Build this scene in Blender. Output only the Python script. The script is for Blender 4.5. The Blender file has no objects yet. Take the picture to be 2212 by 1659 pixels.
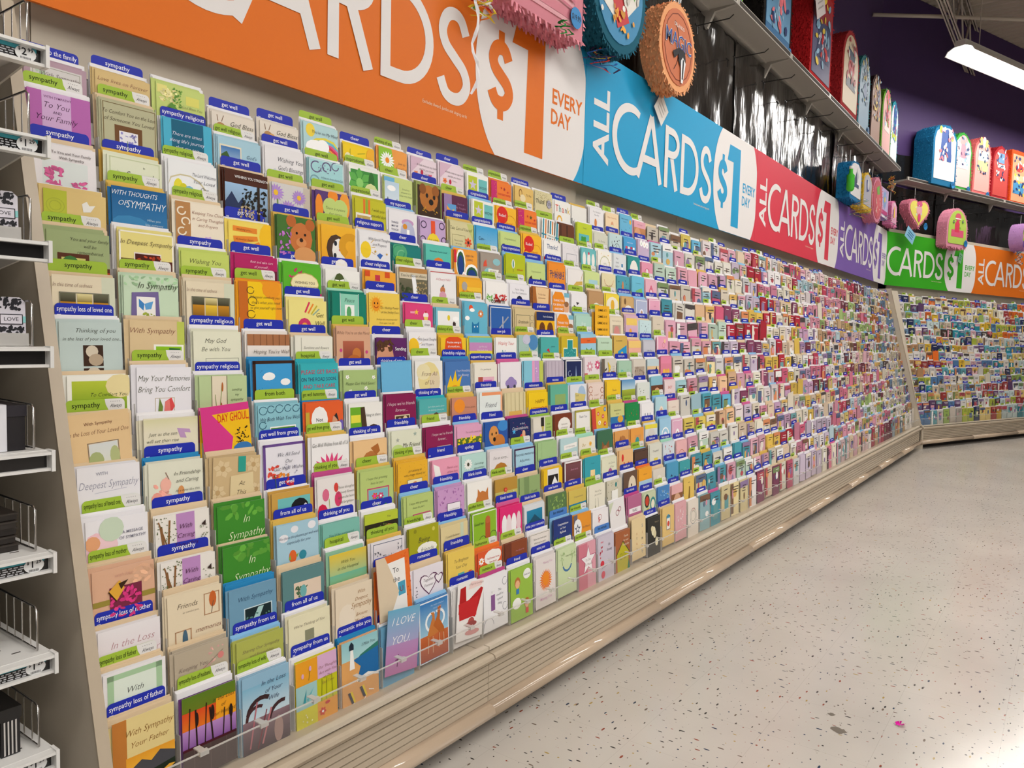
import bpy, math, random
import numpy as np
from mathutils import Matrix, Vector

# ------------------------------------------------------------------ camera, world, lights, exposure
SC = bpy.context.scene
COL = SC.collection
SC.view_settings.view_transform = 'Standard'
SC.view_settings.look = 'None'
SC.view_settings.gamma = 1.0
SC.view_settings.use_curve_mapping = False
SC.view_settings.exposure = 0.0

CAM_H = 1.23
cam_d = bpy.data.cameras.new('camera')
cam_d.sensor_width = 36.0
cam_d.lens = 36.0 * 1661.0 / 2212.0
cam_d.clip_start = 0.02
cam = bpy.data.objects.new('camera', cam_d)
COL.objects.link(cam)
R = ((0.80776179, -0.05764187, 0.58668417), (0.58901424, 0.03814985, -0.80722166), (0.02414785, 0.99760814, 0.06476787))
M = Matrix(R).to_4x4()
M.translation = (0, 0, CAM_H)
cam.matrix_world = M
SC.camera = cam

wd = bpy.data.worlds.new('store_ambient')
SC.world = wd
wd.use_nodes = True
wd.node_tree.nodes['Background'].inputs[0].default_value = (1.0, 0.97, 0.94, 1)
wd.node_tree.nodes['Background'].inputs[1].default_value = 0.10

# frames: local x runs along the wall, local y goes from the aisle into the wall, z up
PHI1 = math.pi / 2
PHI2 = math.radians(69.33)
LOC1 = (0.0, 0.0)
LOC2 = (-0.089, 9.561)
FR = {1: (LOC1, PHI1), 2: (LOC2, PHI2)}

def wpt(fr, x, y, z):
    (lx, ly), p = FR[fr]
    return (lx + x * math.cos(p) - y * math.sin(p), ly + x * math.sin(p) + y * math.cos(p), z)

# real ceiling fixtures: rows of three-tube strips, parallel to the second wall, hung at 4.4 m
FIX_Z = 4.42
LIGHT_W = 43.0
FIX = []
for ri in range(4):
    fy = 1.026 - 2.8 * ri
    for k in range(-5, 3):
        x0 = -0.33 + k * 2.62
        p0, p1 = wpt(2, x0, fy, 0), wpt(2, x0 + 2.44, fy, 0)
        if (min(p0[0], p1[0]) > -0.55 or ri == 0 and min(p0[0], p1[0]) > -1.45) and p0[1] > -4.6 and p1[1] < (16.5 if ri == 0 else 9.6):
            FIX.append((ri, x0, fy, 2.44))
for ri, x0, fy, ln in FIX:
    ld = bpy.data.lights.new('strip_light', 'AREA')
    ld.shape = 'RECTANGLE'
    ld.size = ln - 0.06
    ld.size_y = 0.22
    ld.energy = LIGHT_W
    ld.color = (1.0, 0.965, 0.92)
    lo = bpy.data.objects.new('strip_light', ld)
    COL.objects.link(lo)
    lo.location = wpt(2, x0 + ln / 2, fy, FIX_Z - 0.075)
    lo.rotation_euler = (0, 0, PHI2)

# ------------------------------------------------------------------ helpers
rnd = random.Random(7)

def lin(c):
    c = c / 255.0
    return c / 12.92 if c <= 0.04045 else ((c + 0.055) / 1.055) ** 2.4

_hx = {}
def hexc(s):
    if s not in _hx:
        t = s if len(s) == 6 else ''.join(a + a for a in s)
        _hx[s] = tuple(lin(int(t[i:i + 2], 16)) for i in (0, 2, 4))
    return _hx[s]

_hue = [('white', (238, 236, 236)), ('grey', (160, 160, 160)), ('black', (35, 33, 32)), ('red', (200, 45, 40)), ('orange', (232, 125, 44)), ('yellow', (242, 205, 60)), ('lime', (185, 200, 60)), ('green', (70, 140, 60)), ('mint', (180, 215, 195)), ('teal', (50, 150, 150)), ('aqua', (140, 200, 215)), ('blue', (60, 130, 200)), ('navy', (35, 45, 100)), ('purple', (110, 60, 130)), ('lilac', (200, 175, 215)), ('pink', (230, 160, 185)), ('magenta', (200, 40, 110)), ('cream', (232, 224, 200)), ('tan', (215, 185, 140)), ('brown', (110, 65, 40))]
def colour_name(s):
    t = s if len(s) == 6 else ''.join(a + a for a in s)
    v = [int(t[i:i + 2], 16) for i in (0, 2, 4)]
    return min(_hue, key=lambda h: sum((a - b) ** 2 for a, b in zip(h[1], v)))[0]

def material(name, base=(0.8, 0.8, 0.8), rough=0.5, metal=0.0, spec=0.5, attr=False, emit=None, coat=0.0):
    m = bpy.data.materials.new(name)
    m.use_nodes = True
    nt = m.node_tree
    b = nt.nodes['Principled BSDF']
    b.inputs['Base Color'].default_value = (*base, 1)
    b.inputs['Roughness'].default_value = rough
    b.inputs['Metallic'].default_value = metal
    b.inputs['Specular IOR Level'].default_value = spec
    b.inputs['Coat Weight'].default_value = coat
    if attr:
        a = nt.nodes.new('ShaderNodeAttribute')
        a.attribute_name = 'Col'
        nt.links.new(a.outputs['Color'], b.inputs['Base Color'])
    if emit:
        b.inputs['Emission Color'].default_value = (*emit[0], 1)
        b.inputs['Emission Strength'].default_value = emit[1]
    return m

def grain(m, scale, amount, base, bump=0.0, stretch=None):
    """fine procedural mottling on a plain material"""
    nt = m.node_tree
    b = nt.nodes['Principled BSDF']
    tc = nt.nodes.new('ShaderNodeTexCoord')
    n = nt.nodes.new('ShaderNodeTexNoise')
    n.inputs['Scale'].default_value = scale
    n.inputs['Detail'].default_value = 4
    if stretch:
        mp = nt.nodes.new('ShaderNodeMapping')
        mp.inputs['Scale'].default_value = stretch
        nt.links.new(tc.outputs['Object'], mp.inputs[0])
        nt.links.new(mp.outputs[0], n.inputs[0])
    else:
        nt.links.new(tc.outputs['Object'], n.inputs[0])
    r = nt.nodes.new('ShaderNodeValToRGB')
    r.color_ramp.elements[0].color = (*[c * (1 - amount) for c in base], 1)
    r.color_ramp.elements[1].color = (*[min(1, c * (1 + amount)) for c in base], 1)
    nt.links.new(n.outputs[0], r.inputs[0])
    nt.links.new(r.outputs[0], b.inputs['Base Color'])
    if bump:
        bp = nt.nodes.new('ShaderNodeBump')
        bp.inputs['Strength'].default_value = bump
        bp.inputs['Distance'].default_value = 0.01
        nt.links.new(n.outputs[0], bp.inputs['Height'])
        nt.links.new(bp.outputs[0], b.inputs['Normal'])
    return m

PRINT = material('printed_paper', rough=0.5, spec=0.2, attr=True)
PAPER = material('paper', rough=0.65, spec=0.25, attr=True)
PLASTIC = material('tab_plastic', rough=0.45, spec=0.25, attr=True)
FRINGE = material('crepe_paper', rough=0.8, spec=0.15, attr=True)
BEIGE = grain(material('beige_enamel', rough=0.32, spec=0.45), 30, 0.05, (0.50, 0.415, 0.31))
PANEL = grain(material('beige_panel', rough=0.55, spec=0.3), 22, 0.03, (0.60, 0.53, 0.425))
GREYPL = material('grey_plastic', (0.52, 0.50, 0.47), 0.4)
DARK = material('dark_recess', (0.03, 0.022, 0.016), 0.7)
SHELFM = grain(material('shelf_enamel', rough=0.4), 40, 0.04, (0.46, 0.43, 0.385))
WHITEM = material('white_enamel', (0.75, 0.74, 0.72), 0.35)
BLACKPL = material('black_plastic', (0.012, 0.011, 0.011), 0.3)
CHROME = material('wire_chrome', (0.62, 0.6, 0.58), 0.22, 1.0)
SIGN = material('sign_print', rough=0.5, spec=0.2, attr=True)

def clear_material(name, tint, gloss):
    m = bpy.data.materials.new(name)
    m.use_nodes = True
    nt = m.node_tree
    nt.nodes.remove(nt.nodes['Principled BSDF'])
    out = nt.nodes['Material Output']
    t = nt.nodes.new('ShaderNodeBsdfTransparent')
    t.inputs[0].default_value = (*tint, 1)
    g = nt.nodes.new('ShaderNodeBsdfPrincipled')
    g.inputs['Base Color'].default_value = (0.8, 0.78, 0.75, 1)
    g.inputs['Roughness'].default_value = 0.12
    mx = nt.nodes.new('ShaderNodeMixShader')
    mx.inputs[0].default_value = gloss
    nt.links.new(t.outputs[0], mx.inputs[1])
    nt.links.new(g.outputs[0], mx.inputs[2])
    nt.links.new(mx.outputs[0], out.inputs[0])
    return m
CLEAR = clear_material('clear_acrylic', (0.985, 0.98, 0.97), 0.05)
RIM = clear_material('acrylic_edge', (0.9, 0.9, 0.88), 0.55)

class MB:
    """mesh builder: points, polygons and one colour per point"""
    def __init__(s):
        s.v, s.f, s.c, s.n = [], [], [], 0
    def add(s, pts, faces, col=(0.8, 0.8, 0.8)):
        o = s.n
        s.v.extend(pts)
        s.f.extend([tuple(o + i for i in f) for f in faces])
        if col and isinstance(col[0], (tuple, list)):
            s.c.extend(col)
        else:
            s.c.extend([col] * len(pts))
        s.n += len(pts)
    def box(s, x0, x1, y0, y1, z0, z1, col=(0.8, 0.8, 0.8)):
        s.add([(x0, y0, z0), (x1, y0, z0), (x1, y1, z0), (x0, y1, z0), (x0, y0, z1), (x1, y0, z1), (x1, y1, z1), (x0, y1, z1)],
              [(0, 3, 2, 1), (4, 5, 6, 7), (0, 1, 5, 4), (1, 2, 6, 5), (2, 3, 7, 6), (3, 0, 4, 7)], col)
    def tube(s, pts, r, n=6, col=(0.8, 0.8, 0.8), closed=False):
        P = [Vector(p) for p in pts]
        rings = []
        for i, p in enumerate(P):
            a = P[i - 1] if i else (P[-1] if closed else p)
            b = P[i + 1] if i < len(P) - 1 else (P[0] if closed else p)
            t = (b - a).normalized()
            u = t.orthogonal().normalized() if abs(t.z) > 0.9 else Vector((0, 0, 1)).cross(t).normalized()
            w = t.cross(u)
            rr = r[i] if isinstance(r, (list, tuple)) else r
            rings.append([tuple(p + (u * math.cos(k * 2 * math.pi / n) + w * math.sin(k * 2 * math.pi / n)) * rr) for k in range(n)])
        vs = [q for g in rings for q in g]
        fs = []
        m = len(P)
        for i in range(m if closed else m - 1):
            j = (i + 1) % m
            for k in range(n):
                l = (k + 1) % n
                fs.append((i * n + k, i * n + l, j * n + l, j * n + k))
        if not closed:
            fs.append(tuple(range(n - 1, -1, -1)))
            fs.append(tuple((m - 1) * n + k for k in range(n)))
        s.add(vs, fs, col)
    def prism(s, poly, y0, y1, col=(0.8, 0.8, 0.8)):
        """poly in x,z extruded along y"""
        n = len(poly)
        s.add([(x, y0, z) for x, z in poly] + [(x, y1, z) for x, z in poly],
              [tuple(range(n)), tuple(range(2 * n - 1, n - 1, -1))] + [(i, n + i, n + (i + 1) % n, (i + 1) % n) for i in range(n)], col)
    def sweep(s, prof, x0, x1, col=(0.8, 0.8, 0.8)):
        """prof in y,z extruded along x"""
        n = len(prof)
        s.add([(x0, y, z) for y, z in prof] + [(x1, y, z) for y, z in prof],
              [tuple(range(n)), tuple(range(2 * n - 1, n - 1, -1))] + [(i, n + i, n + (i + 1) % n, (i + 1) % n) for i in range(n)], col)
    def mesh(s, name, mat, smooth=False, colours=True):
        me = bpy.data.meshes.new(name)
        me.from_pydata(s.v, [], s.f)
        if colours:
            a = me.color_attributes.new('Col', 'FLOAT_COLOR', 'POINT')
            arr = np.ones((len(s.v), 4), dtype=np.float32)
            arr[:, :3] = np.array(s.c, dtype=np.float32)[:, :3]
            a.data.foreach_set('color', arr.ravel())
        if mat:
            me.materials.append(mat)
        if smooth:
            me.polygons.foreach_set('use_smooth', [True] * len(me.polygons))
        me.update()
        return me

def place(name, me, loc=(0, 0, 0), rot=(0, 0, 0), parent=None):
    o = bpy.data.objects.new(name, me)
    COL.objects.link(o)
    o.location = loc
    o.rotation_euler = rot
    if parent:
        o.parent = parent
    return o

def tag(o, label=None, cat=None, group=None, kind=None):
    if label: o['label'] = label
    if cat: o['category'] = cat
    if group: o['group'] = group
    if kind: o['kind'] = kind
    return o

def fixed(me, name, fr, x=0.0, y=0.0, z=0.0, parent=None):
    return place(name, me, wpt(fr, x, y, z), (0, 0, FR[fr][1]), parent)

# flat print: shapes laid on the face x (right), z (up), facing -y; each layer a hair proud of the last
_txt = {}
def text_geo(t, shear=0.0, bold=0.0):
    k = (t, shear, bold)
    if k not in _txt:
        cu = bpy.data.curves.new('txt', 'FONT')
        cu.body = t
        cu.resolution_u = 2
        cu.shear = shear
        cu.offset = bold
        ob = bpy.data.objects.new('txt', cu)
        me = bpy.data.meshes.new_from_object(ob)
        v = np.empty(len(me.vertices) * 3, dtype=np.float64)
        me.vertices.foreach_get('co', v)
        v = v.reshape(-1, 3)[:, :2]
        f = [tuple(p.vertices) for p in me.polygons]
        if len(v):
            v[:, 0] -= (v[:, 0].min() + v[:, 0].max()) / 2
        _txt[k] = (v, f)
        bpy.data.objects.remove(ob)
        bpy.data.curves.remove(cu)
        bpy.data.meshes.remove(me)
    return _txt[k]

class Ink:
    """draws in u (right), v (down) units of one card width onto an MB"""
    def __init__(s, w, top, y0, step=0.00012, clip=1.0, vs=1.0):
        s.vs = vs
        s.a, s.t = MB(), MB()
        s.w, s.top, s.y, s.step = w, top, y0, step
        s.clip = clip
    def P(s, u, v):
        return ((u - 0.5) * s.w, s.y, s.top - min(v * s.vs, s.clip) * s.w)
    def nxt(s):
        s.y -= s.step
    def poly(s, uv, c):
        s.nxt()
        uv = [(min(max(u, 0), 1), min(max(v, -0.02), s.clip / s.vs)) for u, v in uv]
        s.a.add([s.P(*p) for p in uv], [tuple(range(len(uv)))[::-1]], c)
    def rect(s, x, y, w, h, c, c2=None):
        s.nxt()
        x1, y1 = min(x + w, 1), min(y + h, s.clip / s.vs)
        cc = [c, c, c2, c2] if c2 else c
        s.a.add([s.P(x, y), s.P(x1, y), s.P(x1, y1), s.P(x, y1)], [(3, 2, 1, 0)], cc)
    def ell(s, cx, cy, rx, ry, c, n=12):
        ry = ry / s.vs
        s.poly([(cx + rx * math.cos(i * 2 * math.pi / n), cy + ry * math.sin(i * 2 * math.pi / n)) for i in range(n)], c)
    def line(s, x1, y1, x2, y2, t, c):
        dx, dy = x2 - x1, y2 - y1
        l = math.hypot(dx, dy) or 1
        nx, ny = -dy / l * t / 2, dx / l * t / 2
        s.poly([(x1 - nx, y1 - ny), (x2 - nx, y2 - ny), (x2 + nx, y2 + ny), (x1 + nx, y1 + ny)], c)
    def arc(s, cx, cy, r, t, a0, a1, c):
        s.nxt()
        n = max(6, int(abs(a1 - a0) / 24))
        pts, fs = [], []
        for i in range(n + 1):
            a = math.radians(a0 + (a1 - a0) * i / n)
            for rr in (r - t / 2, r + t / 2):
                pts.append(s.P(min(max(cx + rr * math.cos(a), 0), 1), min(max(cy + rr * math.sin(a), 0), s.clip)))
        for i in range(n):
            fs.append((2 * i, 2 * i + 1, 2 * i + 3, 2 * i + 2))
        s.a.add(pts, fs, c)
    def star(s, cx, cy, r, c, n=5):
        s.poly([(cx + (r if i % 2 == 0 else r * 0.42) * math.sin(i * math.pi / n), cy - (r if i % 2 == 0 else r * 0.42) * math.cos(i * math.pi / n)) for i in range(2 * n)], c)
    def heart(s, cx, cy, r, c):
        p = []
        for i in range(20):
            t = i * 2 * math.pi / 20
            p.append((cx + r * 0.9 * math.sin(t) ** 3, cy - r * (0.8 * math.cos(t) - 0.32 * math.cos(2 * t) - 0.12 * math.cos(3 * t))))
        s.poly(p, c)
    def flower(s, cx, cy, r, n, c, c2):
        s.nxt()
        for i in range(n):
            a = i * 2 * math.pi / n + 0.2
            w = math.pi / n * 0.85
            q = [(cx, cy), (cx + 0.7 * r * math.cos(a - w), cy + 0.7 * r * math.sin(a - w)), (cx + r * math.cos(a), cy + r * math.sin(a)), (cx + 0.7 * r * math.cos(a + w), cy + 0.7 * r * math.sin(a + w))]
            s.a.add([s.P(min(max(u, 0), 1), min(max(v, 0), s.clip)) for u, v in q], [(3, 2, 1, 0)], c)
        s.ell(cx, cy, r * 0.28, r * 0.28, c2, 9)
    def scatter(s, n, x, y, w, h, sz, c, seed):
        q = random.Random(seed)
        for _ in range(n):
            s.y -= s.step * 0.2
            cx, cy = x + q.random() * w, y + q.random() * h
            r1 = sz * (0.3 + 0.4 * q.random())
            r2 = sz * (0.15 + 0.25 * q.random())
            a = q.random() * 3.14
            k = 0.75 + 0.5 * q.random()
            pts = []
            for i in range(6):
                t = i * math.pi / 3
                ex, ey = r1 * math.cos(t), r2 * math.sin(t)
                pts.append(s.P(min(max(cx + ex * math.cos(a) - ey * math.sin(a), 0), 1), min(max(cy + ex * math.sin(a) + ey * math.cos(a), 0), s.clip)))
            s.a.add(pts, [tuple(range(5, -1, -1))], tuple(min(1, v * k) for v in c))
    def text(s, x, y, sz, c, t, shear=0.0, bold=0.0, maxw=0.96, mb=None, sx=1.0, gap=1.22):
        mb = mb or s.t
        for i, ln in enumerate(t.split('/')):
            v, f = text_geo(ln, shear, bold)
            if not len(v):
                continue
            k = sz * 0.80
            wd_ = (v[:, 0].max() - v[:, 0].min()) * k
            lim = min(maxw, 2 * min(x, 1 - x) - 0.02)
            kx = k * sx * min(1.0, lim / wd_ if wd_ else 1)
            yy = y * s.vs + i * sz * 0.86 * gap + sz * 0.28
            if yy > s.clip: break
            mb.add([((x - 0.5 + a * kx) * s.w, s.y - s.step * 2, s.top - (yy - b * k) * s.w) for a, b in v], f, c)

def draw(ink, ops, seed):
    for k, op in enumerate(ops):
        p = op.split(' ')
        o = p[0]
        if o == 'B':
            ink.text(float(p[1]), float(p[2]), float(p[3]), hexc(p[4]), ' '.join(p[6:]), 0.0, float(p[5]))
            ink.y -= ink.step * 3
        elif o in 'TI':
            ink.text(float(p[1]), float(p[2]), float(p[3]), hexc(p[4]), ' '.join(p[5:]), 0.34 if o == 'I' else 0.0, -0.010 if o == 'I' else 0.002)
        elif o == 'P':
            q = [float(a) for a in p[2:]]
            ink.poly(list(zip(q[0::2], q[1::2])), hexc(p[1]))
        else:
            c = hexc(p[-1])
            q = p[1:-1]
            if o == 'R': ink.rect(*map(float, q), c)
            elif o == 'G': ink.rect(*map(float, q[:4]), hexc(q[4]), c)
            elif o == 'E': ink.ell(*map(float, q), c)
            elif o == 'L': ink.line(*map(float, q), c)
            elif o == 'A': ink.arc(*map(float, q), c)
            elif o == '*': ink.star(*map(float, q), c)
            elif o == 'H': ink.heart(*map(float, q), c)
            elif o == 'f': ink.flower(*map(float, q[:3]), int(q[3]), hexc(q[4]), c)
            elif o == 'S': ink.scatter(int(q[0]), *map(float, q[1:]), c, seed * 31 + k)
            elif o == 'F':
                x, y, w, h, t = map(float, q)
                ink.rect(x, y, w, t, c); ink.y += ink.step
                ink.rect(x, y, t, h, c); ink.y += ink.step
                ink.rect(x + w - t, y, t, h, c); ink.y += ink.step
                ink.rect(x, y + h - t, w, t, c)

# ------------------------------------------------------------------ the setting
def floor_material():
    m = bpy.data.materials.new('speckled_vinyl_tile')
    m.use_nodes = True
    nt = m.node_tree
    N, L = nt.nodes, nt.links
    b = N['Principled BSDF']
    tc = N.new('ShaderNodeTexCoord')
    base = (0.575, 0.535, 0.482)
    n = N.new('ShaderNodeTexNoise')
    n.inputs['Scale'].default_value = 1.7
    n.inputs['Detail'].default_value = 6
    L.new(tc.outputs['Object'], n.inputs[0])
    r = N.new('ShaderNodeValToRGB')
    r.color_ramp.elements[0].position = 0.3
    r.color_ramp.elements[1].position = 0.75
    r.color_ramp.elements[0].color = (*[c * 0.9 for c in base], 1)
    r.color_ramp.elements[1].color = (*[c * 1.06 for c in base], 1)
    L.new(n.outputs[0], r.inputs[0])
    cur = r.outputs[0]
    chk = N.new('ShaderNodeTexChecker')
    chk.inputs['Scale'].default_value = 1 / 0.305
    chk.inputs['Color1'].default_value = (1, 1, 1, 1)
    chk.inputs['Color2'].default_value = (0, 0, 0, 1)
    mpc = N.new('ShaderNodeMapping')
    mpc.inputs['Location'].default_value = (0.11, 0.07, 0.1)
    L.new(tc.outputs['Object'], mpc.inputs[0])
    L.new(mpc.outputs[0], chk.inputs[0])
    for (sx, sy, inv, sc, thr) in ((1.0, 0.34, False, 40, 0.175), (0.34, 1.0, True, 40, 0.175), (0.8, 0.8, False, 35, 0.125), (0.8, 0.8, True, 37, 0.125)):
        mp = N.new('ShaderNodeMapping')
        mp.inputs['Scale'].default_value = (sx, sy, 1)
        mp.inputs['Rotation'].default_value = (0, 0, 0.3)
        mp.inputs['Location'].default_value = (sc * 0.137, thr, 0)
        L.new(tc.outputs['Object'], mp.inputs[0])
        v = N.new('ShaderNodeTexVoronoi')
        v.voronoi_dimensions = '2D'
        v.inputs['Scale'].default_value = sc
        L.new(mp.outputs[0], v.inputs['Vector'])
        sep = N.new('ShaderNodeSeparateColor')
        L.new(v.outputs['Color'], sep.inputs[0])
        lim = N.new('ShaderNodeMath')
        lim.operation = 'MULTIPLY_ADD'
        L.new(sep.outputs[0], lim.inputs[0])
        lim.inputs[1].default_value = thr * 1.35
        lim.inputs[2].default_value = -thr * 0.55
        lt = N.new('ShaderNodeMath')
        lt.operation = 'LESS_THAN'
        L.new(v.outputs['Distance'], lt.inputs[0])
        L.new(lim.outputs[0], lt.inputs[1])
        mk = N.new('ShaderNodeMath')
        mk.operation = 'MULTIPLY'
        L.new(lt.outputs[0], mk.inputs[0])
        if inv:
            iv = N.new('ShaderNodeMath')
            iv.operation = 'SUBTRACT'
            iv.inputs[0].default_value = 1.0
            L.new(chk.outputs['Fac'], iv.inputs[1])
            L.new(iv.outputs[0], mk.inputs[1])
        else:
            L.new(chk.outputs['Fac'], mk.inputs[1])
        cr = N.new('ShaderNodeValToRGB')
        cr.color_ramp.interpolation = 'CONSTANT'
        e = cr.color_ramp.elements
        e[0].color = (0.05, 0.045, 0.04, 1)
        e[1].position = 0.38
        e[1].color = (0.03, 0.05, 0.09, 1)
        for pos, cc in ((0.6, (0.28, 0.06, 0.03)), (0.76, (0.16, 0.12, 0.09)), (0.9, (0.4, 0.28, 0.08))):
            q = e.new(pos)
            q.color = (*cc, 1)
        L.new(sep.outputs[1], cr.inputs[0])
        mx = N.new('ShaderNodeMix')
        mx.data_type = 'RGBA'
        L.new(mk.outputs[0], mx.inputs['Factor'])
        L.new(cur, mx.inputs['A'])
        L.new(cr.outputs[0], mx.inputs['B'])
        cur = mx.outputs['Result']
    # faint joints between the 305 mm tiles
    br = N.new('ShaderNodeTexBrick')
    br.offset = 0.0
    br.inputs['Scale'].default_value = 1.0
    br.inputs['Brick Width'].default_value = 0.305
    br.inputs['Row Height'].default_value = 0.305
    br.inputs['Mortar Size'].default_value = 0.0007
    br.inputs['Color1'].default_value = (1, 1, 1, 1)
    br.inputs['Color2'].default_value = (0.985, 0.985, 0.985, 1)
    br.inputs['Mortar'].default_value = (0.84, 0.83, 0.82, 1)
    L.new(mpc.outputs[0], br.inputs[0])
    ml = N.new('ShaderNodeMix')
    ml.data_type = 'RGBA'
    ml.blend_type = 'MULTIPLY'
    ml.inputs['Factor'].default_value = 1.0
    L.new(cur, ml.inputs['A'])
    L.new(br.outputs['Color'], ml.inputs['B'])
    L.new(ml.outputs['Result'], b.inputs['Base Color'])
    n2 = N.new('ShaderNodeTexNoise')
    n2.inputs['Scale'].default_value = 5
    n2.inputs['Detail'].default_value = 5
    L.new(tc.outputs['Object'], n2.inputs[0])
    rr = N.new('ShaderNodeMapRange')
    rr.inputs['To Min'].default_value = 0.13
    rr.inputs['To Max'].default_value = 0.21
    L.new(n2.outputs[0], rr.inputs[0])
    L.new(rr.outputs[0], b.inputs['Roughness'])
    n3 = N.new('ShaderNodeTexNoise')
    n3.inputs['Scale'].default_value = 9
    n3.inputs['Detail'].default_value = 2
    L.new(tc.outputs['Object'], n3.inputs[0])
    bp = N.new('ShaderNodeBump')
    bp.inputs['Strength'].default_value = 0.03
    bp.inputs['Distance'].default_value = 0.01
    L.new(n3.outputs[0], bp.inputs['Height'])
    L.new(bp.outputs[0], b.inputs['Normal'])
    b.inputs['Specular IOR Level'].default_value = 0.42
    return m

mb = MB()
mb.add([(-4, -6, 0), (14, -6, 0), (14, 22, 0), (-4, 22, 0)], [(0, 1, 2, 3)])
tag(place('floor', mb.mesh('floor', floor_material())), 'cream speckled vinyl tile floor with a waxed shine', None, None, 'structure')

PURPLE = grain(material('purple_paint', rough=0.6, spec=0.25), 6, 0.05, (0.072, 0.038, 0.135))
mb = MB(); mb.box(-3.0, 10.42, 2.06, 2.16, 0, 5.5)
tag(fixed(mb.mesh('wall_left', PURPLE), 'wall_left', 1), 'dark purple painted wall above the card racks', None, None, 'structure')
mb = MB(); mb.box(-0.35, 9.0, 2.06, 2.16, 0, 5.5)
tag(fixed(mb.mesh('wall_back', PURPLE), 'wall_back', 2), 'dark purple painted wall at the end of the aisle', None, None, 'structure')

# corrugated roof deck, ribs at right angles to the joists
DECK = grain(material('deck_paint', rough=0.7, spec=0.2), 3, 0.08, (0.50, 0.44, 0.37))
mb = MB()
pts, fs = [], []
prof = [(0.0, 0.0), (0.05, 0.0), (0.075, 0.045), (0.125, 0.045)]
rows = []
y = -6.0
while y < 17:
    for dy, dz in prof:
        rows.append((y + dy, 5.5 + dz))
    y += 0.15
for yy, zz in rows:
    pts += [(-2.9, yy, zz), (12.0, yy, zz)]
for i in range(len(rows) - 1):
    fs.append((2 * i, 2 * i + 1, 2 * i + 3, 2 * i + 2))
mb.add(pts, fs)
tag(place('ceiling', mb.mesh('ceiling', DECK)), 'beige corrugated steel roof deck', None, None, 'structure')

JOIST = material('joist_paint', (0.55, 0.49, 0.42), 0.6)
def make_joist(x, label):
    root = bpy.data.objects.new('roof_joist', None)
    COL.objects.link(root)
    root.location = (x, -4.0, 4.86)
    tag(root, label, 'joist', 'roof joists')
    L_ = 18.0
    for nm, dz, w in (('bottom_chord', 0.0, 0.03), ('top_chord', 0.58, 0.04)):
        for s in (-1, 1):
            m_ = MB()
            m_.box(s * w - 0.02, s * w + 0.02, 0, L_, dz, dz + 0.012)
            m_.box(s * w - 0.004, s * w + 0.004, 0, L_, dz, dz + 0.055)
            place(nm, m_.mesh(nm, JOIST, colours=False), parent=root)
    m_ = MB()
    k, up = 0.0, False
    while k < L_ - 0.45:
        m_.tube([(0, k, 0.58 if up else 0.03), (0, k + 0.45, 0.03 if up else 0.58)], 0.014, 5)
        k += 0.45
        up = not up
    place('web_rod', m_.mesh('web_rod', JOIST, colours=False), parent=root)
make_joist(-1.33, 'open web steel roof joist running above the card rack')
make_joist(0.55, 'open web steel roof joist over the middle of the aisle')
mb = MB(); mb.tube([wpt(1, 9.5, 2.03, 4.9), wpt(1, 9.95, 1.42, 4.9), (0.6, 11.5, 4.9)], 0.022, 8)
tag(place('conduit_pipe', mb.mesh('conduit_pipe', JOIST, True, False)), 'thin white conduit pipe under the roof deck', 'pipe')

# ceiling light fixtures
TUBE = material('lit_tube', (1, 1, 1), 0.5, emit=((1.0, 0.96, 0.9), 9.0))
REFL = material('white_reflector', (0.85, 0.84, 0.82), 0.35)
mb = MB()
mb.sweep([(-0.16, -0.07), (-0.13, -0.02), (-0.06, 0.012), (0.06, 0.012), (0.13, -0.02), (0.16, -0.07), (0.152, -0.07), (0.125, -0.026), (0.058, 0.004), (-0.058, 0.004), (-0.125, -0.026), (-0.152, -0.07)], 0, 2.44)
hous = mb.mesh('reflector', REFL, colours=False)
mb = MB(); mb.box(0, 2.44, -0.055, 0.055, 0.012, 0.07)
ball = mb.mesh('housing', WHITEM, colours=False)
mb = MB(); mb.tube([(0.03, 0, 0), (2.41, 0, 0)], 0.019, 8)
tubm = mb.mesh('lamp_tube', TUBE, True, False)
mb = MB(); mb.tube([(0, 0, 0.07), (0, 0, 1.08)], 0.006, 5)
rodm = mb.mesh('hanger_rod', JOIST, colours=False)
for i, (ri, x0, fy, ln) in enumerate(FIX):
    root = bpy.data.objects.new('strip_light_fixture', None)
    COL.objects.link(root)
    root.location = wpt(2, x0, fy, FIX_Z)
    root.rotation_euler = (0, 0, PHI2)
    nth = ('first', 'second', 'third', 'fourth', 'fifth', 'sixth', 'seventh', 'eighth')[len([1 for q in FIX[:i] if q[0] == ri])]
    tag(root, 'white fluorescent strip light, %s in the %s row out from the end wall' % (nth, ('first', 'second', 'third', 'fourth')[ri]), 'ceiling light', 'fluorescent strip lights')
    place('reflector', hous, parent=root)
    place('housing', ball, parent=root)
    for q in (-0.085, 0, 0.085):
        place('lamp_tube', tubm, (0, q, -0.028), parent=root)
    for q in (0.4, 2.0):
        place('hanger_rod', rodm, (q, 0, 0), parent=root)

# ------------------------------------------------------------------ card racks
PITCH = 0.1464
SEC = PITCH * 8
X0 = {1: 0.717, 2: 0.075}
XB = {1: 0.653, 2: 0.03}
NSEC = {1: 8, 2: 4}
NROW = 15
TILT = math.radians(2.6)
def row_top(r): return 1.85 - 0.0982 * (r - 1)
def row_d(r): return 1.44 + 0.25 * (row_top(r) - 0.33) - 0.012

ORD = 'zeroth first second third fourth fifth sixth seventh eighth ninth tenth eleventh twelfth thirteenth fourteenth fifteenth sixteenth seventeenth eighteenth nineteenth twentieth'.split()

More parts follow.
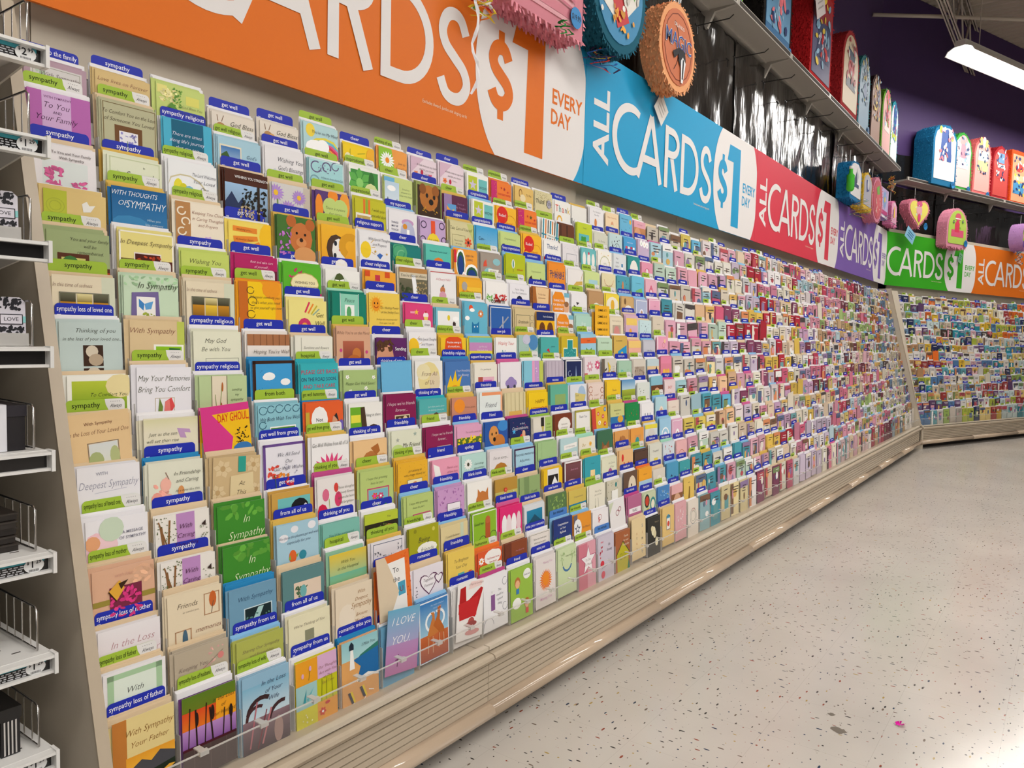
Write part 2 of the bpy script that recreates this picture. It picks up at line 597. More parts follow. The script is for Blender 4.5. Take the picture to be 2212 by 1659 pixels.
def rack_parts():
    P = {}
    g = 0.0018
    W = SEC
    m = MB(); m.sweep([(1.50, 0.257), (1.375, 0.257), (1.366, 0.253), (1.364, 0.245), (1.372, 0.234), (1.386, 0.222), (1.41, 0.222), (1.50, 0.24)], g, W - g)
    P['deck_rail'] = m.mesh('deck_rail', BEIGE, colours=False)
    m = MB(); m.box(g, W - g, 1.388, 1.41, 0.2635, 0.2755)
    P['deck_lip'] = m.mesh('deck_lip', PANEL, colours=False)
    m = MB(); m.box(0, W, 1.396, 1.41, 0.2575, 0.263)  # dark strip that paints in the shadow line under the deck lip
    P['painted_shadow_strip'] = m.mesh('painted_shadow_strip', DARK, colours=False)
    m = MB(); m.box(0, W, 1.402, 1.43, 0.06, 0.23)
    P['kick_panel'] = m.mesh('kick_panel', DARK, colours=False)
    m = MB(); m.sweep([(1.402, 0.0), (1.388, 0.0006), (1.388, 0.0166), (1.402, 0.0172)], g * 0.6, W - g * 0.6)
    P['slat'] = m.mesh('slat', BEIGE, colours=False)
    arc = [(1.392 - 0.036 * math.sin(a), 0.077 + 0.026 * math.cos(a)) for a in [math.pi * k / 8 for k in range(9)]]
    m = MB(); m.sweep(arc + [(1.42, 0.05), (1.42, 0.104)], g * 0.7, W - g * 0.7)
    P['bumper'] = m.mesh('bumper', material('bumper_vinyl', (0.52, 0.40, 0.29), 0.10, 0, 0.6), True, False)
    m = MB(); m.box(0, W, 1.47, 1.49, 0, 0.1)
    P['toe_kick'] = m.mesh('toe_kick', DARK, colours=False)
    m = MB()
    m.add([(0, 1.475, 0.20), (W, 1.475, 0.20), (W, 1.862, 1.79), (0, 1.862, 1.79), (0, 1.495, 0.20), (W, 1.495, 0.20), (W, 1.882, 1.79), (0, 1.882, 1.79)],
          [(0, 1, 2, 3), (7, 6, 5, 4), (0, 4, 5, 1), (1, 5, 6, 2), (2, 6, 7, 3), (3, 7, 4, 0)])
    P['sloped_backing'] = m.mesh('sloped_backing', GREYPL, colours=False)
    m = MB(); m.box(0.001, W - 0.001, -0.003, 0.0205, -0.003, -0.0005); m.box(0.001, W - 0.001, 0.0190, 0.0203, -0.003, 0.145); m.box(0.001, W - 0.001, -0.0045, -0.003, -0.003, 0.012)
    P['tier'] = m.mesh('tier', GREYPL, colours=False)
    m = MB(); m.box(-0.0008, 0.0008, -0.002, 0.0175, 0, 0.11)
    P['divider'] = m.mesh('divider', RIM, colours=False)
    m = MB(); m.box(g, W - g, 1.4025, 1.4050, 0.277, 0.352)
    P['fence_panel'] = m.mesh('fence_panel', CLEAR, colours=False)
    m = MB(); m.box(g, W - g, 1.4020, 1.4055, 0.352, 0.3545)
    P['fence_edge'] = m.mesh('fence_edge', RIM, colours=False)
    m = MB(); m.box(-0.010, 0.010, 1.399, 1.409, 0.347, 0.357); m.box(-0.007, 0.007, 1.399, 1.43, 0.353, 0.3555)
    P['fence_clip'] = m.mesh('fence_clip', clear_material('frosted_clip', (0.92, 0.92, 0.9), 0.5), colours=False)
    m = MB(); m.box(0.0015, W - 0.0015, 0, 0.012, 1.70, 2.62)
    P['back_panel'] = m.mesh('back_panel', PANEL, colours=False)
    return P
RP = rack_parts()
for fr in (1, 2):
    for k in range(NSEC[fr]):
        root = bpy.data.objects.new('card_rack', None)
        COL.objects.link(root)
        x = XB[fr] + k * SEC
        tx = X0[fr] - XB[fr]
        sx, ox = (1.0, 0.0)
        if fr == 1 and k == 0:
            ox = 0.047
            sx = (SEC - ox) / SEC
        root.location = wpt(fr, x, 0, 0)
        root.rotation_euler = (0, 0, FR[fr][1])
        if fr == 1:
            lab = 'beige stepped card rack, %s section along the aisle counted from the end panel' % ORD[k + 1]
        else:
            lab = 'beige stepped card rack against the end wall, %s section from the corner' % ORD[k + 1]
        tag(root, lab, 'card rack', 'card racks')
        for nm in ('deck_rail', 'deck_lip', 'painted_shadow_strip', 'kick_panel', 'bumper', 'toe_kick', 'fence_panel', 'fence_edge'):
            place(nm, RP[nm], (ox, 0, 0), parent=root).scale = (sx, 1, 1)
        place('sloped_backing', RP['sloped_backing'], (tx, 0, 0), parent=root)
        for q in range(6):
            place('slat', RP['slat'], (ox, 0, 0.1035 + q * 0.0198), parent=root).scale = (sx, 1, 1)
        xo, yo = (0.133, 1.93 if k < 2 else 1.948) if fr == 1 else (0.03, 1.94)
        place('back_panel', RP['back_panel'], (xo, yo, 0), parent=root)
        if fr == 1 and k == 0:
            m = MB(); m.box(0.05, 0.1315, 0, 0.012, 1.70, 2.62)
            place('back_panel', m.mesh('back_panel', PANEL, colours=False), (0, yo, 0), parent=root)
        for r in range(1, NROW + 1):
            t = place('tier', RP['tier'], (tx, row_d(r), row_top(r) - 0.216 - (0.024 if r == NROW else 0)), (-TILT, 0, 0), root)
            if fr == 1 and k < 3:
                for c in range(8):
                    place('divider', RP['divider'], (tx + c * PITCH + 0.001, row_d(r), row_top(r) - 0.214), (-TILT, 0, 0), root)
        for c in range(8):
            place('fence_clip', RP['fence_clip'], (tx + c * PITCH + 0.015, 0, 0), parent=root)

def end_panel(fr, x0, x1, label):
    m = MB()
    prof = [(1.36, 0.0), (1.36, 0.26), (1.395, 0.30), (1.41 + 0.25 * (1.88 - 0.33), 1.88), (1.96, 1.88), (1.96, 0.0)]
    m.sweep(prof, x0 + 0.002, x1 - 0.002)
    root = fixed(m.mesh('end_panel', PANEL, colours=False), 'end_panel', fr)
    m = MB(); 
    a, b = (1.39, 0.30), (1.405 + 0.25 * (1.88 - 0.33), 1.885)
    m.sweep([(a[0], a[1]), (b[0], b[1]), (b[0] + 0.006, b[1]), (a[0] + 0.006, a[1])], x0, x1)
    place('edge_trim', m.mesh('edge_trim', BEIGE, colours=False), parent=root)
    tag(root, label, 'panel')
end_panel(1, 0.675, 0.699, 'tall beige end panel beside the black gift shelves')
end_panel(1, X0[1] + NSEC[1] * SEC + 0.002, X0[1] + NSEC[1] * SEC + 0.026, 'beige end panel where the two card racks meet in the corner')
# wedge filler closing the inside corner
m = MB()
xe = X0[1] + NSEC[1] * SEC + 0.027
A = Vector(wpt(1, xe, 1.42, 0)); B = Vector(wpt(2, X0[2] - 0.004, 1.42, 0))
A2 = Vector(wpt(1, xe, 1.80, 0)); B2 = Vector(wpt(2, X0[2] - 0.004, 1.80, 0))
pts = []
for p, z in ((A, 0.24), (B, 0.24), (B2, 1.86), (A2, 1.86)):
    pts.append((p.x, p.y, z))
bk = [(p[0] - 0.02, p[1], p[2]) for p in pts]
m.add(pts + bk, [(0, 1, 2, 3), (7, 6, 5, 4), (0, 4, 5, 1), (1, 5, 6, 2), (2, 6, 7, 3), (3, 7, 4, 0)])
tag(place('corner_filler', m.mesh('corner_filler', PANEL, colours=False)), 'narrow beige filler strip in the corner between the card racks', 'panel')

CARD_TEXT = '''
1 1 b79aa8 w b:sympathy to the family;mauve sympathy card with a grey panel;R .1 .1 .82 1.2 d6d2d0|F .13 .13 .76 1.1 .01 998|E .2 .2 .03 .06 b8c8b4|E .28 .24 .05 .08 a9bfa5|I .58 .26 .13 766 With Sympathy|I .55 .43 .12 766 to Your
1 2 d9bd83 w b:sympathy;tan card with a pink flower picture;I .5 .16 .13 854 Love lives on Forever|R .2 .27 .6 .7 e7d5c0|R .22 .29 .56 .6 d98aa0|S 40 .24 .36 .52 .3 .06 6a7a30|S 26 .24 .34 .52 .16 .05 b04a5a
1 3 c6d67c w -;lime card with cream flowers;R .02 .04 .2 .18 e8e088|R .6 .16 .28 .2 e0dc70|S 26 .1 .12 .3 .26 .1 f0e8a8|S 18 .12 .1 .3 .3 .03 c8b84a|S 34 .34 .04 .2 .4 .045 5f9a3c|P 5c8f3a .2 .5 .3 .38 .42 .52|I .72 .42 .09 554 God Bless You|I .72 .56 .09 554 in This Difficult Time
1 4 e6ddd0 w b:get well;beige card with a deer;E .2 .3 .1 .07 b98d5c|L .14 .2 .12 .06 .015 7b5a3a|L .22 .2 .27 .05 .015 7b5a3a|E .3 .4 .1 .12 dca860|I .7 .2 .17 443 God Bless/You
1 5 e6ddd0 w b:get well;beige card with a deer and script;E .2 .3 .1 .07 b98d5c|L .14 .2 .12 .06 .015 7b5a3a|L .22 .2 .27 .05 .015 7b5a3a|E .3 .4 .1 .12 dca860|I .7 .2 .17 443 God Bless/You
1 6 b5d8dc w G:get well;pale blue card with sun and rainbow;E .2 .18 .13 .15 f3d84a|A .62 .95 .62 .06 200 340 e8d94a|A .62 .95 .55 .06 200 340 6fc0d8|A .62 .95 .48 .06 200 340 e25a8f|A .62 .95 .42 .06 200 340 d8354a|A .62 .95 .36 .05 200 340 f5a53a|E .35 .62 .3 .18 fff|E .55 .55 .18 .16 fff|I .62 .2 .13 334 You're on My Mind
1 7 f6d21e w b:cheer;yellow card with pale blossoms;E .15 .35 .11 .12 f6eec0|E .28 .4 .1 .12 f8f2d0|L .2 .5 .22 .1 .012 7a8a2a|L .45 .2 .7 .14 .012 6f8f2a|E .95 .2 .22 .26 f2b32a|I .6 .4 .1 865 and thoughts turn/to good times
1 8 f0a04a w g:thinking of you;green and orange card with white daisies;P 8fc63a 0 0 .45 0 .6 .9 0 1.3|f .3 .35 .26 16 fff f0901e|f .62 .85 .24 16 fff f2c21e|I .8 .35 .12 865 Just to/Keep in Touch
1 9 ead8e2 w b:cheer;pale pink card with bright tulips;P d9b8cc 0 0 .5 0 .2 .3 0 .5|f .2 .5 .1 5 f0853a c33|f .5 .6 .12 6 f5c832 e27|f .75 .5 .1 5 e0607f 933|E .42 .42 .05 .07 c32a4a|L .3 .75 .34 .5 .012 5a8f3a|I .6 .2 .1 544 A little note to say hello/and let you know/I care...
1 10 ead8e2 w b:cheer;pale pink card with tulips and script;P d9b8cc 0 0 .5 0 .2 .3 0 .5|f .2 .55 .1 5 f0853a c33|E .42 .55 .05 .07 c32a4a|I .6 .25 .1 544 A little note to say hello/and let you know/I care...
1 11 f2f0ea w g:congratulations;card of lime and teal panels with a star;R .08 .1 .4 .62 bcc832|* .28 .38 .18 cfc4dc|R .54 .14 .4 .6 6fc0c0|T .74 .42 .15 344 WOW
1 12 ee7d2c w g:congratulations;orange and magenta card with starbursts;R 0 0 .28 1.1 c8246e|S 12 .02 .05 .24 .7 .03 e0a832|* .5 .2 .05 c33|* .65 .22 .07 a33|* .82 .3 .05 c33|T .64 .42 .1 c23 SUCCESS TASTES|* .55 .62 .06 a33|R 0 .75 1 .12 c8246e
1 13 e2bd6c w b:congratulations;golden card with a drawn hand;E .3 .24 .09 .14 8a5a2a|E .3 .24 .06 .1 e2bd6c|E .42 .4 .15 .12 ead9ae|I .75 .25 .12 754 To You
1 14 d9cfa2 w -;beige card with scribbled black lettering;S 50 .05 .05 .9 .3 .04 8f7f4a|S 10 .02 .3 .95 .2 .03 444|I .5 .36 .26 332 Thank You|E .8 .4 .14 .14 a9a5b5
1 15 f1efea b b:thank you;white card with coloured thank you lettering;T .14 .3 .4 e0523a T|T .34 .3 .4 2a8a8a h|T .52 .3 .4 e0523a a|T .7 .3 .36 334 n|T .88 .3 .4 d8b82a k|E .3 .78 .18 .2 e8b84a|E .3 .78 .11 .13 f1efea
1 16 f1efea y -;tilted white card with coloured thank you lettering;T .14 .3 .4 e0523a T|T .34 .3 .4 2a8a8a h|T .52 .3 .4 e0523a a|T .7 .3 .36 334 n|T .88 .3 .4 d8b82a k|T .2 .85 .44 2a7a4a Y|E .52 .95 .22 .25 e8b84a|E .52 .95 .14 .17 f3e2a8|T .8 .95 .34 334 u @-.085 10
1 17 eceaec w g:wedding;white card with a drawn baby;I .5 .14 .1 556 Your Wonderful/New Baby|E .42 .6 .09 .16 d98a4a|S 8 .2 .3 .6 .3 .02 b87
1 18 f2d9b4 w g:baby;peach card with a swaddled baby;I .5 .2 .11 c86 Happy You're Here|E .5 .5 .1 .12 e0a37a|E .5 .7 .15 .18 e2e2c2
1 19 6cb8dc w b:baby boy;blue card with sketches;I .4 .16 .1 346 What a beautiful/surprise|E .85 .25 .08 .09 f2b33a|S 26 .1 .5 .8 .7 .05 3a7fa8
1 20 e4a8b8 w g:baby girl;pink topped card with a baby photo;G 0 .3 1 1.1 c98a5c 6f4326|E .3 .75 .3 .4 d9a078|T .5 .15 .07 a67 welcome little girl
2 1 b868b0 w g:sympathy;purple card with a lilac centre band;R .22 0 .46 1.4 d2aed8|T .47 .1 .07 747 WITH SYMPATHY|I .46 .25 .17 424 To You|T .46 .38 .08 424 AND|I .46 .5 .17 424 Your Family|T .45 .72 .08 646 WHAT NEED
2 2 b9b795 c g:sympathy;sage card with a brown framed iris;F .02 .02 .96 1.3 .015 7d6a44|I .5 .2 .12 432 To Comfort You on the Loss/of Someone You Loved|R .22 .45 .5 .8 6f4a26|R .3 .56 .34 .7 eceaf0|S 24 .33 .6 .28 .4 .06 8a86c0|L .46 1.1 .44 .75 .012 6f8a5a
2 3 4bb2d2 w b:sympathy religious;teal and blue card with white verse;R .16 0 .66 1.4 12617f|I .48 .3 .12 eef There are times/along life's journey/that can test/the spirit deeply...
2 4 a9cfe0 w g:get well religious;pale blue card with a lake photo;R .04 .16 .5 .9 e8e0c8|G .07 .2 .44 .5 3f78b8 b8d4ea|P 3d5f2a .07 .4 .2 .3 .3 .5 .51 .42 .51 .7 .07 .7|G .07 .6 .44 .3 1f3f6a 23503a|I .78 .35 .13 346 God's/Blessing/to You
2 5 eae8ea w b:get well;white card with grey script;P c9d2dc 0 .7 .25 .52 .4 .72 .2 .78|P 9fb56a 0 .85 .3 .78 .3 .95 0 .95|I .66 .28 .17 334 Wishing You/God's Blessings/to Make You
2 6 a6d8dc w G:get well;aqua card with purple flourishes;F 0 0 1 1.4 .03 c9e6e8|A .2 .2 .14 .03 0 300 6a5a84|A .5 .16 .12 .03 90 400 6a5a84|A .75 .1 .1 .025 0 280 6a5a84|A .15 .55 .12 .03 120 400 7fa8b4|S 14 .05 .05 .7 .3 .04 74648f|I .66 .45 .09 335 to have you shown close to God...|I .7 .68 .09 335 with your faith,
2 7 f0f0ea w g:inspirational;white framed card with green leaves;R .06 .07 .88 1.3 3f8f3f|f .34 .42 .42 7 5faf4f 8fd06f|E .72 .35 .1 .25 2f6f2f|E .7 .75 .26 .32 d9dfa0|I .7 .62 .09 453 There's a/loving spirit of/what so hope for
2 8 cbd98a w g:cheer;green card with a sky photo panel;R 0 .04 .36 .14 6fb4dc|G .02 .16 .5 1.1 b9d2e6 eef2f4|E .25 .35 .15 .07 fff|P 223a2a .04 .9 .12 .6 .2 .9|P 22302a .36 .9 .44 .62 .52 .9|I .76 .3 .08 786 Somehow/whatever it is/things may change
2 9 8f9a52 w b:cheer;olive framed card with a puppy photo;R .06 .1 .9 .95 3a2412|E .5 .45 .36 .34 b56f2c|E .26 .2 .13 .14 8a4f1c|E .76 .2 .14 .15 9a5a22|E .42 .38 .05 .06 1a0f08|E .7 .4 .05 .06 1a0f08|E .58 .56 .09 .08 120a08|S 10 .2 .7 .6 .2 .06 d9a62c
2 10 5e2648 y g:cheer;plum card with an orange butterfly;R 0 0 .32 1.4 9a7fae|R .14 .3 .36 .5 5fa0d8|P f2a52c .1 .36 .28 .5 .3 .75 .14 .7|P f5c83a .28 .5 .42 .44 .34 .7|I .7 .25 .1 b8a You're in/My Thoughts/and Prayers
2 11 f2f0ea b b:congratulations;lime and teal panel card with a star;R .08 .06 .4 .62 bcc832|* .28 .34 .18 cfc4dc|R .54 .1 .4 .6 6fc0c0|T .74 .38 .15 344 WOW!|R .08 .72 .4 .5 f0922c|R .54 .74 .4 .5 bcc832
2 12 f4b92c w g:congratulations;yellow card with a red speech balloon;E .3 .3 .28 .26 d8261e|P d8261e .1 .45 .04 .6 .25 .5|T .3 .3 .16 fff Kudos!|A .7 .55 .28 .012 0 360 c87a1a|I .64 .55 .12 b22 Hooray!
2 13 ee7d2c w g:congratulations;orange card with a dotted magenta spine;R 0 0 .32 .6 c8246e|S 12 .04 .05 .26 .5 .03 e0a832|* .5 .2 .06 c33|* .68 .22 .09 555a1a|* .88 .3 .06 c33|T .66 .42 .1 c23 SUCCESS TASTES|* .55 .6 .06 a33|* .8 .62 .06 a33|R .3 .72 .7 .14 c8246e
2 14 f0efe8 w G:thank you;striped teal and orange card with white label;R .06 0 .07 1.4 2a8fa8|R .2 0 .06 1.4 e07f2c|R .34 0 .05 1.4 333|R .46 0 .08 1.4 2a8fa8|R .6 0 .06 1.4 e07f2c|R .74 0 .05 1.4 333|R .86 0 .08 1.4 2a8fa8|R 0 .55 1 .05 2a8fa8|R .26 .5 .5 .16 f0efe8|T .51 .58 .08 444 THANK YOU @0 4
2 15 6a3a22 w -;dark brown striped card;R .1 0 .1 1.4 4f2a18|R .5 0 .1 1.4 4f2a18
2 16 c2d232 w -;lime card with a green frog stamp;R .1 .45 .7 .6 5fb8c0|E .42 .75 .18 .17 3f9a3a|E .32 .6 .06 .06 3f9a3a|E .52 .6 .06 .06 3f9a3a|f .72 .75 .08 5 d8262c fff|I .5 .2 .1 786 Thanks!
2 17 d6d6c6 w b:wedding;pale grey card with script;I .55 .3 .13 776 You Put the/Wedding In|I .5 .6 .08 998 congratulations
2 18 c2dadc c b:baby boy;pale blue card with ink animals;S 9 .2 .1 .6 .7 .09 445|A .4 .4 .2 .02 20 200 334|A .6 .6 .2 .02 200 400 334
2 19 4ba2d8 b b:baby boy;bright blue card with a train;R 0 .55 1 .8 2f86c8|R .15 .35 .14 .1 e04a5a|R .34 .35 .14 .1 f5f0ea|H .62 .4 .09 d8263a|R .74 .36 .14 .1 fff|T .5 .18 .07 eef CHUGGA CHUGGA
2 20 c8b4d0 w b:baby girl;lilac card with round letter beads;E .3 .16 .13 .13 fff|E .56 .18 .14 .14 fff|E .8 .2 .13 .13 fff|T .3 .18 .14 2a9a5a B|T .56 .2 .14 e8952c A|T .8 .22 .14 3a6ab8 B|S 10 .1 .4 .8 .6 .04 d8466a
3 1 ece8ea c b:sympathy;white card with pink blossoms;R .14 .3 .72 1 dfe6e4|S 46 .2 .42 .24 .5 .1 d8639a|S 16 .62 .66 .18 .2 .09 d8639a|T .6 .14 .08 544 To You and Your Family/With Sympathy
3 2 e2e6cc y b:sympathy;pale green card with outlined flowers;F .04 .03 .92 1.3 .02 c9d2a8|f .22 .42 .14 6 cdd2b8 aab|f .4 .5 .14 6 d5d9c2 aab|T .66 .16 .07 664 in|I .64 .34 .2 554 Sympathy|T .62 .55 .1 664 and/CARING
3 3 eef0f2 w g:sympathy religious;white card with a painted garden arch;A .34 .75 .46 .03 180 360 d2c8a0|E .2 .6 .1 .18 e8dc3a|E .3 .66 .1 .16 d8d02a|E .42 .68 .12 .14 7fb8d0|E .52 .75 .1 .1 4f9a5a|I .74 .25 .12 556 The Lord Welcomes/Your Loved/One
3 4 4a2010 c b:get well;dark brown card with pine mountains;G 0 .3 1 1.1 9fc2e6 5a6470|P 26345a 0 .75 .15 .5 .3 .75 .4 .6 .5 .85 0 1.2|S 60 .4 .4 .55 .6 .09 1c1a12|R .74 .3 .06 1 2a1c10|S 30 .3 .8 .6 .3 .07 b9a684|T .6 .14 .095 fff WISHING YOU STRENGTH
3 5 d4d2d0 c G:get well;grey card with purple asters;R .82 0 .18 1.4 c8bdb0|f .1 .25 .22 16 b48cd8 f0c030|f .7 .28 .2 16 b48cd8 f0c030|f .42 .62 .24 18 b48cd8 f0c030|L .14 .4 .16 1.2 .03 6f9a4a|E .3 .95 .2 .2 9fc08a
3 6 5a3a78 c G:get well;violet and orange card with green plaque;E .1 .5 .12 .35 f2902a|E .85 .3 .15 .35 f2a03a|E .5 .1 .15 .15 f2902a|E .42 .4 .22 .22 c2d67c|E .72 .4 .22 .22 c2d67c|E .42 .75 .24 .24 c2d67c|E .74 .75 .24 .24 c2d67c|R .3 .3 .55 .55 c2d67c|I .57 .42 .11 453 There is a peace/that passes/all understanding
3 7 c6c22a w g:inspirational;lime card with an orange stripe ribbon;R .26 0 .06 .5 e8732c|R .34 0 .06 .5 8fb03a|R .42 0 .06 .5 e8732c|R .02 .4 .5 .8 f0ece0|G .06 .46 .42 .6 c2a860 8f8f3a|E .2 .6 .06 .06 f5f0e0|S 8 .1 .85 .35 .15 .06 e0552a|I .74 .25 .13 442 I wish you/peaceful days/and/restful/nights...
3 8 eceaee b b:my support;white card with a man under a rain cloud;E .66 .3 .22 .09 c89ac8|E .66 .6 .26 .3 b9bcd8|E .56 .42 .08 .07 e0952c|R .62 .5 .1 .24 fff|E .66 .86 .2 .12 c8783a|T .2 .35 .085 446 THINGS/MAY BE/TOUGH/NOW...
3 9 c6a8d2 w -;lilac paisley card with a yellow plaque;A .14 .15 .1 .03 0 360 3a2a4a|A .85 .12 .1 .03 0 360 3a2a4a|A .1 .6 .1 .03 0 360 3a2a4a|A .92 .55 .09 .03 0 360 3a2a4a|R .42 0 .16 .4 e8552c|E .5 .7 .26 .28 f2d83a|I .5 .58 .11 443 Just a little/reminder in case/you forget...
3 10 d8d0a0 y b:support;tan card with an orange poppy;P c6cc7a .7 0 1 0 1 .6|I .48 .2 .16 442 Take Care of Yourself|F .08 .4 .55 .8 .012 8f8a5a|f .76 .6 .17 7 e8552c 422|I .34 .58 .08 553 There's a time/for caring/and someone/for letting go
3 11 4fb4e0 w b:congratulations;sky blue card with sideways congrats;G 0 0 1 1.4 38a2dc a9d8ea|S 16 .4 .05 .55 .5 .02 1f5f8f|T .24 .4 .16 123 Con-/grats!|P e6c8b0 .4 .75 .9 .6 1 .9 .4 .9
3 12 c8da8a b b:congratulations;light green card with a black dog;I .5 .2 .11 786 Congratulations!|P 3a2418 .1 .4 .2 .38 .32 .62 .14 .72|P 3a2418 .6 .62 .74 .42 .86 .46 .8 .75|E .46 .82 .32 .28 1c1416|P f0eeea .42 .7 .48 .58 .54 .9 .4 1|E .3 .85 .08 .06 d98f4a
3 13 f4b92c y g:congratulations;yellow card with a red kudos balloon;E .32 .34 .28 .26 d8261e|P d8261e .12 .5 .04 .66 .25 .56|T .32 .34 .16 fff Kudos!|A .7 .6 .28 .012 0 360 c87a1a|I .64 .6 .12 b22 Hooray!|E .85 1.05 .2 .15 a83a9a
3 14 f4f2ef w -;white card with blue thanks lettering;T .5 .2 .26 234f8a Thanks!|I .5 .48 .12 445 You've got/a heart/of gold|R 0 .6 .12 .3 c8262c|R .86 .6 .14 .3 c8262c
3 15 e6e2e6 w G:thank you;white card with a lacy heart frame;S 16 .04 .04 .92 .25 .03 aab|F .24 .35 .65 .8 .012 889|A .25 .8 .1 .02 0 360 c8486a|I .6 .6 .11 778 from my/heart/thank you
3 16 6fc0c4 w g:thank you;turquoise card with three ice cream cones;E .2 .4 .11 .24 f2f0ea|E .5 .4 .11 .24 f2f0ea|E .8 .42 .11 .24 f2f0ea|P b98a5a .14 .66 .26 .66 .2 1.1|P b98a5a .44 .66 .56 .66 .5 1.1|P b98a5a .74 .66 .86 .66 .8 1.1|E .5 .16 .05 .05 d8365a
3 17 f4f2ea w g:baptism;white card with an oval wreath;A .5 .55 .34 .03 0 360 b9b97a|S 18 .05 .05 .9 1.1 .06 dcb25a|I .5 .5 .12 786 Let's/wish Baby/Joy
3 18 dfe4e6 b b:baby boy;grey card with a lighthouse;I .3 .2 .14 556 Hey/Little/Sailor!|R .62 .4 .12 .7 3a86b8|R .62 .55 .12 .12 fff
3 19 2f9494 w b:baby boy;teal card with a white cat oval;E .5 .7 .36 .5 f0ece6|E .5 .8 .14 .2 888|E .7 1 .1 .1 e0663a
3 20 e79ab4 w b:baby shower;pink card with a ballet slipper;A .5 .5 .22 .03 150 330 c8466a|P f6e6ea .4 .3 .55 .3 .6 .8 .46 .8
4 1 e2c684 w -;tan and green card with a white dove;R 0 0 .36 1.4 bcc43a|A .18 .3 .14 .01 0 360 a9b23a|A .18 .3 .09 .01 0 360 a9b23a|P f2f0ea .6 .2 .68 .14 .72 .22 .82 .2 .74 .34 .62 .36|I .66 .52 .11 663 For You
4 2 1d6ea8 y g:sympathy;deep blue card with white hand lettering;G 0 0 1 1.4 135a94 3f8cc0|E .3 .8 .4 .2 3c88bc|I .42 .12 .15 fff WITH THOUGHTS|I .2 .32 .16 fff OF|I .62 .33 .24 fff SYMPATHY|I .75 .62 .075 dee When you/lose someone/very precious
4 3 efe4d0 c g:sympathy religious;cream card with a brown damask band;R 0 0 .3 1.4 b98550|A .12 .2 .08 .03 0 300 efe4d0|A .2 .42 .08 .03 100 400 efe4d0|A .12 .64 .08 .03 0 300 efe4d0|A .2 .86 .08 .03 100 400 efe4d0|I .66 .2 .11 965 Keeping You Close/in Caring Thoughts/and Prayers|f .66 .78 .1 5 d8b8e0 e8c83a
4 4 f2d863 w b:get well;yellow card with orange sun rays;E .95 .3 .24 .3 f6c21e|P ea8a2c .1 .1 .66 .12 .66 .24 .1 .22|P ea8a2c .1 .34 .66 .3 .68 .4 .12 .52|P ea8a2c .2 .68 .7 .42 .74 .5 .3 .8|P ea8a2c .5 .78 .78 .54 .82 .58 .66 .85|I .36 .17 .08 732 Wishing you...|I .36 .4 .08 732 A lovelier heart
4 5 44722e y b:get well;green card with a teddy bear;E .62 .52 .3 .34 c8743a|E .36 .12 .13 .13 b9652c|E .86 .16 .13 .13 b9652c|E .62 .62 .14 .1 d98f54|E .62 .56 .05 .045 2a1408|E .5 .4 .03 .03 1a0f08|E .72 .42 .03 .03 1a0f08|E .72 .95 .3 .2 d99a60|S 22 .05 .3 .3 .7 .09 b86fc0
4 6 f0b32a y G:get well;golden card with a kitten;G 0 0 1 1.4 f2b82c e89a1e|E .42 .6 .28 .32 4a3426|E .5 .65 .2 .28 f0ece8|E .4 .46 .045 .06 1c2230|E .38 .78 .045 .06 1c2230|E .52 .62 .03 .03 d8667a|A .85 .5 .26 .2 120 300 d99c1e|E .56 1 .18 .12 f2eee8
4 7 ecebee c b:religious support;white card with a yellow sun and birds;E .2 .5 .17 .2 f2cf2a|L .36 .3 .46 .2 .015 d8a82a|L .38 .42 .5 .4 .015 d8a82a|L .38 .55 .5 .6 .015 d8a82a|P 3a6ac0 .55 .62 .65 .55 .75 .6 .66 .72|P 3a6ac0 .72 .95 .78 .88 .84 .96|* .5 .52 .05 d8a83a|* .88 .56 .04 d8a83a|I .64 .18 .12 445 With Special Thoughts/and Prayers
4 8 1a7f7c w b:cheer;teal card with a green swirl;E .2 .2 .3 .22 4fa87a|A .2 .2 .2 .03 0 300 2a8f6a|A .3 .3 .16 .03 0 300 7ac08f
4 9 5cc4b4 w -;turquoise card with a lion face;T .5 .17 .08 245 Remember, You're Loved!|E .5 .6 .25 .22 e8832c|E .5 .66 .17 .15 f2ca5a|E .43 .62 .03 .04 fff|E .57 .62 .03 .04 fff
4 10 f2a33a b -;retro card with navy and white petals;E .28 .4 .2 .4 fff|E .28 .44 .16 .35 2f5f3a|E .28 .48 .12 .28 1a3f8a|E .75 .7 .3 .26 fff|E .75 .72 .24 .2 2f5f3a|E .75 .74 .18 .14 1a3f8a|R 0 0 .1 .4 d8263a|E .4 .95 .1 .25 fff|E .4 .97 .06 .2 d8263a|T .66 .15 .1 865 KEEP ON/GOING
4 11 a3978c w g:congratulations;taupe card with blue clouds;E .75 .25 .18 .1 8fc4cc|E .4 .62 .24 .14 8fc4cc|P e0553a .15 .3 .26 .2 .3 .42 .12 .45|P f2f0ea .35 .5 .85 .5 .8 .64 .35 .62|T .58 .57 .08 776 BIG NEWS
4 12 b9c41e b b:funny congratulations;lime card with a small balloon;E .38 .35 .08 .14 f2f0ea|E .38 .35 .03 .12 2a8a7a|L .38 .5 .38 .62 .012 444|T .72 .52 .1 c42 celebrate!
4 13 c8da8a b b:communion;light green card with black puppy ears;I .5 .3 .1 786 Congratulations!|P 3a2418 .1 .55 .24 .45 .34 .75|P 3a2418 .6 .78 .74 .5 .86 .75|E .46 .98 .34 .24 1c1416
4 14 f0912c b b:funny thank you;orange card with brushed navy thanks;T .5 .35 .28 1a3a6a THANKS|T .5 .45 .28 2a4f8a THANKS|S 20 .1 .2 .8 .6 .04 1a3a6a
4 15 eeeae8 w g:thank you;white card with a yellow giraffe;P d8b45a .2 .75 .55 .45 .95 .4 .95 .55 .6 .6 .3 .9|R .55 .75 .35 .12 5a3a22|L .85 .4 .95 .1 .02 c8a04a
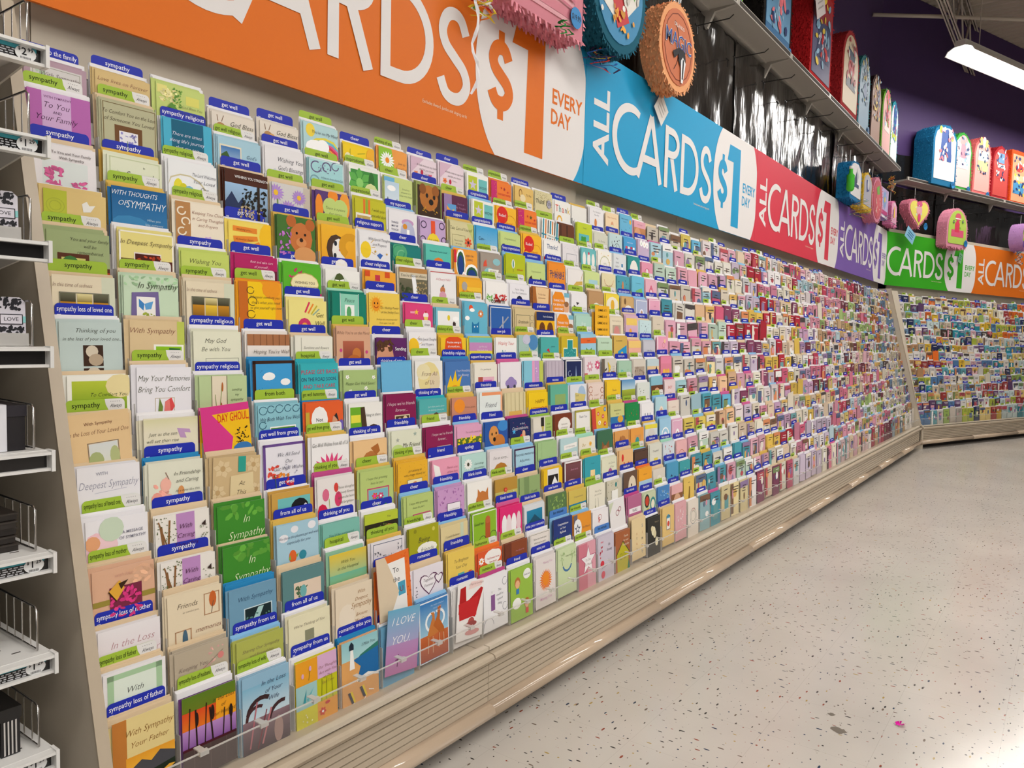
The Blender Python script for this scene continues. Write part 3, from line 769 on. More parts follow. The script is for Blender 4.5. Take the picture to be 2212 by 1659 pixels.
4 16 d2e29a w g:thank you;pale green card with a blue label;R .25 .3 .6 .5 a9d4dc|I .5 .5 .1 465 thank you|R .3 .9 .5 .1 f0922c
4 17 e6dcb4 w b:grandchild birth;cream card with bunting;A .5 .2 .35 .02 10 170 c85|I .5 .5 .11 876 a baby shower
4 18 4fa2b4 b b:baby boy;teal card with an animal pattern;S 20 .1 .1 .8 1 .06 245f7a|E .45 .45 .08 .2 c8855a|E .6 .95 .09 .13 a82a3a
4 19 6fc0dc w b:baby boy;aqua card with a green grasshopper;P 7fc06a .3 .65 .8 .5 .9 .8 .4 .85|I .5 .3 .08 467 tiny adventures
4 20 e8b4c4 w g:baby girl;rose card with a stork;E .5 .7 .2 .35 d8567a|E .5 .7 .14 .28 f2d4dc|E .5 .35 .08 .1 d8708a
5 1 9fae7c c g:sympathy;sage card with a framed tree photo;R 0 .66 1 .1 5a2a18|R 0 .74 1 .6 b9481e|R .16 .42 .5 .6 5a2e18|G .22 .5 .38 .5 d8d27a 6fa03a|E .36 .66 .15 .17 3f7a3a|I .68 .14 .1 443 You and your family/will be/remembered.
5 2 e6d987 w -;yellow and brown card with red leaves;F 0 0 1 1.4 .03 f4efe0|R .03 .56 .94 .8 5a2418|R .26 .42 .5 .6 e8dcd2|R .28 .45 .46 .5 4a140c|S 30 .3 .5 .42 .3 .08 b9421c|I .5 .22 .14 543 In Deepest Sympathy
5 3 c6d66c w b:sympathy;lime card with script;I .5 .2 .16 443 Wishing You/God's Comfort
5 4 b51f63 w b:get well;magenta card with red flowers;R 0 .32 1 .3 6a1234|R 0 .6 1 .6 b51f63|f .2 .45 .1 10 e8641e c83|f .5 .45 .1 10 d8342c e85|f .8 .45 .1 10 e0507a fff|I .62 .14 .09 fde Rest and take care/of yourself...
5 5 5cb52a w b:get well;bright green card with tulips and an oval;S 18 0 .05 .5 .8 .1 c83a6a|S 22 0 .7 1 .3 .11 c8355a|E .55 .45 .38 .24 c9b26a|E .55 .45 .36 .22 f0e6b4|T .55 .42 .1 543 WISHING YOU/A QUICK RECOVERY
5 6 f2f1ee w b:get well;white card with a dark leaf flower;E .4 .4 .28 .24 dfe6dc|E .4 .36 .16 .24 4a5a2a|f .42 .42 .22 5 fff 99a|I .76 .52 .13 665 As You/Deal
5 7 f0a832 w b:cheer religious;orange checked card with a cream label;R 0 0 .16 .16 d8501e|R .32 .1 .16 .16 c8324a|R .64 0 .16 .16 d8501e|R .16 .3 .16 .16 c8324a|R .8 .3 .16 .16 d8501e|R .48 .4 .16 .16 c8324a|R 0 .5 .16 .16 d8501e|R .28 .36 .62 .5 f2ead2|F .31 .39 .56 .44 .012 443|I .58 .52 .1 664 friendship
5 8 d9cdb4 w g:cheer religious;tan topped waterfall photo card;R 0 0 1 .14 b9854a|G 0 .32 1 1 6f6a54 2c3026|P f2f4f6 .42 .2 .56 .2 .66 .9 .5 .9|S 30 .6 .4 .38 .5 .08 a9946a|S 24 0 .4 .4 .5 .1 3a4a2a|I .5 .22 .14 443 You're Never Alone
5 9 f0eeef w b:cheer;white card with a little teddy;R 0 0 1 .025 b33|I .5 .22 .11 c67 A Cheery Hello!|E .46 .55 .1 .1 c87a4a|E .46 .72 .14 .12 d8a0b4|P 666 .42 .44 .5 .36 .52 .44
5 10 f2b22c c -;gold sunburst card with a label;P e08a1e 0 .6 .5 .9 0 .9|P e08a1e .2 .3 .5 .9 0 .5|P e08a1e .9 .3 1 .6 .5 .9|E .24 .2 .12 .12 a9a4a0|R .34 .22 .6 .4 f5c63a|I .64 .36 .09 643 May a sea of summer/sun through your window
5 11 f4f2f0 w g:confirmation;white card with confirm lettering over red grass;S 24 .05 .4 .35 .25 .08 7ab85a|S 40 .4 .42 .55 .25 .09 c82a2a|T .55 .62 .26 321 confirm
5 12 efedf2 w g:communion;white card with a dark chalice;I .5 .18 .1 556 You're Taking/Your First Communion|E .5 .62 .18 .2 1a2348|E .5 .64 .1 .12 fff|E .5 .64 .05 .06 334
5 13 a9652a w b:graduation;brown card with a parchment scroll;P edc998 .16 0 .9 0 .82 1.1 .3 1.1|S 12 .0 .6 .25 .5 .1 e0a35a|I .5 .25 .1 854 To Our First/Communion
5 14 eae6e4 w b:graduation;white card with an orange bubble and baby;E .36 .42 .4 .44 ee8f1e|R .7 0 .3 .16 7ab8cc|E .82 .55 .16 .2 e8b48f|E .82 .42 .15 .09 9a6a44|P e8b48f .6 .95 .95 .95 .85 .75 .72 .75|T .36 .3 .13 fff THANK YOU/FOR BEING SO/AWESOME!
5 15 eeecef w G:thank you;white card with dark birds on an envelope;R .5 .5 .4 .35 c8a05a|P 3a3638 .15 .42 .5 .55 .48 .65 .15 .5|P 3a3638 .3 .3 .5 .32 .36 .42
5 16 c2996c c g:thank you;kraft card with a white cloud;E .5 .65 .28 .2 f2f0ee|I .5 .6 .11 665 Thank/You Much|R 0 .6 .14 .06 7a5a3a
5 17 f2d94a w g:thank you;yellow card with a painted chick;E .5 .45 .45 .3 f0ead8|E .5 .45 .14 .2 e8b43a|P a9cc4a 0 .7 1 .55 1 1 0 1
5 18 d2ad74 b b:baby grandparent;kraft card with a white cloud and script;E .3 .2 .08 .12 7a5a3a|E .55 .65 .36 .26 f2eee6|I .55 .6 .12 554 Ready for/Baby Joy
5 19 b4bedc b b:baby boy;periwinkle framed card with a baby;F .06 .05 .88 1.2 .02 fff|E .5 .7 .2 .24 eef|E .5 .6 .09 .1 c9a38f
5 20 e9a9c4 w b:baby girl;pink card with a small nest;F .03 .03 .94 1.3 .02 fff|A .5 .8 .28 .03 180 360 a87|I .5 .3 .09 a56 joyful
6 1 e6d9bd c G:sympathy;beige card with a three panel sunset;R .78 0 .22 1.4 d5d9c0|I .32 .18 .12 865 In this time of sadness|G .12 .34 .24 .16 6a6a54 3a3420|G .12 .5 .24 .4 c88a1e 2a2412|G .38 .34 .24 .16 e8dca0 8f7a3a|G .38 .5 .24 .4 f2c83a 5a3a12|G .64 .34 .24 .16 6a6a54 3a3420|G .64 .5 .24 .4 c88a1e 2a2412|F .1 .32 .8 .7 .015 776
6 2 c9dfc2 c g:sympathy;mint card with a violet frame and butterfly;S 24 0 0 1 .2 .1 a9cfa2|P 75689c .14 .34 .62 .3 .66 1.3 .1 1.3|R .22 .42 .34 .9 f4f2ee|P 3f86c8 .26 .46 .36 .56 .34 .7 .26 .62|P 5fa4dc .36 .56 .52 .5 .48 .66 .38 .68|S 20 .28 .75 .26 .3 .07 9aa83a|I .62 .18 .2 332 In Sympathy
6 3 e6d9bd c g:sympathy;beige card with a three panel sunset at dusk;R .78 0 .22 1.4 d5d9c0|I .32 .18 .12 865 In this time of sadness|G .12 .34 .24 .16 6a6a54 3a3420|G .12 .5 .24 .4 c88a1e 2a2412|G .38 .34 .24 .16 e8dca0 8f7a3a|G .38 .5 .24 .4 f2c83a 5a3a12|G .64 .34 .24 .16 6a6a54 3a3420|G .64 .5 .24 .4 c88a1e 2a2412|F .1 .32 .8 .7 .015 776
6 4 f3a41e o g:get well;orange and yellow card with black vines;R 0 0 .2 1.4 c86a1e|P f7cb14 .2 0 .5 0 .85 .5 .8 1.4 .2 1.4|E .75 .15 .22 .2 ef9a1e|A .26 .2 .08 .015 0 330 432|A .3 .45 .1 .015 60 400 432|A .26 .75 .09 .015 0 330 432|I .62 .35 .1 543 Whatever comforts you -/that's what you need/to give yourself right now
6 5 efe28c w b:get well;pale yellow card with a rainbow brush;L .42 .3 .54 .04 .045 d8365a|L .5 .32 .64 .08 .04 e88a2c|L .58 .34 .74 .12 .035 c8b42c|L .62 .36 .8 .2 .03 8fb0a0|E .4 .62 .17 .16 c8346a|E .4 .64 .08 .08 f2a83a|I .82 .35 .17 332 Get/Well/Soon
6 6 12806c m g:get well;teal card with a pale centre and peace;R .24 .02 .52 1.4 8fd2ba|L .23 0 .23 1.3 .012 fff|L .77 0 .77 1.3 .012 fff|I .5 .18 .16 354 Peace|R .36 .3 .28 .5 f2f6f2|E .48 .5 .07 .14 5aa86a
6 7 f0ce58 w b:cheer;yellow scalloped card with a smiling sunflower;f .22 .32 .25 16 f2b83a e8922c|E .22 .32 .13 .16 ef9a22|E .17 .29 .02 .025 421|E .27 .29 .02 .025 421|A .22 .34 .07 .02 20 160 a31|I .66 .4 .1 653 The Healing Power/of the Smiley Face|I .56 .72 .08 653 Smileys are recommended/from ages 1 to 222
6 8 e0457f w b:cheer;hot pink card with a star and cupcake;* .4 .22 .09 f5cb3a|R .18 .2 .16 .06 f2a0b8|E .74 .3 .1 .08 fbe8ee|P f2d26a .66 .34 .82 .34 .79 .48 .69 .48|E .74 .2 .03 .03 c8243a
6 9 74bcd0 c g:cheer;aqua framed card with a tiny cat;R .07 .1 .86 1.1 f2f2f0|E .5 .3 .055 .075 e8cf2a|P 3a2a2a .66 .45 .7 .4 .78 .45 .78 .7 .66 .7|E .78 .32 .12 .06 fff
6 10 68b8d4 w g:thinking of you;aqua card with a blue cat face;E .28 .18 .09 .09 e8552c|E .33 .24 .11 .05 fff|f .7 .34 .14 8 e8843a fff|E .12 .5 .1 .06 fff|P 1f7cb4 .32 .6 .4 .68 .54 .66 .62 .58 .62 .95 .32 .95|E .42 .76 .02 .025 fff|E .54 .75 .02 .025 fff
6 11 2f63ae w -;royal blue card with a silver cross;F 0 0 1 1.4 .03 e8ecf2|L .58 .3 .58 1.1 .05 b9bdc8|L .36 .75 .85 .3 .05 9aa0ac
6 12 d6c294 c b:graduation;tan card with a gratitude plaque;F .06 .2 .7 .6 .015 665|A .88 .3 .1 .015 0 360 987|A .88 .55 .1 .015 0 360 987|I .42 .44 .17 443 Gratitude
6 13 f2b718 c b:graduation;navy and yellow card with two cookies;R 0 0 1 .3 1d2d66|T .62 .16 .09 fff You're Graduating|E .3 .62 .17 .23 6f3f1c|E .74 .62 .17 .23 6f3f1c|S 8 .18 .45 .24 .34 .04 3a1c0c|S 8 .62 .45 .24 .34 .04 3a1c0c
6 14 eae6e4 w -;white card with an orange bubble and smiling baby;E .36 .42 .4 .44 ee8f1e|R .7 0 .3 .16 7ab8cc|E .82 .55 .16 .2 e8b48f|E .82 .42 .15 .09 9a6a44|T .36 .3 .13 fff THANK YOU/FOR BEING SO/AWESOME!
6 15 b4dacb b g:thank you;mint card with a line drawn flower;f .45 .45 .25 6 c8e2d6 876|I .84 .4 .11 675 in/thanks/to you
6 16 f2b62c w g:thank you;tall yellow card of repeated words;T .5 .16 .15 321 GIMME A T!|T .5 .38 .15 321 GIMME A H!|T .5 .6 .15 321 GIMME AN A!|T .5 .82 .15 321 GIMME AN N!|T .5 1.04 .15 321 GIMME A K!|T .5 1.24 .15 321 GIMME A S! @.035 0
6 17 e8dcc2 w g:thank you;cream card with baby hands photo;I .5 .14 .09 876 There's no greater joy|R .2 .32 .6 .7 b9a894|E .5 .65 .22 .26 d8908a
6 18 d9b4c8 c b:multiple births;pink topped yellow card with ducks;R .08 .1 .84 .3 f2cf6a|E .4 .7 .1 .14 f0a83a|L .4 .9 .4 1.2 .02 765
6 19 c9e2e6 c b:baby boy;pale aqua card with sketches;S 16 .15 .15 .7 .9 .05 456|L .3 .9 .6 .4 .012 345
6 20 dccfbc w b:baby girl;beige card with a rattle;A .55 .65 .1 .02 0 360 a65|I .5 .3 .1 765 welcome
7 1 c3d3d0 w b:sympathy loss of loved one;pale blue grey card with sepia lilies;I .58 .16 .13 332 Thinking of you|I .52 .32 .1 332 in the loss of your loved one...|R .36 .44 .32 .4 3f2a1e|E .5 .56 .1 .1 d9cdb8|E .56 .72 .12 .1 b9a58c|R .36 .88 .32 .4 3f2a1e|E .52 1 .12 .12 d8ccb8
7 2 dcc398 c -;tan card with a leaf photo and lime edge;R .86 0 .14 1.4 bfcb5a|I .42 .2 .17 854 With Sympathy|R .42 .48 .56 .7 f2f0e6|G .46 .52 .48 .5 8fc41e 3f8a1e|P 2f6f2f .7 .55 .92 .56 .8 .8 .72 .75
7 3 e6e6cf w b:sympathy religious;cream card with a faded rose panel;I .46 .2 .15 443 May God/Be with You|F .24 .58 .7 .6 .01 998|E .4 .8 .13 .13 dcc0b8|E .55 .9 .1 .1 d8c8b8
7 4 ece4dd w b:get well;white card with brown pinstripes and dots;R 0 0 1 .26 a9704a|L .15 0 .15 .26 .01 6f4428|L .3 0 .3 .26 .01 6f4428|L .45 0 .45 .26 .01 6f4428|L .6 0 .6 .26 .01 6f4428|L .75 0 .75 .26 .01 6f4428|L .9 0 .9 .26 .01 6f4428|R 0 .66 1 .2 7fb8b4|E .28 .75 .05 .055 7a3f22|E .42 .74 .05 .055 f2f0ea|E .56 .73 .05 .055 7a3f22|E .7 .72 .05 .055 f2f0ea|E .84 .71 .05 .055 7a3f22|I .56 .4 .14 543 Hoping You're Well/Again Soon
7 5 eae8da c b:get well;cream card with a small dark posy;L .16 .04 .16 1.3 .012 998|I .56 .28 .1 554 Sunshine and flowers|S 22 .42 .42 .26 .18 .05 445
7 6 d9a98a y G:get well;peach card with a puppy photo;I .5 .15 .13 754 While You're on the Mend|G .18 .36 .62 .8 b5624a 5a2018|E .58 .7 .13 .14 c87a3a|E .5 .9 .22 .16 b9662c|E .12 .6 .04 .04 c48|E .88 .65 .04 .04 c48
7 7 5e2464 w b:cheer;purple card with a bespectacled cartoon face;E .28 .52 .28 .3 d89a7a|S 44 .02 .08 .5 .28 .12 5a3a22|A .14 .68 .08 .02 0 360 111|A .42 .7 .08 .02 0 360 111|L .22 .69 .34 .7 .015 111|T .78 .3 .15 fff Sending|T .8 .55 .15 fff a little|T .8 .8 .15 fff smile
7 8 efedf0 w g:cheer;white card with a sun and brown photo;E .16 .42 .2 .22 f2c42a|L .3 .2 .38 .12 .012 d8a83a|L .35 .35 .46 .3 .012 d8a83a|R .22 .5 .7 .5 5f3a28|R .42 .52 .18 .5 8f5f4a|R .84 .5 .1 .5 b9927a|I .66 .2 .12 556 With Special Thoughts/and Prayers
7 9 f3c62a y g:thinking of you;yellow and orange card with a blue cat;E .5 .4 .36 .62 e0501c|P 6fb4c8 .38 .52 .46 .58 .56 .58 .64 .5 .64 1.2 .38 1.2|A .24 .9 .12 .03 0 300 8f9a9c|T .52 .14 .1 fff Positive energy is/all around you...
7 10 e6d84a b -;banded card in teal, lilac and yellow;R 0 0 1 .16 6fc0c0|R 0 .16 1 .26 c68cc0|R 0 .52 1 .14 6fc0c0|R 0 .72 1 .14 d89ac8|P f2d84a .4 .55 .6 .5 .62 .8 .4 .8|I .58 .29 .09 fff Just for you/from both of us...
7 11 f3f1ee y b:new job;white card with a colourful new job script;I .5 .18 .18 d83a3a Hoping Your|I .5 .5 .3 2a8a94 New|I .55 .85 .24 e0a82c Job
7 12 a9c8c0 y g:graduation;watercolour card with a yellow steeple;E .75 .25 .26 .24 4f8ac0|E .4 .15 .2 .15 c8c8dc|P f2d25a .4 1 .55 .4 .66 1|R 0 .85 1 .5 e8d078|S 10 .1 .1 .8 .5 .02 456
7 13 4fb0ac w b:graduation;teal card with a small figure;P c8243a .3 .45 .44 .38 .5 .55|R .36 .55 .1 .2 222|I .66 .32 .08 244 graduate
7 14 d2b72a y g:thank you;mustard card with a teal word block;P f2eecc .34 .1 .7 .1 .7 .42 .92 .42 .92 1 .62 1 .62 1.3 .4 1.3 .4 1 .12 1 .12 .42 .34 .42|P 2a9494 .37 .14 .67 .14 .67 .46 .88 .46 .88 .96 .15 .96 .15 .46 .37 .46|S 40 .2 .5 .65 .4 .03 bfe
7 15 9fcce2 b g:thank you;sky blue card with a green owl;P e8682c 0 .15 1 .1 1 .32 0 .35|P 4a9a3a .35 .5 .45 .58 .6 .58 .7 .5 .7 1.1 .35 1.1|E .46 .72 .07 .08 fff|E .6 .72 .07 .08 fff|I .5 .23 .1 723 thanks
7 16 c0dcc2 w b:thank you;pale green card with a wheat stem;I .5 .15 .1 786 Thankful thoughts|L .45 1 .5 .5 .015 b9a04a|S 12 .4 .4 .25 .35 .05 c8b45a
7 17 d8b45a w -;tan card with a duck on blue;P 2a96cc .3 .6 .95 .35 .95 1.2 .2 1.2|E .6 .8 .12 .16 e8b83a|I .4 .16 .1 654 It's wonderful
7 18 f0b4a2 c b:baby girl;peach card with baby feet photo;R 0 0 1 .3 f2cc7a|E .35 .85 .2 .25 e07a5a|E .65 .8 .18 .22 e8906f
7 19 c9c9d4 b b:baby congrats;grey card with ink writing;I .5 .4 .13 556 Little You|L .3 .9 .6 .7 .015 445
7 20 eca4c0 w g:baby girl;pink card with ruffled edge;R 0 0 .12 1.4 f6d4e0|A .6 .4 .12 .02 0 360 c86|E .7 .2 .1 .08 f2c8a0
8 1 f2f1e8 c -;white framed card with a green blur;G .07 .1 .88 .8 b9c83a 4f8f1a|E .85 .2 .25 .2 e8d8a0|I .66 .36 .11 342 To Comfort You/on the Loss
8 2 eae8ee c g:sympathy;white card with a red tulip;I .5 .22 .18 554 May Your Memories/Bring You Comfort|F .32 .62 .36 .6 .012 c9b9a0|P d84a4a .5 .7 .62 .62 .68 .8 .6 .95 .48 .92|P e27a74 .5 .7 .58 .66 .6 .92 .48 .9|P 6f8a3a .4 .62 .46 .8 .44 1 .36 1
8 3 bcd09c w b:sympathy religious;green card with cattails on cream;R .26 0 .3 1.4 e8dcc4|L .25 0 .25 1.3 .012 765|L .57 0 .57 1.3 .012 765|L .4 .9 .46 .2 .015 8aa05a|L .36 .9 .32 .4 .012 8aa05a|E .47 .24 .02 .09 b5652c|E .44 .68 .02 .09 a5502c|I .78 .3 .09 453 sending/my/sympathy/and/prayers
8 4 3f9dd8 B -;sky blue card with a dark scalloped border;F 0 0 1 1.4 .07 3a2218|E .38 .36 .14 .08 f6f6f6|E .32 .38 .1 .06 f6f6f6|E .76 .5 .12 .07 f6f6f6|E .52 .74 .09 .06 d83a6a|E .42 .74 .05 .08 e0552a|S 9 .14 .2 .08 .7 .02 246
8 5 37b2bc t g:hospital;turquoise card with multicolour capitals;T .5 .2 .15 c8264a PLEASE GET BACK|T .48 .38 .14 3a3460 ON THE ROAD SOON,|T .48 .55 .14 c83a4a AND TAKE CARE|T .48 .73 .14 3a3460 OF YOURSELF!|T .34 .2 .15 222 ...
8 6 a9c27e w b:get well;sage card with white corner flowers;f .12 .18 .06 5 fff cc8|f .9 .2 .06 5 fff cc8|f .2 .55 .06 5 fff cc8|f .66 .48 .06 5 fff cc8|E .4 .78 .26 .2 eee|I .5 .35 .12 453 Please Get Well Soon!
8 7 6cb6e0 w b:thinking of you;plain sky blue envelope front;L 0 .02 1 .02 .008 5aa4d0 @.02 -2
8 8 ecebe8 w g:cheer;white card with a peach brushed panel;E .5 .5 .4 .42 e8d898|E .3 .3 .25 .2 eadfb4|E .7 .6 .2 .25 e0cfae|I .52 .36 .2 865 From All/of Us|I .5 .78 .08 765 with/sympathy
8 9 4a78b8 B b:friendship religious;blue card with a yellow sunflower;P f2c41e .06 .75 .2 .4 .28 .6 .4 .26 .46 .6 .66 .42 .56 .75 .1 .85|E .36 .82 .16 .1 e8952c|I .72 .28 .11 eef Your Friendship/Is a Blessing
8 10 ece6d8 y b:support from group;cream card with a pink plaid chair;I .5 .16 .08 444 It's a good day for|R .16 .4 .7 .8 e6b4c4|R .16 .4 .2 .8 b5564a|P c86ac0 .4 .5 .75 .5 .8 1.2 .35 1.2|L .16 .6 .86 .6 .02 7a9a7a
8 11 ede8ee p b:retirement;white card with a purple car;E .5 .7 .28 .14 9a86c0|E .5 .62 .16 .12 9a86c0|E .35 .82 .06 .06 445|E .66 .82 .06 .06 445|P a8c46a 0 .9 1 .9 1 1.4 0 1.4
8 12 84c6dc w g:retirement;aqua card with lilac and lime stripes;R .42 0 .14 1.4 e8a0c8|R .58 0 .2 1.4 c89ad0|R .8 0 .2 1.4 c2cc5a|S 12 .44 .1 .3 1 .05 fff
8 13 c4b8c6 w g:retirement;grey lilac pinstripe card with a tan label;L .1 0 .1 1.3 .02 a99aac|L .3 0 .3 1.3 .02 a99aac|L .5 0 .5 1.3 .02 a99aac|L .7 0 .7 1.3 .02 a99aac|L .9 0 .9 1.3 .02 a99aac|R .3 .6 .5 .5 c8a07a
8 14 1e2a5a w -;navy card with a white frame and light beam;F 0 0 1 1.4 .05 f4f4f4|P 9fb8e0 .55 1.2 .62 .2 .72 1.2|A .25 .5 .1 .015 0 300 cde
8 15 e8dce0 w G:thank you;white card with pink rose drawings;f .35 .35 .22 8 d898a8 fff|f .85 .3 .2 8 d84a7a fff|R 0 .6 .2 .1 c86a6a|I .5 .8 .1 876 thank you
8 16 d6d2c8 w G:thank you;grey card with an autumn harvest photo;R 0 0 .2 1.4 6a5f54|S 30 .1 .55 .8 .4 .14 c8641e|S 16 .2 .4 .6 .4 .12 3a3018|P e8c83a .4 .1 .6 .3 .5 .6|I .8 .3 .08 776 thank/you/so much
8 17 a9ccb4 w b:thank you;mint card with a letter;T .3 .5 .5 6abcb0 B|I .7 .35 .08 486 just/wanted
8 18 d8d0c4 w g:thank you;tan card with rows of cups;R .1 .3 .8 .5 b0a090|S 18 .12 .32 .76 .5 .12 8f7f70
8 19 c2d4da w b:baby boy;blue topped card with zebra;R 0 .3 1 1 e8c89a|P 222 .55 .6 .8 .3 .95 .9 .6 1.2
8 20 e0849c w b:baby girl;rose card with three ducks;R .05 .05 .9 .3 e88aa8|E .3 .75 .1 .14 f0c04a|E .5 .75 .1 .14 f0b04a|E .7 .75 .1 .14 f0c04a
9 1 e3c393 c g:sympathy;tilted tan card with a landscape window;T .5 .2 .09 743 With Sympathy|I .5 .36 .13 743 In the Loss of Your Loved One|F .3 .56 .5 .6 .014 876|G .32 .58 .46 .5 d5d9d8 dfe0d0|E .42 .9 .12 .14 a9b47a|E .72 .85 .08 .16 b4bc84 @.012 -4
9 2 e6dfc6 w -;cream card with a lilac butterfly;G 0 0 1 .25 d9d5a8 e6dfc6|P c09ac4 .6 .2 .72 .22 .84 .24 .86 .32 .74 .3 .78 .42 .66 .4|I .34 .3 .11 443 Just as the sun/will set then rise|I .44 .6 .09 443 all love goes on and on
9 3 f2bf1a p -;yellow card tucked in a pink envelope;T .66 .28 .28 d8241c DAY GHOUL,|P d83a8a 0 0 1 0 1 .16 .22 .18 .62 .72 .5 1.3 0 1.3|S 26 .66 .5 .3 .35 .05 2a1a10|E .8 1 .2 .12 3a78b8 @.02 -4
9 4 8cc4d2 w G:from both;aqua card with scroll border and puppies;A .12 .12 .09 .015 0 330 2a5a74|A .3 .1 .08 .015 0 330 2a5a74|A .5 .1 .09 .015 0 330 2a5a74|A .7 .1 .08 .015 0 330 2a5a74|A .9 .12 .08 .015 0 330 2a5a74|A .1 .45 .08 .015 0 330 2a5a74|A .1 .75 .08 .015 0 330 2a5a74|I .52 .32 .14 235 We Both Wish You Well|R .26 .5 .62 .6 f4f4f0|G .28 .53 .58 .55 4f8f2a 3a5a1a|S 12 .3 .6 .5 .15 .06 e0c83a|E .46 .92 .15 .15 3a2a20|E .46 .95 .05 .12 f2eee8|E .72 .92 .13 .14 b9a48a
9 5 e3602c B g:get well humorous;orange card with a couch cartoon;R 0 .22 .1 .4 c8a83a|E .36 .42 .22 .28 f4f2f0|P f4f2f0 .5 .55 .66 .62 .52 .65|T .36 .42 .14 334 Not/feeling/well?|P 6a5ab0 .35 1 .55 .8 .95 .45 1 .5 1 1.2 .3 1.2|P d89a7a .66 .65 .72 .35 .85 .4 .76 .72|P 2a2a2a .75 .35 .82 .28 .88 .5|R .84 .7 .14 .25 2aa88a
9 6 efede8 w b:get well;white card with a hanging ape photo;R .04 .1 .42 1 6fae2a|R .06 .3 .28 .2 e8e04a|P 4a3626 .34 .12 .46 .1 .54 .75 .9 .85 .6 1.2 .4 1.2|E .72 .8 .2 .2 4a3626|E .72 .82 .12 .13 c89a80|I .74 .32 .12 444 Hang in there...
9 7 86194e w g:friendship;maroon card with a sepia photo of girls;I .5 .24 .14 f0dde4 I hope we're friends/forever...|R .28 .55 .5 .6 d9cba8|R .31 .58 .44 .5 4a3620|E .44 .75 .09 .11 c8a880|E .62 .72 .09 .12 dcc8a0|R .36 .9 .32 .3 ece6d8
9 8 54b0b0 t b:thinking of you;teal topped card with a porch photo;R 0 .42 1 .9 b9a88c|R .05 .5 .3 .3 d8ccb4|E .6 .62 .14 .2 5a4a3a|R .8 .46 .15 .6 7a5f3a|I .6 .22 .08 dee Just when you're down/I'm thinking about you
9 9 cc8a70 y g:friend religious;terracotta and violet card with orange poppies;R .4 .6 .6 .8 9a5aa8|E .3 .26 .22 .18 f0922c|E .28 .8 .24 .24 ee7a22|I .72 .3 .1 865 Colors grow|I .72 .7 .1 e8a Friendship
9 10 e4ebe9 w b:friendship;white card edged with colour and script;R .1 0 .9 .1 ee9a6a|R .92 0 .08 1.4 f0b48a|I .5 .4 .24 556 Friend
9 11 ddd0a4 c -;beige pinstripe card;L .1 0 .1 1.3 .02 c0b184|L .3 0 .3 1.3 .02 c0b184|L .5 0 .5 1.3 .02 c0b184|L .7 0 .7 1.3 .02 c0b184|L .9 0 .9 1.3 .02 c0b184|R .2 .6 .6 .5 e0b45a
9 12 f3cc1e c b:retirement;yellow card with playful retirement letters;T .6 .3 .2 8a5a1a HAPPY|T .55 .55 .18 c8452c RETIREMENT!
9 13 63b39a y b:success;green card with an olive pencil panel;R .25 .35 .6 .8 8fae6a|E .3 .95 .1 .16 5a7a3a|E .75 .95 .1 .16 5a7a3a|R 0 .92 1 .3 3aa0c0
9 14 dfe2ea b G:thank you;pale blue card with a watercolour wash;E .7 .4 .25 .3 a9c4e0|P d9c87a .3 .3 .95 .4 .7 .9 .3 1|I .4 .4 .13 665 Thank/you
9 15 e9d6cc c G:thank you;blush card with brown scrolls;A .15 .2 .12 .03 0 330 b9785a|A .15 .5 .12 .03 0 330 b9785a|A .9 .25 .1 .03 0 330 b9785a|A .9 .55 .1 .03 0 330 b9785a|I .52 .4 .13 b86 a card/for you
9 16 f2c92a w b:thank you;yellow card with script;I .55 .35 .14 865 Thanks/very much
9 17 5a7fa0 w g:thank you;blue card with a wildflower photo;G 0 0 1 .4 5a96c8 b9d4e0|G 0 .4 1 .6 a9b83a 2a3a1a|R .35 .7 .2 .4 223
9 18 dce2dc w b:baby;white card with baby things;S 16 .1 .2 .8 .9 .07 8a9a7a
9 19 8ac0d2 w b:baby boy;blue topped card with a newborn photo;R 0 .4 1 1 6a3f2a|E .5 .85 .3 .3 d8a080
9 20 e9d4d6 p b:baby girl;blush card with red baby letters;I .5 .3 .2 c8553a BABY|I .5 .6 .2 d8864a GIRL
10 1 eae8ec c g:loss of loved one;white card with a pale calla lily;T .38 .14 .09 889 WITH|I .5 .34 .22 99a Deepest Sympathy|L .26 .5 .78 .46 .008 bbc|E .46 .78 .12 .12 e8d8dc|E .38 .74 .08 .05 d8c0c8|P a9b88a .3 .9 .36 .75 .38 1.1
10 2 e2e2cf B b:sympathy;pale green card with peach blossoms;S 16 .08 .35 .3 .5 .11 efa898|E .3 .45 .1 .12 f0b4a4|E .14 .72 .1 .12 eda090|E .34 .75 .1 .1 f0b4a4|E .58 .62 .06 .1 d8955a|L .3 .2 .36 .35 .015 976|I .7 .25 .12 443 In Friendship/and Caring|I .7 .6 .08 443 At a time like this,/friends want to share
10 3 cfb487 c -;tan floral card with a teal ribbon;f .2 .25 .2 6 dcc69c c0a070|f .85 .2 .18 6 dcc69c c0a070|f .1 .75 .18 6 dcc69c c0a070|f .92 .75 .16 6 dcc69c c0a070|R .52 0 .16 .34 2fa090|P e0cda0 .36 .42 .84 .36 .88 1.3 .34 1.3|I .6 .58 .16 432 At/This/Difficult/Time @0 3
10 4 e8e6ee w b:get well from group;purple framed card with red freesias;F 0 0 1 1.4 .06 6a4a90|S 18 .12 .5 .2 .3 .1 d84a3a|S 14 .3 .7 .3 .4 .11 ea8a2c|S 10 .5 .8 .2 .2 .09 c8283a|S 14 .45 .5 .35 .25 .05 b4b2c4|L .3 1.2 .25 .7 .015 4a6a3a|I .6 .26 .13 445 We All Send/Our/Get Well Wishes
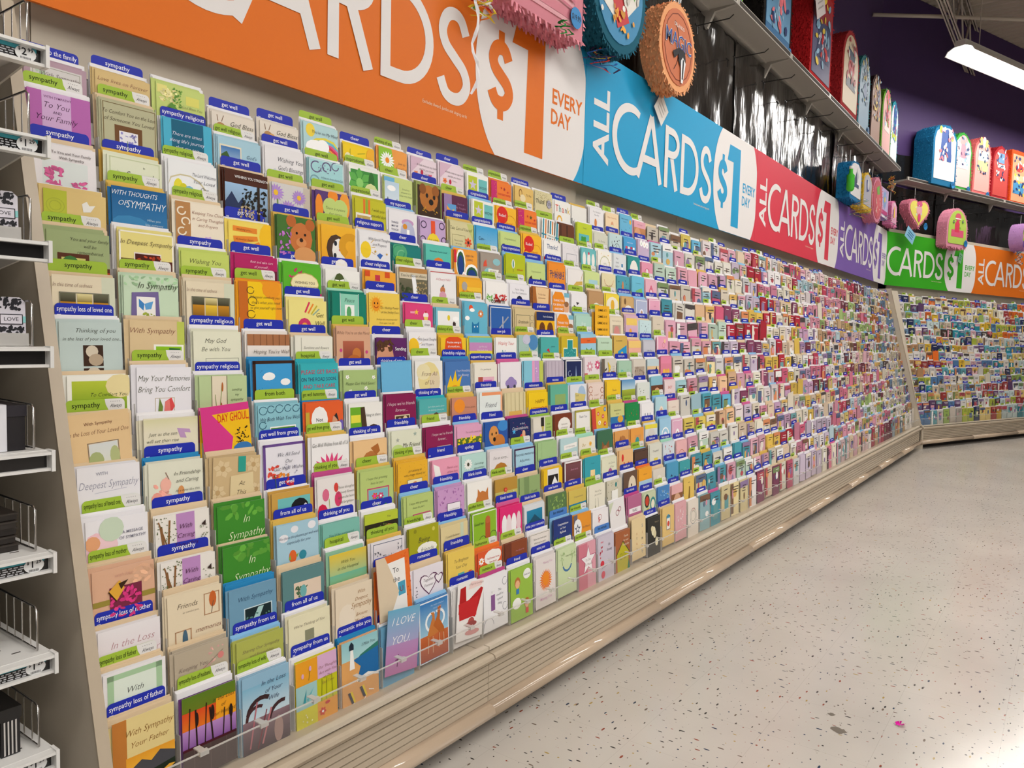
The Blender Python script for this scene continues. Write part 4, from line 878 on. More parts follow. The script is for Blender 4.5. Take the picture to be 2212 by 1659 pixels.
10 5 f1efef y g:get well from group;white card with a giant pink dahlia;f .5 .95 .55 22 e0467f c8244a|f .5 .98 .34 18 d8264a 8a1440|E .5 1 .14 .14 4a1a4a|I .5 .2 .15 332 Get-Well Wishes from All of Us
10 6 ecc48f w b:thinking of you;peach card with a brown puppy;E .5 .62 .28 .3 b9743a|P b06a30 .5 .2 .72 .1 .78 .3 .66 .4|P 8a4f22 .1 .6 .3 .4 .3 .9 .06 .8|E .44 .58 .035 .04 1a0f08|E .66 .6 .035 .04 1a0f08|E .56 .82 .08 .07 1a1008|T .84 .4 .12 e0a05a Hello/How/Are/You?
10 7 e0e2cc w b:friendship;pale green card with star flowers;* .2 .25 .07 a8aca0|* .78 .12 .07 9fb0a4|E .2 .55 .22 .16 c2d88a|E .25 .75 .12 .1 6ab46a|I .66 .4 .18 332 My Friend
10 8 8e1d52 w g:friend;maroon card with a sepia girls photo;I .6 .2 .12 f0dde4 I hope we're friends/forever...|R .4 .55 .5 .6 d9cba8|R .43 .58 .44 .5 4a3620|E .55 .72 .08 .1 c8a880|E .74 .7 .08 .11 dcc8a0|R .5 .88 .3 .3 ece6d8
10 9 e2a6c6 b b:friendship;pink topped card with daffodils;G 0 .36 1 .8 5a7a2a 223018|S 28 .04 .34 .92 .24 .1 f2d22a|P 1a1a1a .3 .95 .42 .6 .5 .95|P 1a1a1a .7 .95 .8 .6 .9 .95|P e8e8e8 .46 .95 .56 .62 .64 .95|I .66 .2 .09 865 The world's a nicer place
10 10 2a58a8 w b:friend;blue card with two golden puppies;E .8 .15 .25 .15 3f8ad0|E .38 .42 .22 .26 d8924a|E .62 .66 .26 .22 c87a34|E .3 .38 .03 .04 1a0f08|E .48 .36 .03 .04 1a0f08|E .4 .55 .06 .06 1a0f08
10 11 1c2a60 P -;navy card with congratulations in an arc;I .5 .3 .15 fff Congratulations|I .6 .16 .1 dde to Both|* .2 .4 .1 4ab0e8|E .62 .68 .18 .16 e0443a|E .66 .5 .08 .1 e8b48f|S 10 .1 .1 .8 .4 .04 e05a8a
10 12 e2dccf g b:congratulations;white card with a green block and heels;R .62 0 .38 .7 a8c46c|R .4 0 .16 .3 2a2622|P c8b45a .42 .3 .56 .3 .5 .6|L .4 1 .5 .5 .02 998|I .8 .25 .09 563 Wow!/you did it
10 13 7a3822 w b:good luck;brown card with a white oval;E .55 .4 .36 .24 f0ece6|I .55 .36 .1 765 Impressive/achievement
10 14 eeece8 w b:retirement;white card in an olive frame with fruit;F 0 0 1 1.4 .08 b0a84a|I .5 .25 .14 667 Thank You|E .5 .75 .12 .08 e8c83a|S 12 .25 .75 .5 .15 .08 445
10 15 d24a3a w g:thank you;red flower card with a yellow panel;R .25 0 .75 1.4 e8b83a|f .4 .25 .1 8 e0523a fff|f .7 .4 .1 8 d8385a fff|f .45 .6 .1 8 fff c33|f .85 .15 .1 8 5a9ac8 fff|f .8 .7 .1 8 e0523a fff @.01 -6
10 16 cfd08a y g:thank you;pale olive card with blue base;R 0 .5 1 .5 2f78b0|E .7 .62 .2 .12 e0a83a|I .5 .25 .11 665 Special thanks/to you
10 17 1f8a4a P g:thank you;green card with small hearts;S 10 .2 .2 .7 .7 .05 c8442c
10 18 f0eef0 w g:baby;white card with three spoons;L .3 .4 .3 .9 .06 99a|L .5 .4 .5 .9 .06 99a|L .7 .4 .7 .9 .06 99a
10 19 b4d8e2 b g:baby boy;aqua card with a bundled baby;E .5 .75 .22 .3 f0e0d0|E .5 .62 .1 .1 d8a88a
10 20 e6d8cc P b:baby girl;cream card with script;I .5 .3 .1 a77 a little lady|E .3 .8 .06 .1 c99|E .7 .8 .06 .1 c99
11 1 eceaee w g:sympathy loss of loved one;white card with a soft pink peony;E .16 .62 .26 .34 efc4cc|E .3 .5 .2 .2 f0ccd2|E .3 .8 .22 .22 eab4be|E .1 .42 .12 .12 e8a87a|E .4 .2 .2 .2 c8d8c0|E .56 .7 .1 .14 ecccd2|T .74 .3 .085 778 A MESSAGE/OF SYMPATHY|I .64 .8 .18 667 In the Loss
11 2 ebe6df c b:sympathy;tree card with a lilac centre band;R .38 0 .34 1.4 bd8cc4|L .1 .2 .2 1.2 .05 8a5f3a|L .22 .7 .26 .1 .035 8a5f3a|L .2 .6 .06 .1 .025 8a5f3a|L .16 1.1 .4 .7 .05 9a6a3a|S 40 .02 .02 .36 .5 .03 5a6a3a|S 14 .74 .3 .24 .3 .03 5a6a3a|P 3a2a26 .84 .3 .92 .22 .92 .34|I .55 .26 .15 413 With/Caring/Thoughts|T .54 .78 .07 413 AT THIS/DIFFICULT
11 3 3f8c2c c -;green card with white in sympathy script;S 14 0 0 1 .3 .2 5fa43a|I .6 .35 .26 e6f0c8 In/Sympathy
11 4 cda04c w b:get well;gold framed card with a penguin;R .14 .14 .78 1.1 6fbdbc|E .66 .42 .22 .2 15181c|E .8 .42 .05 .08 e8e8ea|T .24 .5 .08 254 Hope/you're/around/soon!
11 5 eae4e2 P g:thinking of you;white card with painted pink tulips;E .22 .4 .09 .13 d86a8a|E .5 .26 .06 .1 d8443c|E .55 .55 .1 .16 d83a6a|E .12 .9 .16 .26 d0204a|E .25 1.1 .16 .14 e89ab0|E .6 .95 .06 .1 c8283a|L .3 .5 .34 1.2 .012 9ab04a|I .76 .28 .1 665 Three thoughts/to lovely flowers/lighten the heart/and brighten/the hours
11 6 b9cc7a y g:cheer;light green card with a flower stamp;I .5 .2 .1 453 I hope this greeting/lives its part|F .2 .45 .66 .8 .03 c8467a|R .24 .5 .58 .7 7cb8c8|f .42 .66 .1 6 e0523a f2c|f .6 .68 .1 6 d83a6a fff|f .52 .84 .11 6 e05a8a fc5|S 10 .34 .6 .4 .35 .06 4a8a4a
11 7 eab22e y g:thinking of you;gold dashed card with a reading cat;S 30 .04 .04 .92 .5 .02 8a5a1a|I .56 .24 .09 653 Just popping up/with a happy 'Howdy do'|F .3 .48 .5 .6 .014 664|R .31 .49 .48 .58 f0e6c0|E .55 .66 .1 .1 d8874a|E .62 .82 .18 .12 2a7a8a
11 8 eb9fb8 w b:friend;pink card with a white butterfly;P f4f0ee .04 .1 .26 .2 .34 .55 .1 .45|P f4f0ee .34 .55 .5 .5 .44 .7 .36 .72|L .2 .75 .42 .5 .02 c83a6a|I .74 .26 .1 945 There's a lot/of love here/that's being
11 9 b9dcd6 w b:apology;pale aqua card with daisies;f .26 .28 .18 12 f4f2ee 443|f .26 .75 .16 12 f0d43a 443|E .5 .9 .14 .1 3a8a4a|I .7 .3 .1 354 Can't things/ago summers/isn't simply/be things.
11 10 e6e0e2 b -;white card with a drooping brown dog;I .5 .22 .15 443 I'm so sorry...|E .5 .75 .36 .32 b5782c|P 9a601e .16 1.1 .3 .6 .4 1.1|P 9a601e .6 1.1 .72 .6 .86 1.1|E .4 .95 .06 .06 1a0f08
11 11 a9d2e4 b g:friend;pale blue card with plum scalloped border and verse;F 0 0 1 1.4 .05 4a1a44|I .5 .2 .15 224 Favorite memories|I .5 .4 .14 224 Adjectives...|I .5 .6 .14 224 Kindred spirits|I .5 .8 .14 224 Entertaining|I .5 1 .14 224 Special
11 12 a3c58c w b:success;sage card with grey script;L .2 0 .2 1.3 .012 8fb27c|I .5 .6 .2 465 Congratulations
11 13 b9d6da w g:good luck;pale blue card with kitchen jars;P f4f2ee .2 .25 .95 .18 .95 .35 .2 .42|E .5 .85 .1 .1 c8283a|E .22 .86 .08 .09 333|E .8 .85 .1 .06 fff|R 0 1 1 .4 3f9aa4|I .56 .3 .08 456 Lots of good wishes
11 14 ece4d0 m g:thank you from us;cream card with a yellow flower and thanks;I .3 .28 .18 c8a83a Our|f .7 .28 .1 8 f0b83a e8922c|R .2 .5 .75 .3 a9d2c0|I .55 .66 .18 5a9a8a Thanks
11 15 3f6f52 b -;green edged card with a brown rabbit;P 8a5a34 .2 1.2 .3 .4 .5 .6 .75 .4 .85 1.2|E .5 .8 .2 .2 a9744a
11 16 dea05a w b:thank you;orange card with a brown dog;E .55 .6 .3 .34 b97a44|P a9683a .3 .4 .4 .2 .5 .5
11 17 e8a04a w g:thank you;apricot card with red vases;R .3 .3 .5 .6 d89a5a|E .5 .6 .16 .2 3a9a9a|R .2 .9 .2 .2 c8442c
11 18 d9dde0 y b:thank you;grey and yellow card with a baby face;R 0 0 1 .18 e8d84a|E .5 .65 .36 .42 d8d4d0|E .36 .55 .07 .08 222|E .64 .55 .07 .08 222|E .5 .78 .05 .04 aaa
11 19 9fcbe6 b b:baby;blue card with a white basket;A .5 .7 .3 .06 180 360 fff|E .5 .85 .2 .25 eef
11 20 e3b2cb w g:baby girl;pink card with an oval portrait;F .06 .05 .88 1.2 .02 fff|E .5 .75 .2 .28 fff|E .5 .7 .1 .14 c9a
12 1 dcae90 c g:sympathy loss of mother;peach card with a butterfly on pink flowers;S 20 .6 .06 .38 .3 .12 e0b08f|R 0 .56 1 .1 9a8a3a|R .26 .36 .52 .62 7a2a44|S 46 .28 .4 .48 .54 .1 d83a82|P e0a83a .24 .42 .42 .24 .5 .4 .36 .62|P 3a2410 .4 .3 .56 .26 .44 .42|L .24 .42 .36 .62 .02 3a2410|I .5 .14 .1 c98 with love
12 2 ebe6df c b:sympathy;tree card with a lilac band of script;R .38 0 .34 1.4 bd8cc4|L .1 .2 .2 1.2 .05 8a5f3a|L .22 .7 .26 .1 .035 8a5f3a|L .2 .6 .06 .1 .025 8a5f3a|S 40 .02 .02 .36 .5 .03 5a6a3a|S 14 .74 .3 .24 .3 .03 5a6a3a|P 3a2a26 .84 .3 .92 .22 .92 .34|I .55 .26 .15 413 With/Caring/Thoughts|T .54 .78 .07 413 AT THIS/DIFFICULT
12 3 3f8c2c c -;mossy green card with white in sympathy script;S 14 0 0 1 .3 .2 5fa43a|I .6 .35 .26 e6f0c8 In/Sympathy
12 4 a6cbdc y b:from all of us;light blue card with two cartoon birds;E .16 .3 .11 .08 e8e8ee|E .42 .14 .09 .07 e8e8ee|E .84 .12 .1 .08 e8e8ee|I .52 .3 .1 346 We chose this pleasant get well wish/especially for you|E .36 .75 .09 .13 e0662c|E .6 .76 .09 .09 2f8aa0|P 8ab04a .26 .8 .3 .7 .32 .82|P 8ab04a .44 .72 .5 .7 .46 .8|L .36 .9 .36 1.05 .01 864|L .6 .86 .6 1 .01 864|L .04 1.1 .96 .96 .012 567
12 5 7cbcae w b:thinking of you;teal card with script and a bloom;I .5 .3 .11 354 You'd be surprised/how often/I think of you|f .78 .42 .05 6 e0655a fff|E .92 .5 .04 .04 d8a03a
12 6 b9c838 w b:cheer;lime banded photo card;R 0 .24 1 1 2a2418|E .3 .6 .28 .2 c8707a|E .7 .55 .25 .2 b9854a|S 14 .2 .3 .6 .3 .08 5a6a2a|I .72 .12 .09 664 You
12 7 b9cc7a b b:cheer;light green card with a stamp of red flowers;I .5 .2 .1 453 I hope this greeting/lives its part|F .3 .5 .6 .8 .03 c8467a|R .34 .55 .52 .7 7cb8c8|f .54 .75 .12 6 e0523a f2c|f .7 .8 .1 6 d83a6a fff|L .1 0 .1 1.3 .012 8a9a5a
12 8 cc9ccc b b:friendship;orchid patterned card with a white plaque;S 40 .02 .02 .96 1 .07 a86fae|R 0 1 1 .4 9ab8dc|R .34 .42 .5 .7 f0eaf0|F .34 .42 .5 .7 .014 5a3a5a|I .6 .6 .08 545 I could wonder/the moment|I .6 .86 .11 545 so good
12 9 f3f1ec w b:blank inside;white card with a cut out ginger kitten;E .6 .7 .28 .34 c87a3a|P c87a3a .4 .5 .42 .22 .58 .42|P c87a3a .7 .42 .84 .22 .84 .55|E .5 .66 .04 .05 1a1a10|E .72 .66 .04 .05 1a1a10|S 6 .1 .6 .3 .5 .1 9a5a2a
12 10 b98f3a c g:blank inside;mustard card with a dotted trellis;R 0 .4 1 1 c8c06a|S 60 .02 .42 .94 .8 .07 f4f0dc|f .45 .36 .09 8 d8402c e87
12 11 93ac72 c b:cheer;sage card with a darker stripe;R .22 0 .24 1.4 7a9460|I .7 .5 .13 453 A card/with
12 12 ebc01e c b:new home;yellow edged card with white birdhouses;R .2 0 .6 1.4 e8e8ea|R .22 .2 .54 .9 1e1c1c|P f2f2f2 .42 .5 .58 .25 .74 .5 .7 .95 .46 .95|E .58 .55 .04 .05 222|P f2f2f2 .22 .7 .32 .52 .42 .7 .4 1 .24 1
12 13 6f3a3a w g:good luck;white framed card with rose sunset photo;F 0 0 1 1.4 .06 f2eeee|G .06 .1 .88 1.1 7a4a52 4a2426|E .4 .75 .3 .1 c89aa0|I .55 .3 .1 d9b Sweet words
12 14 38a2b2 y g:graduate;turquoise card with a framed letter;R .36 .5 .28 .5 f2d8a0|A .5 .7 .09 .05 0 180 e0552c|I .5 .25 .08 256 for you
12 15 e2e2c8 w g:thank you;cream card with a purple allium;E .55 .65 .16 .22 a85a8f|L .55 .85 .5 1.3 .015 786|I .65 .2 .12 998 the Chance/of You
12 16 e9bd86 c b:thank you;apricot card with red tulips;E .25 .3 .08 .13 d8342c|S 10 .2 .5 .6 .4 .13 d85a3a
12 17 5a4034 b g:thank you;plain dark brown card;R 0 0 1 .03 4a3228
12 18 dcdccf c b:thank you;grey card with a yellow square;R .35 .6 .3 .3 e8d04a|I .5 .3 .14 777 Thoughtful
12 19 d4dee6 m b:baby congrats;pale blue card with red birds;S 9 .1 .1 .8 .4 .09 c8504a|I .5 .7 .1 667 Baby Boy
12 20 eab6b8 w b:baby girl;pink card with an arched pram;A .5 .7 .3 .03 180 360 c86|E .5 .85 .14 .14 fce
13 1 e7e2e3 c b:sympathy loss of mother;white card with rose script;G 0 0 1 1.4 ece8ea dcc4cc|I .55 .3 .2 b98a90 In the Loss/of Your Mother
13 2 e6d6b8 c -;tan card with two framed feathers;I .36 .24 .16 543 Friends|I .42 .38 .06 765 to comfort you,|F .66 .12 .3 .44 .02 b98f6a|E .83 .26 .07 .14 c8642a|L .8 .54 .84 .3 .012 654|F .12 .72 .3 .55 .02 b98f6a|E .3 .95 .05 .2 4a6a80|I .74 .8 .15 854 memories
13 3 6f9cb8 B -;steel blue card with a waterfall photo;I .56 .24 .15 246 With Sympathy|R .3 .46 .6 .8 cfe0e4|R .32 .48 .56 .7 14282c|P a9d0cc .4 .9 .6 .5 .72 .5 .5 1|S 16 .34 .6 .5 .4 .06 5a8a80
13 4 5c8688 c -;dusty teal card with a cream floral panel;R .26 .3 .66 .9 e2cdb8|S 26 .3 .4 .3 .5 .08 4a6a4a|E .48 .52 .08 .12 6fb0b0|S 12 .3 .7 .35 .3 .08 8a5a3a|E .62 .85 .1 .1 d8a0a8
13 5 8fc0a0 w g:hospital;yellow and green washed card;G 0 0 1 .5 e0c23a a9c48a|G 0 .5 1 .5 6fb89a 9fc06a|R .5 .7 .36 .32 ead03a|I .5 .22 .12 453 With You/in the Hospital|I .66 .86 .1 453 happy thoughts
13 6 e6e2e6 y G:thinking of you;white card with dark wildflower frame;F .06 .06 .88 1.3 .014 334a6a|S 22 .1 .2 .2 .6 .06 6a6a74|S 14 .76 .1 .16 .8 .05 6a6a74|f .24 .75 .11 10 c89ac0 445|f .2 1.05 .12 10 e8c83a a72|I .56 .42 .17 443 Thinking/of You...
13 7 a5a51a w g:friendship;olive card with being friends;E .2 .1 .05 .05 8a8a1a|E .82 .14 .05 .05 d0c85a|I .5 .36 .22 443 Being|E .6 .62 .34 .14 f0efe6|I .6 .64 .2 443 friends
13 8 dfce9c b b:friendship;tan card with a teal corner;R .72 0 .12 1.4 c8d4bc|R .4 .6 .4 .6 8fb0a4|I .42 .3 .11 654 I could believe/dear friendship
13 9 8cba2c w g:goodbye from us;green card with a bow tied finger;F 0 0 1 1.4 .03 eef0e4|L .62 .25 .6 1.2 .2 b5562a|E .62 .26 .1 .1 c0663a|A .4 .85 .14 .015 0 360 443|A .84 .78 .14 .015 0 360 443|T .26 .32 .12 563 Good bye
13 10 e02a74 p b:blank inside;pink card with white tulips;E .2 .6 .12 .3 f0eef0|E .4 .65 .12 .34 e8d8dc|E .62 .6 .12 .3 f4f0f2|E .84 .55 .1 .28 e8c8d0|G 0 .9 1 .5 e8a0b4 d84a7a
13 11 d9dce0 c b:blank inside;white framed card with a blue mountain;G .12 .14 .76 1 1f86b0 0f4a5c|P 1a4f68 .12 .6 .5 .3 .88 .6 .88 1.1 .12 1.1
13 12 5a7a4a c b:new home;green garden photo card;S 30 .1 .1 .8 .5 .1 8fae5a|E .5 .8 .3 .16 c8ccc0|S 10 .4 .7 .3 .3 .08 e8a83a
13 13 d2bb5a y b:new home;mustard banded card with blue base;R 0 .48 1 .8 2a7fa8|I .55 .25 .1 876 Congratulations
13 14 e9e4d2 g g:anniversary;cream card with twin stems;L .35 1 .4 .5 .012 665|L .6 1 .55 .5 .012 665|P 8a8a4a .3 .9 .42 .75 .4 1.1|I .55 .25 .1 776 Think of Day/you and God
13 15 cfc9b4 w b:thank you;patterned card with a white tag;S 34 .02 .02 .96 1.1 .06 7a7a5a|E .6 .2 .06 .08 3a8a8a|R .3 .4 .42 .5 f2f0ea
13 16 6a5040 w b:thank you;brown card with a cream puppy;E .6 .6 .28 .36 e6d8c0|E .55 .55 .04 .05 1a0f08|E .62 .72 .06 .06 2a1a10
13 17 efa62c o b:thank you;folded orange card with blue base;R 0 .5 1 .8 a8c8dc|I .5 .25 .09 864 thank you
13 18 dcd4c8 c b:thank you;cream embossed card;E .5 .6 .25 .3 e8e2d8|E .5 .6 .15 .2 d5c8ba
13 19 4f9cc4 b b:baby boy;sky blue card with birds;P 235 .3 .6 .4 .5 .5 .6|P 235 .6 .7 .7 .6 .8 .7
13 20 3fa0a8 w b:baby boy;teal card with a yellow ribbon;L .2 .8 .8 .4 .05 e8d85a|I .5 .3 .1 cee joy
14 1 ece9ea c g:sympathy loss of father;white card with a mint border;F .06 .05 .88 1.3 .1 a9cba2|R .16 .15 .68 1.1 dfeadd|I .5 .4 .17 333 With/Sympathy/in the Loss
14 2 b9ab95 c -;taupe card with pale pink blossoms;S 14 .5 .1 .45 .4 .07 d8a8a0|L .45 .5 .9 .2 .01 8a7a68|E .85 .3 .06 .06 d8847f|I .34 .34 .13 8a7a70 Keeping You/Close in/My Heart
14 3 afb456 b b:sympathy from us;lime card with teal birds;I .52 .24 .11 765 Sharing Our Sympathy/and Friendship|P 3a9a8a .18 .66 .36 .6 .44 .64 .32 .76|P 3a9a8a .66 .6 .82 .56 .88 .6 .76 .7|L .04 1 .4 .75 .012 665
14 4 e6e0bf w b:from all of us;cream card with a small grey square;I .5 .24 .1 654 We're Thinking of You|R .38 .38 .22 .24 8a8a70|I .5 .78 .1 654 at This Time
14 5 e4d4bb c -;cream card with bronze sympathy lettering;E .3 .7 .22 .24 e9dcc8|I .7 .2 .13 9a6a34 With/Deepest|I .7 .5 .21 9a6a34 Sympathy|I .7 .74 .12 9a6a34 Because/We Care
14 6 e7722c c b:romantic;card half out of a cream envelope;S 40 .4 0 .6 1.1 .06 d85a1e|R .3 .16 .55 1.2 f0eeea|T .56 .36 .2 333 To/the|R .6 .66 .22 .3 4aa0c0|T .7 .82 .22 8a2a2a U|P dbc9ad 0 -.02 .26 0 .62 .85 .3 1.38 0 1.38 @.045 -4
14 7 e6e0e8 c b:romantic;white card with two plum hearts;H .5 .45 .34 5a2a50|H .5 .45 .3 f0ecf0|H .84 .4 .17 5a2a50|H .84 .4 .13 f0ecf0|I .5 .36 .12 534 Together/Forever|S 8 .02 .4 .1 .6 .05 445
14 8 e9c95e y b:friendship;yellow card with gift tags;I .5 .28 .14 654 To Brighten/Your Day|R .06 .7 .2 .2 e0a02c|R .36 .64 .24 .24 5ab0a8|R .76 .66 .12 .14 e0662c|S 8 .1 .9 .7 .2 .07 6a7a3a
14 9 df5a2e o g:humorous;orange red card with a cloud and cat;E .6 .24 .34 .2 f2efec|E .8 .2 .16 .14 f2efec|T .62 .26 .09 c43 You'll never know/how much/you mean to me|f .14 .28 .12 8 fff e8922c|P bcd8ec .24 1.2 .4 .8 .6 .74 .9 .72 1 1.2|A .6 .95 .2 .02 190 300 2a5a9a
14 10 8a4628 c g:miss you;brown banded card with blue base;R 0 0 .28 1.4 6f3420|R 0 .55 1 .08 d8607a|R 0 .62 1 .7 6aaac8|P c8342c .4 .75 .5 .62 .6 .75|I .66 .3 .07 d9b From day to day
14 11 e6dfd9 w b:miss you romantic;cream card with a dark horse;F .04 .04 .92 1.3 .012 776|I .5 .2 .1 443 How can I miss you/when we're apart|E .55 .85 .34 .32 5a4230|L .56 .6 .54 1.2 .04 e0d8cc
14 12 24387c b n:bar mitzvah;navy card with white congratulations;T .5 .2 .11 fff Congratulations/on Your/Big Break|E .4 .85 .09 .1 e8e8f0|E .66 .85 .09 .1 e8e8f0|P 3a8a4a .1 .7 .2 .6 .24 .8|P 3a8a4a .8 .7 .9 .6 .94 .8
14 13 e7962c b g:bar mitzvah;orange card with a star medallion;R 0 0 .2 1.4 6a6470|E .2 .5 .24 .3 eef0f2|* .2 .5 .18 2a3a5a|* .2 .5 .1 eef0f2|I .7 .5 .12 865 Bat Mitzvah
14 14 eeeaec w -;white card with sideways red script;T .4 .3 .3 c83a3a g|T .4 .62 .26 c83a3a ive|A .45 .28 .1 .02 0 360 a33
14 15 e9e6e6 w -;white card with a red knot;A .5 .5 .1 .025 0 360 8a2a3a|A .66 .4 .08 .025 0 360 8a2a3a|P c8d0b4 0 0 .3 0 0 .4 @.015 -8
14 16 b7688f P b:bar mitzvah;mauve card with dark years lettering;R .1 .5 .85 .2 f0eaee|T .5 .6 .16 222 YEARS
14 17 c9d2b0 w b:thank you;patterned card with bold circles;E .3 .3 .2 .24 2a3a2a|E .3 .3 .14 .17 c8442c|E .75 .5 .22 .26 3a8a8a|E .75 .5 .14 .17 f0e8d0|E .35 .85 .2 .22 c8b43a
14 18 4a86c4 w g:thank you;blue card with swirled doodles;S 30 .05 .1 .9 1 .08 8fc0e8|S 12 .1 .1 .8 .9 .07 e8d86a
14 19 e6b0b2 w b:thank you;pink topped card with a baby photo;R 0 .4 1 1 8a5a3a|E .5 .8 .34 .36 d8a888
14 20 e2c062 w b:baby shower;yellow card with a giraffe;P 8a6a2a .4 1.1 .5 .4 .6 .4 .6 1.1|I .5 .2 .1 765 sweet
15 1 e4cf8f c b:sympathy loss of father;card with a golden mountain lake;R 0 0 .22 1.4 c07a34|I .6 .24 .18 8f5f22 With Sympathy|I .6 .44 .16 8f5f22 Your Father|G .2 .62 .8 .3 e8a02c f2b83a|P 4a4a50 .2 .86 .45 .72 .6 .8 .75 .68 1 .78 1 .98 .2 1|P 1c2a1c .2 1 1 .9 1 1.1 .2 1.2|P f0b23a .3 1.25 .9 .98 1 1 .5 1.28|P 16240f .2 1.2 .6 1.1 .5 1.4 .2 1.4|P 222a14 .6 1.3 1 1.15 1 1.4 .5 1.4
15 2 6a3a7a w g:sympathy loss of husband;vivid cattails card over a brown base;G 0 0 1 .3 5a7a1e 6a7a1a|G 0 .26 1 .34 d8471a e87a1e|R .62 .2 .38 .4 f0a21e|G 0 .56 1 .3 b88ac8 8a5aa0|L .1 .95 .14 .2 .02 2a1a14|L .26 .95 .24 .25 .03 2a1a14|L .4 .95 .44 .2 .02 2a1a14|L .56 .95 .5 .3 .03 2a1a14|L .74 .95 .78 .4 .02 2a1a14|L .9 .95 .9 .4 .03 2a1a14|E .26 .42 .03 .12 2a1410|E .55 .4 .035 .13 2a1410|E .9 .5 .035 .12 2a1410|R 0 .86 1 .06 4a1420|R 0 .9 1 .5 50403e|L .2 .9 .2 1.4 .01 675450|L .5 .9 .5 1.4 .01 675450|L .8 .9 .8 1.4 .01 675450|I .76 .2 .12 3a3010 in the Loss/of/Your Husband
15 3 8fb8d2 w g:sympathy loss of wife;blue card with feathery grass plumes;G 0 .2 1 .7 7fb4d0 cfe0e8|G 0 .8 1 .6 8a7078 4a3a40|A .4 .75 .3 .08 190 300 3a2426|A .3 .8 .22 .06 180 300 4a2a2c|A .85 .95 .3 .07 190 280 3f2628|L .14 1.3 .3 .5 .03 b9707a|L .4 1.3 .6 .7 .035 c07a80|E .75 1.15 .1 .25 a98a84|L .3 1.35 .5 .7 .02 8a3a44|I .66 .2 .15 335 In the Loss/of Your/Wife
15 4 d6c62a w b:sympathy from us;six panel yellow, lilac and teal card;R 0 0 .52 .46 eaa024|R .52 0 .48 .46 d9aed2|R 0 .46 .5 .46 9fc8c8|R .5 .46 .5 .46 c4c41e|R 0 .92 .5 .48 d8d22a|R .5 .92 .5 .48 e8a03a|E .16 .28 .03 .05 d8a8c8|E .34 .18 .03 .05 d8a8c8|L .34 .22 .3 .4 .01 6a7a2a|P 3a9aa8 .16 .8 .24 .56 .22 .82|P 6ab8c0 .24 .76 .42 .56 .28 .8|L .62 .48 .6 .92 .01 6a7a1a|L .74 .48 .72 .92 .01 6a7a1a|L .86 .48 .88 .92 .01 6a7a1a|f .62 1.12 .09 6 d8443a fff|E .74 .98 .06 .03 c83a3a|S 5 .1 1 .3 .2 .05 f0ecb0|I .76 .24 .1 854 Our Thoughts/Are with You/at This/Sad Time
15 5 e0a562 B b:romantic miss you;beach card with a lighthouse and deck chairs;G 0 0 1 .4 8fc4cc a9d4d6|P 2f7a6a .5 .36 .7 .3 1 .22 1 .4 .4 .44|P 1f6aa8 .3 .42 1 .32 1 .9 .7 .8 .4 .86 .5 .6|P f0eee8 .4 .84 .7 .78 1 .88 1 .93 .7 .84 .4 .9|P f4f2ee .2 .6 .23 .2 .3 .2 .34 .6|R .2 .1 .12 .1 1a2a3a|P 1a2a3a .2 .1 .26 .03 .32 .1|P 3a3a48 .14 1.06 .2 1.05 .3 1.3 .24 1.3|P e8cc2a .2 1.05 .25 1.04 .34 1.28 .3 1.3|P 3a3a48 .46 1.03 .52 1.02 .62 1.26 .56 1.27|P e8cc2a .52 1.02 .57 1.01 .66 1.25 .62 1.26|L .3 1.3 .14 1.38 .015 fff|L .62 1.27 .5 1.38 .015 fff|L .7 1.15 .84 1.2 .015 fff|I .72 .16 .11 334 I Miss You
15 6 6ba4c6 w b:romantic;raised blue and lilac card reading I love you;G 0 0 1 .8 6aaccc a8a4cc|G 0 .75 1 .65 b48cbc c078b0|I .5 .26 .3 f4f2f4 I LOVE|I .45 .66 .32 f4f2f4 YOU.|L .3 1.1 .5 1.06 .025 6a3060|L .38 .98 .36 1.24 .03 6a3060 @.042 6
15 7 3f86c4 b -;blue sky card with two giraffes on red sand;F 0 0 1 1.4 .03 e8ecf2|G .03 .03 .94 .8 2f78bc 9fcbe0|G .03 .78 .94 .58 c86a3a a84a26|A .42 .5 .2 .06 60 300 eef4f8|A .66 .46 .18 .06 240 460 eef4f8|P c87a3a .24 .84 .34 .6 .44 .4 .38 .28 .5 .3 .52 .5 .56 .62 .66 .78 .5 .82|P b9652a .46 .6 .6 .4 .62 .2 .74 .18 .7 .34 .68 .5 .82 .72 .84 .84 .66 .8|L .3 .84 .28 1.2 .02 d8b08a|L .44 .84 .44 1.22 .02 d8b08a|L .66 .82 .64 1.15 .02 d8b08a|L .8 .84 .82 1.1 .02 d8b08a|I .6 .12 .07 cde No matter whether/home or on/the same voyage
15 8 eeebe9 w b:romantic;white card with red brush strokes and a chaise;P b51a1e .1 .14 .3 .1 .34 .5 .9 .2 .98 .24 .7 .9 .36 .8 .06 .74|P c8262a .05 .5 .8 .4 .74 .86 .1 .9|P f0d4d0 .5 .02 .95 .04 .9 .16 .4 .2|E .55 .98 .12 .1 b5504c|E .55 1.04 .22 .07 9a4a48|E .6 1.24 .28 .07 d89a98|I .7 .08 .08 a88 a Magic by Candlelight @.02 5
15 9 eeedf0 P g:romance;white card with a purple door and scrolls;A .88 .25 .1 .012 0 300 667|A .88 .9 .1 .012 0 300 667|A .2 1.25 .2 .012 180 360 667|R .3 .5 .16 .4 8a5a94|E .38 .4 .05 .06 eee|I .66 .42 .11 445 This/could be/a good/thing
